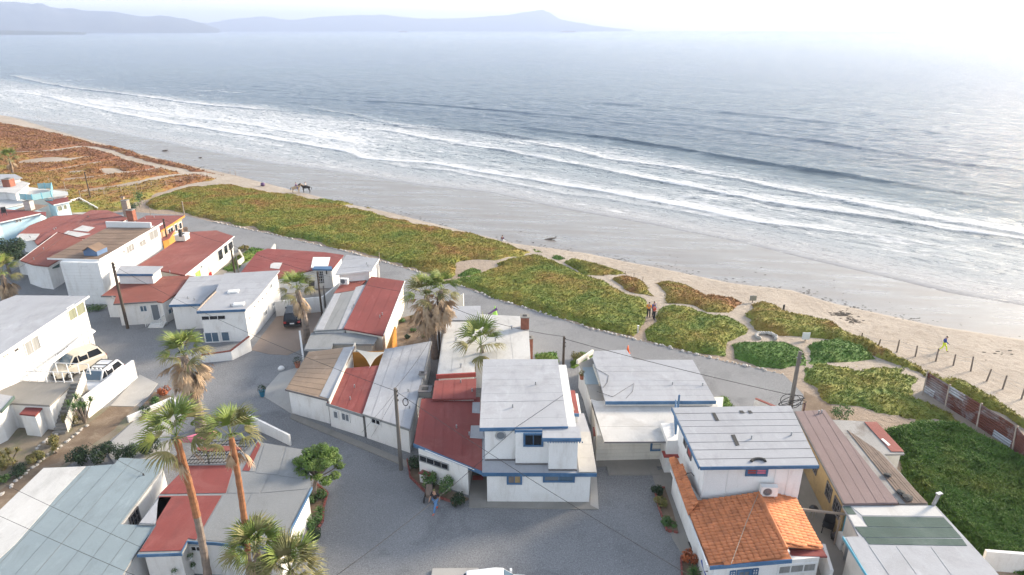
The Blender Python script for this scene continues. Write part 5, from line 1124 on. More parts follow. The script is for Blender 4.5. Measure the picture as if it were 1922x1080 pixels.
palm(577, 642, 558, 545, 'slender palm rising beside the parked black car', rad=1.9, n=17, nd=30, r0=.36, r1=.24, seed=6)
palm(817, 672, 800, 555, 'palm with a brown dead skirt, left of the twin palms near the dune road', rad=2.3, n=18, nd=60, r0=.32, r1=.2, seed=7)
palm(832, 676, 828, 545, 'taller dark trunked palm leaning close behind its shaggy twin', rad=1.9, n=14, nd=44, r0=.26, r1=.17, seed=8)
palm(912, 716, 903, 649, 'small fan palm growing between the white flat roof and the two-storey house', rad=2.45, n=16, nd=6, r0=.16, r1=.12, seed=9)
palm(24, 328, 16, 297, 'lone distant palm above the white houses at the left edge', rad=2.1, n=20, nd=12, r0=.2, r1=.14, seed=10)
palm(6, 583, 4, 515, 'ragged half dead palm cut by the left edge of the picture', rad=2.2, n=16, nd=40, r0=.3, r1=.2, seed=11)
def leaves(pts_r, n, size, seed, flat=0.3, up=.4):
    """quads spread in a set of ellipsoids (c, rx, ry, rz)"""
    r = np.random.default_rng(seed); Vs = []; tot = sum(p[1] * p[2] * p[3] for p in pts_r)
    for c, rx, ry, rz in pts_r:
        k = max(12, int(n * (rx * ry * rz) / tot)); u = r.normal(0, 1, (k, 3)); u /= np.linalg.norm(u, axis=1)[:, None]
        rad = r.uniform(.45, 1.0, k) ** .5; q = u * rad[:, None] * (rx, ry, rz) * r.uniform(.85, 1.15, (k, 1)) + np.array(c)
        n_ = u + r.normal(0, .55, (k, 3)) + (0, 0, up); n_ /= np.linalg.norm(n_, axis=1)[:, None]
        a = np.cross(n_, r.normal(0, 1, (k, 3))); a /= np.linalg.norm(a, axis=1)[:, None]; b = np.cross(n_, a); s = size * r.uniform(.6, 1.3, (k, 1))
        Vs.append(np.stack([q - a * s, q - b * s * .5, q + a * s, q + b * s * .5], 1).reshape(-1, 3))
    V = np.concatenate(Vs); return V, np.arange(len(V)).reshape(-1, 4)
def shrub(px, py, rx, rz, mat, label, n=500, size=.09, seed=0, z0=0., ry=None, name='shrub', cat='shrub', group=None, stems=5):
    b = W(px, py, z0); r = random.Random(seed); t = thing(name, label, cat, b, group); ry = ry or rx; L_ = []
    for i in range(7):
        a = r.uniform(0, 6.28); L_.append(((rx * .5 * math.cos(a), ry * .5 * math.sin(a), rz * r.uniform(.4, .8)), rx * r.uniform(.4, .62), ry * r.uniform(.4, .62), rz * r.uniform(.3, .5)))
    V, F = leaves(L_, n, size, seed); o = np_mesh('foliage', V, F, mat, {}, None, False, t)
    mb = MB()
    for i in range(stems): q = L_[i % 7][0]; mb.tube([b, b + Vector(q) * .5 + Vector((0, 0, .05)), b + Vector(q)], [.03, .02, .01], 5)
    mb.build('stem', 'bark', t); return t
# round headed tree beside the grey roof
tb = W(590, 938); zt = vh(590, 938, 875); T_ = thing('tree', 'dense green tree with cushion like foliage clumps beside the grey roofed house', 'tree', tb)
tc = W(597, 872, zt) - tb; r_ = random.Random(4); lob = []; mb = MB(); mb.tube([tb, tb + Vector((.1, .1, 1.0)), tb + tc * .7], [.17, .13, .1], 8)
for i in range(34):
    a = i * 2.4; f = (i + .5) / 34; rr2 = 1.35 * math.sqrt(f); zz = tc.z + (1 - f) * .9 - f * .75 * (i % 3) / 2 + r_.uniform(-.3, .25)
    c = Vector((tc.x + rr2 * math.cos(a) * 1.05, tc.y + rr2 * math.sin(a), zz)); s = r_.uniform(.3, .46); lob.append((tuple(c), s, s, s * .62))
    mb.tube([tb + tc * .62, tb + tc * .7 + (c - tc * .7) * .5 + Vector((0, 0, -.15)), tb + c], [.06, .04, .02], 5)
mb.build('trunk', 'bark', T_)
V, F = leaves(lob, 15000, .062, 9, up=.8); np_mesh('crown', V, F, 'leaf_tree', {}, None, False, T_)
td = W(20, 520, 0); T2 = thing('tree', 'dark bushy tree in front of the pale blue house at the left edge', 'tree', td); lob = []; mb = MB(); mb.tube([td, td + Vector((0, 0, 2.2))], [.2, .14], 7)
for i in range(16):
    a = i * 2.4; rr2 = 2.5 * math.sqrt((i + .5) / 16); c = (rr2 * math.cos(a) - .8, rr2 * math.sin(a) + .5, 2.9 + r_.uniform(-.5, .7)); lob.append((c, .95, .95, .6)); mb.tube([td + Vector((0, 0, 1.8)), td + Vector(c)], [.07, .03], 5)
mb.build('trunk', 'bark', T2); V, F = leaves(lob, 7000, .13, 10, up=.6); np_mesh('crown', V, F, 'leaf_dark', {}, None, False, T2)
sh_ = [(806,912,.55,.9,'leaf_green','round green shrub behind the small red roofed meter shed'), (836,928,.62,1.1,'leaf_green','lighter upright shrub between two others along the low white wall of the red roofed wing'), (862,944,.62,.6,'leaf_dark','dark clipped shrub nearest the passage into the two-storey house'), (780,880,.5,.9,'leaf_dark','purple tinged shrub at the foot of the utility pole by the long white house'),
 (1232,930,.4,.7,'leaf_dark','dark shrub at the far tip of the narrow green bed'), (1240,950,.45,.5,'leaf_yellow','yellow green shrub in the middle of the narrow green bed'), (1256,985,.5,.35,'leaf_green','low ground shrub filling the near end of the narrow green bed'), (1293,1056,.5,.6,'leaf_orange','orange red shrub beside the clay tiled house'),
 (596,940,.7,.5,'leaf_green','green shrub at the trunk of the round headed tree'), (588,985,.6,.7,'leaf_green','leafy shrub with red blooms halfway along the bed by the grey roofed house'), (590,1010,.45,.5,'leaf_dark','dark spiky shrub at the near end of the bed by the grey roofed house'),
 (165,650,.7,.8,'leaf_green','green bush beside the porch post of the large white house'), (178,672,.6,.7,'leaf_dark','darker bush behind the beige parked van'), (135,800,.6,1.0,'leaf_yellow','yellowish succulent bush at the foot of the outdoor stair'), (150,868,.8,1.0,'leaf_dark','dark hedge bush at the left end of the flowering hedge'), (195,864,.9,1.1,'leaf_dark','flowering dark hedge bush behind the pale blue grey roof, second from the left'), (240,858,.9,1.1,'leaf_dark','dark hedge bush under the fronds, third along the flowering hedge'), (285,850,.8,1.0,'leaf_dark','dark hedge bush at the right end, beside the pale slab'),
 (272,778,.5,.6,'leaf_dark','dark low bush at the near tip of the flower bed with white walls'), (310,742,.55,.6,'leaf_orange','red flowering bush at the far end of the flower bed with white walls'), (292,760,.45,.5,'leaf_green','green bush in the middle of the flower bed with white walls'),
 (68,868,.6,.6,'leaf_yellow','orange yellow bush in the dry left garden near the stone edging'), (98,835,.5,.7,'leaf_yellow','yellow green bush in the dry left garden below the small shed'), (40,890,.7,.6,'leaf_dark','dark green bush in the dry left garden, nearest the pale roof'), (12,880,.7,.9,'leaf_yellow','pale cactus like bush at the left edge of the dry garden'), (5,905,.5,.4,'leaf_green','small bright bush cut by the left edge below the cactus like bush'),
 (755,605,.35,.35,'leaf_green','small rounded succulent at the near left of the sandy yard'), (775,600,.4,.4,'leaf_yellow','yellow green plant at the top of the sandy yard beside the twin palms'), (776,622,.3,.3,'leaf_green','succulent in the centre of the sandy yard'), (765,635,.3,.3,'leaf_dark','dark succulent near the orange courtyard wall'), (795,632,.3,.25,'leaf_green','succulent at the right corner of the sandy yard'),
 (1083,678,.8,.7,'leaf_yellow','yellow flowering shrub at the corner of the weathered grey roof'), (262,390,.9,2.6,'leaf_green','tall leafy shrub behind the brick chimneys at the bend of the dune path'), (250,398,.9,1.4,'leaf_dark','dark shrub just left of the tall leafy shrub behind the chimneys'),
 (181,580,1.2,.35,'leaf_green','low green hedge patch at the foot of the tall boarded house'), (1580,785,.9,.8,'leaf_green','bright green clump between the mauve roof and the sandy bank'), (459,470,.7,.6,'soil' if 0 else 'leaf_yellow','dry shrub on the low terrace wall beside the street'), (1320,575,.4,.1,'leaf_green','') ]
for i, s_ in enumerate(sh_):
    if not s_[5]: continue
    big = s_[2] > .6; shrub(s_[0], s_[1], s_[2], s_[3], s_[4], s_[5], (1500 if 840 < s_[1] < 870 and s_[0] < 300 else 600) if s_[1] > 560 else 300, .075 if s_[1] > 560 else .14, 40 + i, group='garden shrubs', z0=.05)
def rosette(px, py, z0, ht, label, nhead=5, seed=0, mat='leaf_green', spread=.5, ll=.45, cat='plant', name='yucca', nl=26):
    b = W(px, py, z0); t = thing(name, label, cat, b, 'spiky plants'); r = random.Random(seed)
    for h in range(nhead):
        a = h * 2.4; tip = b + Vector((spread * math.cos(a) * (h > 0), spread * math.sin(a) * (h > 0), ht * r.uniform(.8, 1.05)))
        if ht > .3: MB().tube([b, b.lerp(tip, .5) + Vector((0, 0, .05)), tip], [.07, .05, .04], 6).build('stem', 'bark', t)
        mb = MB()
        for i in range(nl):
            az = i * 2.4; el = R(80) - R(95) * i / nl; d = Vector((math.cos(az) * math.cos(el), math.sin(az) * math.cos(el), math.sin(el))); s = Vector((-math.sin(az), math.cos(az), 0)) * .035; m_ = tip + d * ll * .55; e_ = tip + d * ll + Vector((0, 0, -.08))
            mb.add([tip - s, tip + s, m_ + s, m_ - s, e_], [(0, 1, 2, 3), (3, 2, 4)])
        mb.build('leaf_rosette', mat, t)
rosette(160, 795, 0, 1.9, 'branching yucca with green spiky heads beside the tall boundary wall', 6, 1, spread=.75, ll=.55)
rosette(1302, 1082, .1, .15, 'agave with long pointed leaves at the bottom edge beside the clay tiled house', 1, 2, 'leaf_green', ll=.6, name='agave', nl=34)
rosette(588, 1002, .06, .1, 'spiky agave at the near end of the curved bed by the grey roofed house', 1, 3, 'leaf_green', ll=.5, name='agave', nl=30)
rosette(22, 870, .03, .9, 'pale branching succulent in the dry garden at the left edge', 5, 4, 'leaf_yellow', ll=.4, spread=.5)
rosette(600, 965, .06, .2, 'grey green agave beside the tree trunk in the curved bed', 1, 5, 'leaf_green', ll=.5, name='agave', nl=28)
rosette(108, 850, .03, .5, 'small branching succulent by the stone edging of the garden path', 3, 6, 'leaf_yellow', ll=.35, spread=.35)
mb = MB()
for a, b in (((163,800),(60,880)), ((60,880),(-30,960)), ((128,800),(60,850))):
    A0, B0 = W(*a), W(*b); n_ = int((B0 - A0).length / .35)
    for i in range(n_): mb.blob(A0.lerp(B0, i / n_) + Vector((rr.uniform(-.1, .1), rr.uniform(-.1, .1), .06)), rr.uniform(.1, .2), i, (1, 1, .7))
mb.build('edging_stones', 'stone', kind='stuff')
mb = MB()   # brick edging of the curved bed
for pl_ in ([(1248,915),(1229,920),(1236,950),(1252,996),(1274,1000)], [(590,905),(615,925),(608,950),(606,978),(585,1010)], [(1300,1048),(1278,1045),(1282,1120)], [(764,862),(770,895),(800,925),(860,946)]):
    w_ = [W(x, y, .1) for x, y in pl_]
    for a, b in zip(w_[:-1], w_[1:]):
        n_ = max(2, int((b - a).length / .25))
        for i in range(n_): mb.box(a.lerp(b, (i + .5) / n_), .22, .1, .16, math.atan2((b - a).y, (b - a).x) + rr.uniform(-.08, .08))
mb.build('bed_edging', 'roof_red_faded', kind='stuff')
# ------------------------------------------------------------------ poles and wires
POLE = {}
def pole(key, bx, by, ty, label, r=.13, mat='pole_wood', cat='utility pole', name='utility_pole', z0=0, arm=True, lean=(0, 0), ins=True, b=None):
    b = b or (G(bx, by) if z0 == 'g' else W(bx, by, z0)); h = vh(bx, by, ty, b.z) - b.z; t = thing(name, label, cat, b, 'utility poles' if cat == 'utility pole' else None); top = b + Vector((lean[0], lean[1], h))
    MB().tube([b, b.lerp(top, .5), top], [r, r * .9, r * .75], 10).build('shaft', mat, t)
    if arm:
        for k, z in enumerate((.25, .6, .95)): MB().lathe(top + Vector((r * .9, 0, -z)), [(.03, 0), (.06, .03), (.04, .07), (.06, .1), (.02, .13)], 8).build('insulator', 'black_plastic', t)
        MB().tube([top - Vector((.2, 0, .5)), top + Vector((.25, 0, -.5))], .025, 6).build('bracket', 'metal_grey', t)
    POLE[key] = top; return t
pole('p1', 240, 617, 493, 'dark wooden utility pole in front of the rust red roofed house', .15)
pole('p2', 753, 882, 729, 'weathered utility pole with a hanging cable loop at the corner of the long white house', .14, 'pole_grey')
pole('p3', 1056, 722, 632, 'dark utility pole between the two-storey house and the weathered grey roof', .12)
pole('p4', 1476, 806, 660, 'thick grey utility pole with coiled cables behind the black patched roof', .17, 'pole_grey')
pole('p6', 605, 594, 510, 'dark utility pole on the patio wall beside the slender palm', .11)
pole('p6b', 612, 584, 537, 'short grey post beside the patio utility pole', .09, 'pole_grey', arm=False)
pole('p7', 441, 514, 459, 'dark utility pole beside the picture window house, in front of the green strip', .12)
pole('p7b', 448, 512, 481, 'short grey post just right of the pole on the green strip', .09, 'pole_grey', arm=False)
pole('p8', 317, 466, 411, 'dark utility pole between the tall boarded house and the orange house', .12)
pole('p9', 174, 442, 406, 'grey pole rising from the broad red roofs', .13, 'pole_grey', arm=False)
pole('p10', 171, 376, 323, 'thin dark pole standing in the green plants beyond the blue house', .1, 'pole_wood')
pole('p11', 284, 952, 889, 'thin dark roof mast with a white cap between the pale and the red roofs', .06, 'tar', 'mast', 'roof_mast')
pole('p12', 826, 672, 558, 'dark utility pole tight behind the twin palms', .11)
pole('p13', 346, 403, 378, 'pale bleached post at the end of the orange house', .09, 'driftwood', arm=False)
pole('p14', 1502, 806, 757, 'short rusty steel post beside the thick grey pole', .1, 'rust_metal', 'post', 'steel_post', arm=False)
for i, (x, y, t) in enumerate(((93,345,334),(125,364,341),(153,377,357),(713,494,474),(283,404,390))): pole('s%d' % i, x, y, t, ('pale thin post far left at the dune edge', 'tall pale fence post behind the white terraces', 'pale corner post where the dune fence starts', 'thin pale post at the corner of the small raised room', 'thin pale post near the leafy shrub by the dune path')[i], .06, 'driftwood', 'post', 'thin_post', arm=False)
def wire(a, b, sag, label, r=.02, name='overhead_wire', n=16):
    pts = [a.lerp(b, t) - Vector((0, 0, 4 * sag * t * (1 - t))) for t in np.linspace(0, 1, n)]
    o = MB().tube(pts, r * .72, 5, False).build(name, 'cable_black'); return tag(o, label, 'wire', 'overhead wires')
wire(POLE['p12'] + Vector((0, 0, -.4)), POLE['p3'], .5, 'black wire from the twin palms to the dark pole, over the white flat roof', .025)
wire(POLE['p3'] - Vector((0, 0, .2)), POLE['p4'] - Vector((0, 0, 3.6)), .15, 'thick black wire crossing the weathered grey boarded roof', .03)
wire(POLE['p7'], POLE['p12'], .8, 'long wire from the green strip pole across the patio to the twin palms')
wire(POLE['p1'] - Vector((0, 0, .3)), POLE['p2'] - Vector((0, 0, .2)), .7, 'long wire over the street from the rust red roof to the central leaning pole')
wire(POLE['p2'] - Vector((0, 0, .2)), W(1330, 1040, 6.0) * 1.0 + Vector((4, -6, 0)), .4, 'wire running from the central pole past the two-storey house to the lower right')
wire(POLE['p4'] - Vector((0, 0, 2.2)), W(1430, 920, 3.4), .2, 'wire dropping across the black patched roof to the air conditioner', .022)
wire(W(1058, 741, 5.0), W(966, 804, 4.95), .02, 'short wire lying across the upper roof of the two-storey house', .02)
wire(W(966, 806, 4.75), W(907, 858, 2.6), .02, 'service wire down the front of the two-storey house', .018)
wire(W(907, 862, 2.7), W(625, 1085, 5.5), .2, 'wire over the gravel from the two-storey house to the bottom edge', .022)
wire(POLE['p2'] - Vector((0, 0, .3)), W(679, 812, .5), .05, 'left guy wire of the central pole, over the white wall', .012)
wire(POLE['p2'] - Vector((0, 0, .5)), W(697, 820, .4), .05, 'right guy wire of the central pole, over the white wall', .012)
wire(POLE['p2'], W(806, 640, 4.2), .2, 'thin wire from the central pole up over the pale grey roof')
wire(POLE['p8'], POLE['p9'], .4, 'wire between the pole on the red roofs and the pole by the orange house')
wire(POLE['p8'], POLE['p7'], .4, 'wire over the pinkish red roof toward the green strip pole')
wire(POLE['p9'], W(-60, 560, 6), .5, 'wire from the red roofs toward the left edge')
wire(POLE['p1'], W(-80, 300, 6), .8, 'wire from the dark pole toward the far left') if 0 else None
wire(POLE['p1'], POLE['p8'], .5, 'wire from the pole at the rust red roof back past the tall boarded house')
wire(POLE['p11'] , W(165, 830, 3.0) , .1, 'thin wire from the roof mast over the pale blue grey roof to the hedge', .014)
wire(W(-20, 960, 3.4), W(300, 1100, 3.4), .06, 'lower of two parallel wires crossing the pale blue grey roof', .016)
wire(W(0, 905, 3.4), W(270, 1030, 3.0), .06, 'upper of two parallel wires crossing the pale blue grey roof', .016)
lp = POLE['p2'] + Vector((.62, -.05, -1.0)); o = MB().tube([lp + Vector((math.cos(t) * .17, 0, math.sin(t) * .27)) for t in np.linspace(0, 2 * math.pi, 21)], .03, 6, False).build('cable_loop', 'cable_black'); tag(o, 'black loop of spare cable hanging from the wire right of the central pole', 'cable loop')
cc_ = POLE['p4'] + Vector((-.2, -.3, -3.9)); mb = MB()
for k in range(4): mb.tube([cc_ + Vector((math.cos(t) * (.75 + .08 * k), math.sin(t) * .3 - .1 * k, math.sin(t + k) * .42)) for t in np.linspace(0, 2 * math.pi, 25)], .025, 5, False)
tag(mb.build('cable_coil', 'cable_black'), 'big tangled coil of cable on the thick grey utility pole', 'cable coil')
# ------------------------------------------------------------------ fences
def fence(name, label, posts, hpx, mat='driftwood', wires=3, r=.05, cat='fence', group=None, zz=.0, hm=1.2):
    b = [G(x, y) for x, y in posts]; t = thing(name, label, cat, b[0], group); tops = []
    q = random.Random(len(posts))
    for i, p in enumerate(b):
        h = vh(posts[i][0], posts[i][1], posts[i][1] - hpx[i], p.z) - p.z; le = Vector((q.uniform(-.1, .1), q.uniform(-.1, .1), h)); tops.append((p, le))
        MB().tube([p - Vector((0, 0, .1)), p + le * .5, p + le], [r, r, r * .85], 7).build('post', mat, t)
    for w in range(wires):
        mb = MB()
        for (p, l0), (p2_, l1) in zip(tops[:-1], tops[1:]):
            f = .9 - .28 * w; mb.tube([p + l0 * f, (p + l0 * f + p2_ + l1 * f) / 2 - Vector((0, 0, .06)), p2_ + l1 * f], .008, 4, False)
        mb.build('fence_wire', 'metal_grey', t)
    return t
fence('beach_fence', 'line of leaning wooden posts strung with wire across the beach sand', [(1616,640),(1648,652),(1683,662),(1718,670),(1756,679),(1789,687),(1822,697),(1852,715),(1882,730),(1917,749),(1960,772)], [15,15,24,21,24,22,27,23,24,26,26], 'bark', 2, .07)
fence('dune_fence', 'faint wire fence on thin pale posts across the red dune plants', [(153,377),(197,369),(229,364),(257,361),(286,354),(313,351),(339,344),(363,341),(391,335)], [19,15,14,15,13,12,12,13,12], 'driftwood', 3, .05)
fence('rope_fence', 'short low rope fence beside the sand path between the plant patches', [(1174,517),(1190,521),(1206,527)], [8,8,8], 'driftwood', 1, .04) 
for (x, y) in ((432,329),(443,331)): pass
fence('beach_posts', 'pair of thin upright posts on the sand beyond the dune fence', [(432,328),(443,330)], [11,11], 'driftwood', 0, .05)
# corrugated metal fence
cf = thing('metal_fence', 'rusty corrugated metal fence held by leaning poles between grass and beach', 'fence', G(1790, 768))
fb = [(1731,735),(1770,760),(1829,797),(1884,834),(1896,846)]; B_ = [W(1731,735,-.05), W(1771,761,-.05), W(1829,798,-.05), W(1894,842,-.05), W(1932,892,-.05), W(1960,950,-.05)]
Hf = 1.75
for i in range(5):
    a, b = B_[i], B_[i + 1]; e = b - a; e.z = 0; ln = e.length; e.normalize(); n = Vector((-e.y, e.x, 0)); nc = 2
    for row in range(3):
        for s in range(nc):
            x0, x1 = ln * s / nc + .01, ln * (s + 1) / nc - .01 + .05; z0, z1 = Hf * row / 3, Hf * (row + 1) / 3 + .05; V_ = []; m_ = 13
            off = n * (.02 * ((s + row) % 2) + .015 * row)
            for j in range(m_):
                z = z0 + (z1 - z0) * j / (m_ - 1); w = n * (.03 * math.cos(j * math.pi * .5 * 2 / 1.0 * .5)) + off
                for x in (x0, x1): V_.append(a + e * x + w + Vector((0, 0, z)))
            mb = MB(); mb.v = [tuple(v) for v in V_] + [tuple(v + n * .006) for v in V_]; k = len(V_)
            for j in range(m_ - 1): mb.f += [(2 * j, 2 * j + 1, 2 * j + 3, 2 * j + 2), (k + 2 * j + 2, k + 2 * j + 3, k + 2 * j + 1, k + 2 * j)]
            mb.f += [(2 * m_ - 2, 2 * m_ - 1, k + 2 * m_ - 1, k + 2 * m_ - 2), (0, k, k + 1, 1)]
            mb.build('metal_sheet', 'galvanised' if (i * 3 + s + row * 2) % 7 == 0 else 'rust_metal', cf)
    for q in ((a,) if i else (a,)):
        MB().tube([q + n * .1, q + n * .1 + Vector((0, 0, Hf + .15))], .07, 7).build('post', 'driftwood', cf)
    d = Vector((-.5, -.85, 0)) * (1.25 if i > 0 else .8); MB().tube([a + d, a + Vector((.05, .05, Hf + .1))], .055, 7).build('prop', 'driftwood', cf)
# ------------------------------------------------------------------ small things on the dunes
def sign(px, py, hp, w, h, label, col='metal_grey', ang=0.):
    b = G(px, py); z = vh(px, py, py - hp, b.z) - b.z; t = thing('sign', label, 'sign', b, 'signs on the dunes'); MB().tube([b, b + Vector((0, 0, z))], .05, 6).build('post', 'pole_wood', t)
    MB().box(b + Vector((0, -.05, z - h / 2)), w, .04, h, ang).build('board', col, t)
sign(1412, 569, 14, .75, .6, 'grey square sign board at the top of the beach path'); sign(1469, 588, 16, .3, .9, 'narrow dark sign seen edge on at the edge of the plants', 'black_plastic', .5); sign(1511, 640, 16, .75, .75, 'pale square sign on a short post beside the ring of stones', 'trim_white')
b = W(1197, 625); o = thing('marker_post', 'short cream marker post at the mouth of the sand path', 'post', b); MB().box(b + Vector((0, 0, .35)), .16, .12, .75).build('post', 'stucco_cream', o); MB().box(b + Vector((0, 0, .76)), .2, .16, .05).build('cap', 'trim_white', o)
b = W(1178, 663, .02); o = thing('traffic_cone', 'orange traffic cone on the gravel beside the weathered grey roof', 'cone', b); MB().box(b + Vector((0, 0, .02)), .42, .42, .04).build('base', 'cone_orange', o); MB().lathe(b + Vector((0, 0, .04)), [(.17, 0), (.035, .75)], 14).build('cone', 'cone_orange', o, smooth=True)
fr_ = thing('fire_ring', 'low horseshoe of pale stones on the bare sand between the plant patches', 'fire ring', G(1438, 636)); c = G(1438, 634)
for k in range(17):
    a = R(-35) + R(250) * k / 16; MB().blob(c + Vector((math.cos(a) * .95, math.sin(a) * .8, .14)), .2, k, (1, 1, 1.1)).build('stone', 'stone', fr_)
def log(px, py, l, r, label, a=0.): 
    p = G(px, py); o = MB().tube([p + Vector((math.cos(a) * l * t, math.sin(a) * l * t, r * .8 + .1 * math.sin(t * 3))) for t in (-.5, -.2, .1, .5)], [r * .6, r, r, r * .4], 8).build('driftwood_log', 'bark', smooth=False); return tag(o, label, 'log', 'driftwood on the sand')
log(1033, 450, 1.8, .16, 'brown driftwood log stranded alone on the wet sand', .2); log(478, 372, 1.2, .15, 'dark driftwood at the tip of the dune path', .3); log(310, 284, 1.6, .2, 'small dark log on the far wet sand', .1); log(376, 297, 1, .15, 'dark lump on the far wet sand, right of the small log', .1)
# pots, dome light, bins, chairs
def pot(px, py, r, h, mat, label, z0=.02, leaf='leaf_dark'):
    b = W(px, py, z0); t = thing('plant_pot', label, 'plant pot', b, 'potted plants'); MB().lathe(b, [(r * .7, 0), (r, h), (r * 1.1, h), (r * 1.1, h * 1.08), (r * .85, h * 1.08)], 14).build('pot', mat, t); V, F = leaves([((0, 0, h + r), r * 1.5, r * 1.5, r * 1.3)], 160, .06, int(px)); np_mesh('foliage', V, F, leaf, {}, None, False, t)
    MB().tube([b + Vector((0, 0, h * .8)), b + Vector((0, 0, h + r))], .03, 5).build('stem', 'bark', t)
pot(493, 744, .24, .5, 'pot_blue', 'blue glazed pot with a small plant at the edge of the concrete apron'); pot(559, 690, .26, .45, 'pot_clay', 'clay pot with a plant at the white corner wall'); pot(1092, 712, .2, .35, 'pot_clay', 'yellow flowering pot plant on the cream passage wall', 1.7, 'leaf_yellow')
b = W(528, 693, .02); o = MB().lathe(b, [(.3, 0), (.28, .12), (.16, .26), (.03, .32)], 14).build('rock', 'trim_white', smooth=True); tag(o, 'white painted rock on the gravel near the clay pot', 'rock')
def chair(px, py, z0, rz, mat, label, s=1.0, group='outdoor chairs'):
    b = W(px, py, z0); t = thing('chair', label, 'chair', b, group); X = Vector((math.cos(rz), math.sin(rz), 0)); Y_ = Vector((-math.sin(rz), math.cos(rz), 0)); U = Vector((0, 0, 1)); ax = (X, Y_, U)
    MB().box(b + U * .42 * s, .5 * s, .5 * s, .05, axes=ax).build('seat', mat, t); MB().box(b + U * .7 * s + Y_ * .25 * s, .5 * s, .05, .55 * s, axes=(X, (Y_ - U * .2).normalized(), (U + Y_ * .2).normalized())).build('backrest', mat, t)
    for sx in (-.22, .22):
        for sy in (-.22, .22): MB().tube([b + X * sx * s + Y_ * sy * s, b + X * sx * .9 * s + Y_ * sy * .9 * s + U * .42 * s], .025, 5).build('leg', mat, t)
        MB().box(b + X * sx * 1.1 * s + U * .62 * s, .05, .45 * s, .04, axes=ax).build('armrest', mat, t)
chair(583, 552, .62, -.4, 'black_plastic', 'dark lounge chair on the patio of the red roofed house', 1.5); chair(1552, 999, .05, -.6, 'black_plastic', 'black plastic armchair in the narrow yard by the ochre wall', 1.2); chair(9, 405, 3.4, .6, 'black_plastic', 'dark chair on the white terrace at the left edge', 1.2)
chair(350, 442, 0, .4, 'driftwood', 'pale garden chair beside the orange porch', 1.2)
def blobthing(name, label, cat, px, py, z0, parts):
    b = W(px, py, z0); t = thing(name, label, cat, b)
    for nm2, mt, c, r, sq in parts: MB().blob(b + Vector(c), r, len(nm2), sq).build(nm2, mt, t)
    return t
b = W(1590, 1052, .05); t = thing('gas_tank', 'grey cylinder tank with a red cap in the narrow yard', 'gas tank', b); MB().lathe(b, [(.2, 0), (.24, .06), (.24, 1.0), (.14, 1.15), (.06, 1.2)], 16).build('cylinder', 'metal_grey', t, smooth=True); MB().lathe(b + Vector((0, 0, 1.2)), [(.13, 0), (.13, .18), (.05, .22)], 12).build('cap', 'cloth_red', t)
t = thing('washing_machine', 'white appliance beside the blue door in the narrow yard', 'washing machine', W(1580, 1028)); b = W(1581, 1026, .05); MB().box(b + Vector((0, 0, .42)), .6, .6, .85).build('cabinet', 'ac_white', t); MB().box(b + Vector((0, 0, .87)), .55, .5, .04).build('lid', 'trim_white', t); MB().tube([b + Vector((0, -.3, .45)), b + Vector((0, -.33, .45))], .2, 14).build('door', 'glass_grey', t)
t = thing('rubbish_bag', 'black bag slumped beside the white appliance', 'bag', W(1567, 1017)); b = W(1567, 1014, .05); MB().blob(b + Vector((0, 0, .25)), .32, 4, (1, 1, .9)).build('bag', 'black_plastic', t); MB().lathe(b + Vector((0, 0, .5)), [(.06, 0), (.03, .05), (.08, .12)], 8).build('knot', 'black_plastic', t)
t = thing('grill', 'small dark charcoal grill by the red board in the narrow yard', 'grill', W(1524, 972)); b = W(1524, 972, .05); MB().lathe(b + Vector((0, 0, .5)), [(.08, 0), (.26, .12), (.28, .2), (.2, .32), (.04, .36)], 14).build('bowl', 'black_plastic', t)
for a in (0, 2.1, 4.2): MB().tube([b + Vector((.25 * math.cos(a), .25 * math.sin(a), 0)), b + Vector((.1 * math.cos(a), .1 * math.sin(a), .52))], .02, 5).build('leg', 'metal_grey', t)
t = thing('timber_beam', 'grey timber beam leaning across the narrow yard to the ochre wall', 'beam', W(1500, 950)); MB().box((W(1498, 948, 2.1) + W(1577, 972, 2.0)) / 2, 3.3, .1, .12, -.18).build('beam', 'driftwood', t); MB().tube([W(1577, 972, 2.0), W(1577, 972, 2.0) - Vector((0, 0, 2))], .06, 6).build('post', 'driftwood', t)
t = thing('motor_scooter', 'covered blue and black scooter at the foot of the clay tiled house', 'scooter', W(1325, 1090)); b = W(1324, 1082, .05)
MB().tube([b + Vector((0, y, .35 + z)) for y, z in ((-.9, .35), (-.5, .25), (-.1, .2), (.3, .4), (.7, .3))], [.08, .22, .2, .25, .12], 8).build('body', 'cloth_blue', t, smooth=True)
for y in (-.65, .6): MB().tube([b + Vector((-.06, y, .28)), b + Vector((.06, y, .28))], .28, 16).build('wheel', 'tyre', t)
MB().box(b + Vector((0, .25, .82)), .3, .7, .1).build('seat', 'black_plastic', t); MB().tube([b + Vector((-.3, -.7, 1.05)), b + Vector((.3, -.7, 1.05))], .025, 6).build('handlebar', 'black_plastic', t)
t = thing('bench', 'white slatted bench along the side wall of the clay tiled house', 'bench', W(1290, 985)); b0, b1 = W(1284, 960, .05), W(1296, 1000, .05); e = (b1 - b0); rz = math.atan2(e.y, e.x)
for k in (-.15, 0, .15): MB().box((b0 + b1) / 2 + Vector((k, 0, .45)), e.length, .1, .04, rz).build('slat', 'trim_white', t)
for q in (b0, b1): MB().box(q + Vector((0, 0, .22)), .08, .4, .44, rz).build('leg', 'trim_white', t)
o = MB().box(W(1306, 1023, .1), .75, .55, .03, .1).build('doormat', 'tar'); tag(o, 'dark doormat on the pale path beside the clay tiled house', 'doormat')
o = MB().box(W(897, 897, .1), .7, .45, .03).build('doormat', 'door_red'); tag(o, 'dark red doormat in the passage of the two-storey house', 'doormat')
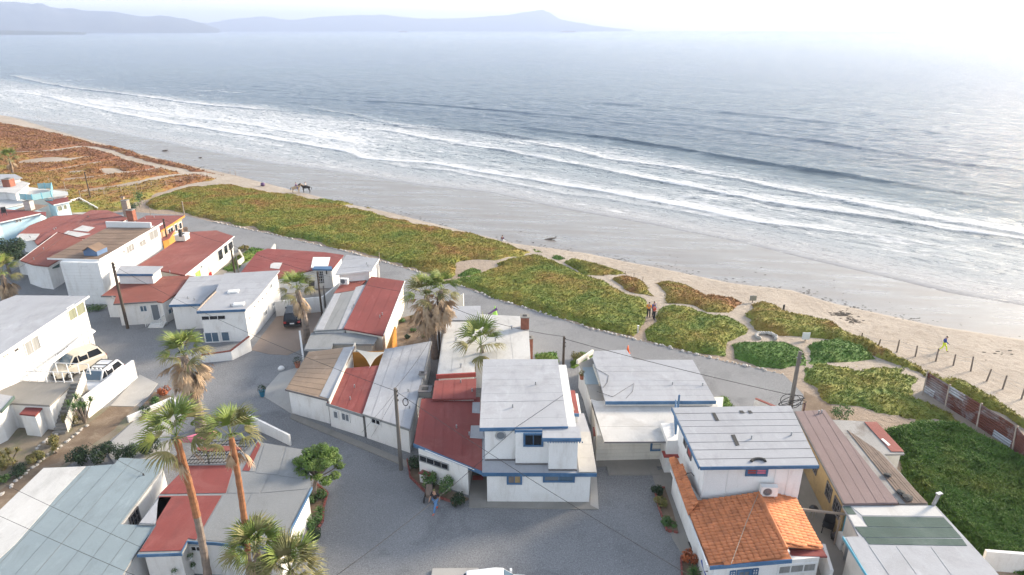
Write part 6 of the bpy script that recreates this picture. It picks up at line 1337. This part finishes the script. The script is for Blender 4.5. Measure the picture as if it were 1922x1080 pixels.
t = thing('meter_shed', 'little white cabinet with a red top under the row of high windows', 'cabinet', W(800, 905)); p1, c1, _ = roof(t, [(785,888),(806,893),(822,884),(796,879)], 'roof_red', z=.8, flat=True, th=.08); body(t, PT(p1), .72, ins=.05)
t = thing('umbrella', 'closed dark parasol beside the green cloth on the white roofed house terrace', 'umbrella', W(920, 588)); b = W(916, 590, 2.0); MB().tube([b, b + Vector((.9, .2, .5))], [.05, .16, ][:2], 8).build('canopy', 'cloth_purple', t); MB().tube([b - Vector((0, 0, 2)), b], .03, 5).build('pole', 'metal_grey', t)
o = MB().lathe(W(929, 592, 1.6), [(.28, 0), (.16, .5), (.03, 1.0)], 7).build('cloth', 'cloth_green'); tag(o, 'bright green folded cloth standing beyond the white flat roof', 'cloth')
# ------------------------------------------------------------------ cars
def car(px, py, rz, paint, label, suv=1.0, L_=4.6, Wd=1.8, H_=1.65, rack=False, rear=True, z0=.03, name='parked_car'):
    b = W(px, py, z0); t = thing(name, label, 'car', b, 'parked cars'); X = Vector((math.cos(rz), math.sin(rz), 0)); Y_ = Vector((-math.sin(rz), math.cos(rz), 0)); U = Vector((0, 0, 1))
    P = lambda x, y, z: b + X * x + Y_ * y + U * z
    # body: lofted cross sections along the length (x forward)
    def loft(secs, mat, nm2, par=t):
        mb = MB(); n = len(secs[0]); 
        for s in secs: mb.v += [tuple(P(*q)) for q in s]
        for i in range(len(secs) - 1):
            for j in range(n): k = (j + 1) % n; mb.f.append((i * n + j, i * n + k, (i + 1) * n + k, (i + 1) * n + j))
        mb.f.append(tuple(range(n))); mb.f.append(tuple(reversed(range((len(secs) - 1) * n, len(secs) * n)))); return mb.build(nm2, mat, par, smooth=False)
    w = Wd / 2; h1 = H_ * .56; f = L_ / 2
    def sec(x, zt, k=1., zb=.28): return [(x, -w * k, zb + .08), (x, -w * k * .9, zb), (x, w * k * .9, zb), (x, w * k, zb + .08), (x, w * k, zt - .12), (x, w * k * .93, zt), (x, -w * k * .93, zt), (x, -w * k, zt - .12)]
    loft([sec(-f, h1 * .85, .86, .42), sec(-f + .12, h1, .95), sec(-f + .6, h1 + .02, 1.), sec(0, h1 + .02, 1.), sec(f - 1.3, h1, 1.), sec(f - .35, h1 * .9, .95), sec(f, h1 * .72, .84, .36)], paint, 'body')
    def cs(x, zt, k): return [(x, -w * .93, h1), (x, w * .93, h1), (x, w * k, zt), (x, -w * k, zt)]
    xr, xt, xf, xw = -f + .1, -f + .5, f * .22, f * .52
    cab = loft([[(xr, -w * .92, h1), (xr, w * .92, h1), (xr + .02, w * .9, h1 + .03), (xr + .02, -w * .9, h1 + .03)], cs(xt, H_ - .06, .76), cs(0, H_, .78), cs(xf, H_ - .04, .76), [(xw, -w * .9, h1), (xw, w * .9, h1), (xw, w * .88, h1 + .03), (xw, -w * .88, h1 + .03)]], paint, 'cabin')
    # glass, slightly proud of the cabin
    def quad(nm2, q, mat='glass_dark', off=.012):
        v = [P(*a) for a in q]; n = (v[1] - v[0]).cross(v[3] - v[0]).normalized(); cen = b + U * h1
        if n.dot(sum(v, Vector()) / 4 - cen) < 0: n = -n
        MB().prism([a + n * off for a in v], [a - n * .02 for a in v]).build(nm2, mat, t)
    def at(x, s, k): # point on the side plane, k from 0 (belt) to 1 (roof)
        return (x, s * (w * .93 * (1 - k) + w * .77 * k), h1 + (H_ - .06 - h1) * k)
    for s in (-1, 1):
        for xa, xb, ta, tb in ((xt + .05 - .22, -.62, xt + .08, -.62), (-.54, xf * .42, -.54, xf * .42), (xf * .42 + .08, xw - .18, xf * .42 + .08, xf - .04)):
            quad('side_window', [at(xa, s, .12), at(xb, s, .12), at(tb, s, .86), at(ta, s, .86)])
    quad('windscreen', [(xw - .04, -w * .78, h1 + .07), (xw - .04, w * .78, h1 + .07), (xf + .05, w * .68, H_ - .1), (xf + .05, -w * .68, H_ - .1)], 'glass_dark' if paint == 'car_black' else 'glass_blue', .05)
    quad('rear_window', [(xr + .05, -w * .72, h1 + .1), (xr + .05, w * .72, h1 + .1), (xt - .06, w * .64, H_ - .12), (xt - .06, -w * .64, H_ - .12)], 'glass_dark', .05)
    for s in (-1, 1):
        for x in (-f + .85, f - .9):
            wh = MB().tube([P(x, s * (w - .16), .34), P(x, s * (w + .02), .34)], .34, 18).build('wheel', 'tyre', t); MB().tube([P(x, s * (w + .0), .34), P(x, s * (w + .035), .34)], .2, 12).build('rim', 'metal_grey', wh)
        quad('tail_light', [(-f - .0, s * w * .62, h1 * .72), (-f - .0, s * w * .86, h1 * .72), (-f + .06, s * w * .92, h1 * .93), (-f + .06, s * w * .6, h1 * .93)], 'red_light', .03)
        quad('headlight', [(f - .02, s * w * .5, h1 * .58), (f - .05, s * w * .8, h1 * .58), (f - .2, s * w * .86, h1 * .78), (f - .12, s * w * .5, h1 * .76)], 'lens', .06)
        MB().box(P(xw - .1, s * (w + .08), h1 + .1), .12, .2, .14, rz).build('mirror', paint, t)
    MB().box(P(-f - .02, 0, .62), .03, .42, .14, rz).build('number_plate', 'trim_white', t); MB().box(P(f + .01, 0, .5), .04, w * 1.1, .16, rz).build('grille', 'tar', t); MB().box(P(-f + .02, 0, .42), .14, Wd * .86, .16, rz).build('bumper', 'tar' if paint != 'car_white' else 'metal_grey', t)
    if rack:
        for s in (-1, 1): MB().tube([P(xt + .2, s * w * .66, H_ + .06), P(xf - .1, s * w * .66, H_ + .06)], .035, 6).build('roof_rail', 'tar', t)
        for x in (xt + .3, -.4, .2, xf - .2): MB().box(P(x, 0, H_ + .05), .08, Wd * .68, .04, rz).build('roof_bar', 'tar', t)
        for y in (-.5, -.17, .17, .5): MB().tube([P(xf - .02, y * w * 1.2, H_ + .1), P(xf + .07, y * w * 1.2, H_ + .1)], .09, 10).build('spotlight', 'lens', t)
    return t
car(555, 601, 1.74, 'car_black', 'black sport utility car seen from behind on the tan driveway', H_=1.6, L_=4.5)
car(193, 722, math.atan2(*(W(166,785) - W(256,711)).yx), 'car_white', 'white off-road car with roof lights and black rack behind the tall boundary wall', rack=True, L_=4.1)
car(150, 696, -2.1, 'car_beige', 'beige boxy van parked next to the white off-road car', L_=4.2, H_=1.9)
car(930, 1126, .1, 'car_white', 'white car at the bottom edge of which only the roof shows', L_=3.9, H_=1.5)
# ------------------------------------------------------------------ ships far out
def ship(px, py, ln, label):
    b = W(px, 61.5, SEA); d = Vector((b.x, b.y, 0)).normalized() * 7500; b = Vector((d.x, d.y, SEA)); t = thing('ship', label, 'ship', b, 'distant ships'); e = Vector((d.y, -d.x, 0)).normalized(); n = Vector((-e.y, e.x, 0)); U = Vector((0, 0, 1)); ax = (e, n, U)
    MB().prism([b + e * x * ln + n * y + U * 11 for x, y in ((-.5, -7), (.42, -7), (.52, 0), (.42, 7), (-.5, 7))], [b + e * x * ln + n * y - U * 1 for x, y in ((-.47, -6), (.4, -6), (.47, 0), (.4, 6), (-.47, 6))]).build('hull', 'roof_rust', t)
    MB().box(b - e * ln * .38 + U * 17, ln * .1, 12, 14, axes=ax).build('bridge', 'trim_white', t); MB().box(b - e * ln * .44 + U * 26, 4, 4, 7, axes=ax).build('funnel', 'trim_dark', t)
    for x in (-.1, .15, .35): MB().tube([b + e * ln * x + U * 10, b + e * ln * x + U * 22], .8, 5).build('mast', 'metal_grey', t)
ship(757, 53, 90, 'small faint ship on the horizon left of the island peak'); ship(1067, 52, 160, 'long faint cargo ship on the horizon below the island peak')
# ------------------------------------------------------------------ people and horses
def skin(name, V, E, Rd, mat, parent, loc, rz=0., s=1., sub=1, root=0):
    me = bpy.data.meshes.new(name); me.from_pydata([tuple(Vector(v) * s) for v in V], E, []); me.update(); o = bpy.data.objects.new(name, me); COL.objects.link(o)
    o.modifiers.new('skin', 'SKIN'); ly = me.skin_vertices[0].data
    for i, r in enumerate(Rd): ly[i].radius = (r * s, r * s) if not hasattr(r, '__len__') else (r[0] * s, r[1] * s)
    ly[root].use_root = True
    m_ = o.modifiers.new('sub', 'SUBSURF'); m_.levels = sub; m_.render_levels = sub; me.materials.append(M[mat]); o.parent = parent
    pl_ = ORG[parent.name]; o.location = Vector(loc) - pl_; o.rotation_euler = (0, 0, rz); return o
def person(loc, h, rz, label, top, legs, pose='stand', hair='hair_black', group=None, extra=None, shoes='cloth_black', name='person', short=False):
    t = thing(name, label, 'person', loc, group); s = h / 1.75
    if pose == 'stand': K = dict(hl=(.1, .0, .92), kl=(.11, -.03, .5), al=(.12, .02, .08), tl=(.13, -.14, .03), hr=(-.1, 0, .92), kr=(-.11, -.02, .5), ar=(-.12, .03, .08), tr=(-.14, -.13, .03), p=(0, 0, .98), w=(0, .01, 1.15), c=(0, .0, 1.35), n=(0, 0, 1.5), hd=(0, -.03, 1.64), ht=(0, -.02, 1.7), sl=(.19, 0, 1.43), el=(.25, .03, 1.14), wl=(.22, -.14, .93), sr=(-.19, 0, 1.43), er=(-.25, .02, 1.15), wr=(-.2, -.2, 1.02))
    elif pose == 'walk': K = dict(hl=(.1, 0, .92), kl=(.1, -.22, .54), al=(.1, -.33, .12), tl=(.1, -.48, .1), hr=(-.1, 0, .92), kr=(-.1, .08, .5), ar=(-.1, .36, .16), tr=(-.1, .25, .03), p=(0, 0, .98), w=(0, -.01, 1.15), c=(0, -.04, 1.35), n=(0, -.05, 1.5), hd=(0, -.09, 1.63), ht=(0, -.08, 1.7), sl=(.19, -.03, 1.43), el=(.25, .12, 1.16), wl=(.24, .1, .92), sr=(-.19, -.03, 1.43), er=(-.24, -.14, 1.17), wr=(-.2, -.34, 1.04))
    else: K = dict(hl=(.12, 0, .5), kl=(.28, -.3, .42), al=(.27, -.3, .02), tl=(.28, -.43, -.04), hr=(-.12, 0, .5), kr=(-.28, -.3, .42), ar=(-.27, -.3, .02), tr=(-.28, -.43, -.04), p=(0, 0, .52), w=(0, .02, .7), c=(0, .0, .9), n=(0, 0, 1.05), hd=(0, -.03, 1.19), ht=(0, -.02, 1.25), sl=(.19, 0, .98), el=(.25, -.06, .72), wl=(.12, -.3, .66), sr=(-.19, 0, .98), er=(-.25, -.06, .72), wr=(-.12, -.3, .66))
    nm2 = list(K); V = [K[k] for k in nm2]; I = {k: i for i, k in enumerate(nm2)}
    rad = dict(hl=.085, kl=.058, al=.04, tl=.035, hr=.085, kr=.058, ar=.04, tr=.035, p=(.13, .1), w=(.12, .09), c=(.15, .1), n=.055, hd=.095, ht=.07, sl=.06, el=.042, wl=.03, sr=.06, er=.042, wr=.03)
    E = [('p', 'w'), ('w', 'c'), ('c', 'n'), ('n', 'hd'), ('hd', 'ht'), ('c', 'sl'), ('sl', 'el'), ('el', 'wl'), ('c', 'sr'), ('sr', 'er'), ('er', 'wr'), ('p', 'hl'), ('hl', 'kl'), ('kl', 'al'), ('al', 'tl'), ('p', 'hr'), ('hr', 'kr'), ('kr', 'ar'), ('ar', 'tr')]
    E = [(I[a], I[b]) for a, b in E]; Rd = [rad[k] for k in nm2]
    for sd2 in ('l', 'r'):      # palm and five fingers
        wv = Vector(K['w' + sd2]); d = (wv - Vector(K['e' + sd2])).normalized(); sx = 1 if sd2 == 'l' else -1; k = len(V); V.append(tuple(wv + d * .08)); Rd.append(.03); E.append((I['w' + sd2], k))
        for j, (off, ln) in enumerate(((-.03, .06), (-.01, .07), (.01, .068), (.03, .055))): V.append(tuple(Vector(V[k]) + d * ln + Vector((0, off, 0)))); Rd.append(.009); E.append((k, len(V) - 1))
        V.append(tuple(Vector(V[k]) + Vector((-sx * .045, -.03, -.01)))); Rd.append(.011); E.append((k, len(V) - 1))
    k = len(V); V.append(tuple(Vector(K['hd']) + Vector((0, -.115, -.01)))); Rd.append(.018); E.append((I['hd'], k))   # nose
    skin('body', V, E, Rd, 'skin', t, loc, rz, s, 1, I['p'])
    sub = lambda ks, es, gr: ([K[q] for q in ks], [(ks.index(a), ks.index(b)) for a, b in es], [((rad[q][0] + gr, rad[q][1] + gr) if hasattr(rad[q], '__len__') else rad[q] + gr) for q in ks])
    ks = ['w', 'p', 'c', 'sl', 'el', 'sr', 'er'] + ([] if short else ['wl', 'wr']); es = [('p', 'w'), ('w', 'c'), ('c', 'sl'), ('sl', 'el'), ('c', 'sr'), ('sr', 'er')] + ([] if short else [('el', 'wl'), ('er', 'wr')])
    v, e, r = sub(ks, es, .022); skin('shirt', v, e, r, top, t, loc, rz, s, 1, 0)
    ks = ['p', 'hl', 'kl', 'al', 'hr', 'kr', 'ar']; es = [('p', 'hl'), ('hl', 'kl'), ('kl', 'al'), ('p', 'hr'), ('hr', 'kr'), ('kr', 'ar')]
    v, e, r = sub(ks, es, .018); skin('trousers', v, e, r, legs, t, loc, rz, s, 1, 0)
    for sd2 in ('l', 'r'): v = [K['a' + sd2], K['t' + sd2]]; v = [tuple(Vector(q) + Vector((0, .02 * (1 - i) - .02 * i, -.02))) for i, q in enumerate(v)]; skin('shoe', v, [(0, 1)], [.055, .045], shoes, t, loc, rz, s)
    hv = Vector(K['hd']); skin('hair', [tuple(hv + Vector((0, .035, -.02))), tuple(hv + Vector((0, .03, .06))), tuple(hv + Vector((0, -.02, .1)))], [(0, 1), (1, 2)], [.085, .095, .07], hair, t, loc, rz, s)
    mb = MB()
    for sx in (-.035, .035): q = Matrix.Rotation(rz, 3, 'Z') @ ((hv + Vector((sx, -.095, .015))) * s) + Vector(loc); mb.blob(q, .014, 1)
    mb.build('eyes', 'black_plastic', t); q = Matrix.Rotation(rz, 3, 'Z') @ ((hv + Vector((0, -.09, -.05))) * s) + Vector(loc); MB().box(q, .05, .015, .012, rz).build('mouth', 'door_red', t)
    return t, K, s
person(W(1217, 596), 1.72, 2.9, 'person in an orange shirt and black trousers standing on the sand path', 'cloth_orange', 'cloth_black', short=True, group='people on the sand path')
person(W(1226, 594), 1.7, .6, 'person in dark blue standing between the orange shirt and the red shirt', 'cloth_blue', 'cloth_black', group='people on the sand path')
person(W(1227, 600), 1.68, 1.8, 'person in a red shirt and black shorts nearest the gravel street', 'cloth_red', 'cloth_black', short=True, group='people on the sand path')
person(W(818, 960, .02), 1.72, -.5, 'person in black top and blue jeans walking past the shrubs with red shoes', 'cloth_black', 'cloth_jeans', 'walk', shoes='cloth_red', hair='leaf_yellow', short=True)
bpos = G(1769, 660); bpos.z -= .02; person(bpos, 1.7, .9, 'person in a dark blue jacket and yellow trousers walking on the beach sand', 'cloth_blue', 'cloth_yellow', 'walk')
b = G(943, 452); person(b + Vector((0, 0, -.42)), 1.7, 2.6, 'person in dark clothes sitting low on the dry sand above the wet beach', 'cloth_purple', 'cloth_white', 'ride')
b = G(494, 350); o = MB().blob(b + Vector((0, 0, .4)), .5, 3, (1, .8, 1)).build('boulder', 'cloth_purple'); tag(o, 'dark bluish boulder standing alone on the sand below the dune path', 'boulder')
def horse(loc, rz, mat, label):
    t = thing('horse', label, 'horse', loc, 'ridden horses')
    V = [(0, .1, 1.3), (0, -.45, 1.28), (0, .7, 1.32), (0, -.85, 1.6), (0, -1.1, 1.95), (0, -1.35, 1.85), (0, -1.6, 1.6), (0, .95, 1.25)]
    E = [(0, 1), (0, 2), (1, 3), (3, 4), (4, 5), (5, 6), (2, 7)]; Rd = [.31, .3, .3, .18, .13, .12, .08, .14]
    for sx in (-1, 1):
        k = len(V); V += [(sx * .18, -.5, 1.0), (sx * .17, -.52, .58), (sx * .17, -.5, .2), (sx * .17, -.56, .05)]; Rd += [.13, .07, .05, .07]; E += [(1, k), (k, k + 1), (k + 1, k + 2), (k + 2, k + 3)]
        k = len(V); V += [(sx * .19, .72, .98), (sx * .18, .6, .75), (sx * .18, .85, .5), (sx * .18, .78, .2), (sx * .18, .72, .05)]; Rd += [.17, .11, .06, .05, .07]; E += [(2, k), (k, k + 1), (k + 1, k + 2), (k + 2, k + 3), (k + 3, k + 4)]
        V.append((sx * .07, -1.08, 2.14)); Rd.append(.03); E.append((4, len(V) - 1))
    skin('body', V, E, Rd, mat, t, loc, rz, .88, 1, 0)
    skin('mane', [(0, -.55, 1.62), (0, -.85, 1.83), (0, -1.02, 2.08)], [(0, 1), (1, 2)], [.06, .07, .05], 'hair_black', t, loc, rz, .88); skin('tail', [(0, 1.05, 1.3), (0, 1.22, 1.0), (0, 1.2, .6)], [(0, 1), (1, 2)], [.05, .08, .04], 'hair_black', t, loc, rz, .88)
    skin('saddle', [(0, -.05, 1.56), (0, .3, 1.56)], [(0, 1)], [.16, .16], 'bark', t, loc, rz, .88); return t
ha, hb = G(557, 363), G(575, 362)
horse(ha, 1.6, 'palm_dead', 'tan horse with a rider on the beach, left of the pair'); person(ha + Vector((0, 0, .82)), 1.7, 1.6, 'rider in dark clothes on the tan horse', 'cloth_purple', 'cloth_blue', 'ride', group='horse riders')
horse(hb, -1.5, 'hair_black', 'black horse with a rider on the beach, right of the pair'); person(hb + Vector((0, 0, .82)), 1.7, -1.5, 'rider in a white top on the black horse', 'cloth_white', 'cloth_black', 'ride', group='horse riders')
ps = W(806, 938, .02); t = thing('stroller', 'dark pushchair with round wheels beside the walking person', 'pushchair', ps)
for q in ((-.3, .3), (.3, .3), (-.3, -.3), (.3, -.3)): MB().tube([ps + Vector((q[0] - .03, q[1], .18)), ps + Vector((q[0] + .03, q[1], .18))], .18, 14).build('wheel', 'tyre', t)
MB().tube([ps + Vector((0, -.35, .5)), ps + Vector((0, 0, .55)), ps + Vector((0, .35, .9))], [.16, .24, .2], 9).build('seat', 'wood_ruin', t); MB().tube([ps + Vector((-.3, -.3, .2)), ps + Vector((-.2, .4, 1.0)), ps + Vector((.2, .4, 1.0)), ps + Vector((.3, -.3, .2))], .02, 5).build('frame', 'tar', t)

for i, (x, y, lb) in enumerate(((353, 1052, 'topmost'), (366, 1064, 'middle'), (331, 1075, 'lowest'))):   # planters on the white wall
    _, _, a_, b_, n_ = facing(O_, x, y); p = onw(a_, n_, x, y) + Vector((n_.x, n_.y, 0)) * .16
    t = thing('wall_planter', lb + ' of three small white planters on the wall under the red roof', 'planter', p, 'wall planters'); MB().lathe(p, [(.07, 0), (.13, .2), (.14, .22), (.1, .22)], 10).build('pot', 'trim_white', t); V, F = leaves([((0, 0, .3), .16, .16, .14)], 60, .05, i); np_mesh('foliage', V, F, 'leaf_green', {}, None, False, t)
# ------------------------------------------------------------------ sea haze
mb = MB(); mb.box((0, 1000, 168), 27000, 26400, 352)
hz_m = bpy.data.materials.new('haze'); hz_m.use_nodes = True; nt = hz_m.node_tree; nt.nodes.remove(nt.nodes['Principled BSDF'])
pv = nt.nodes.new('ShaderNodeVolumePrincipled'); pv.inputs['Color'].default_value = (.50, .585, .77, 1); pv.inputs['Density'].default_value = HAZE; pv.inputs['Anisotropy'].default_value = HAZE_G
nt.links.new(pv.outputs[0], nt.nodes['Material Output'].inputs['Volume'])
hzo = mb.build('haze', hz_m, kind='stuff')
for o in bpy.data.objects:
    l = o.get('label')
    if l and not 4 <= len(l.split()) <= 16: print('LABEL LEN', len(l.split()), l)
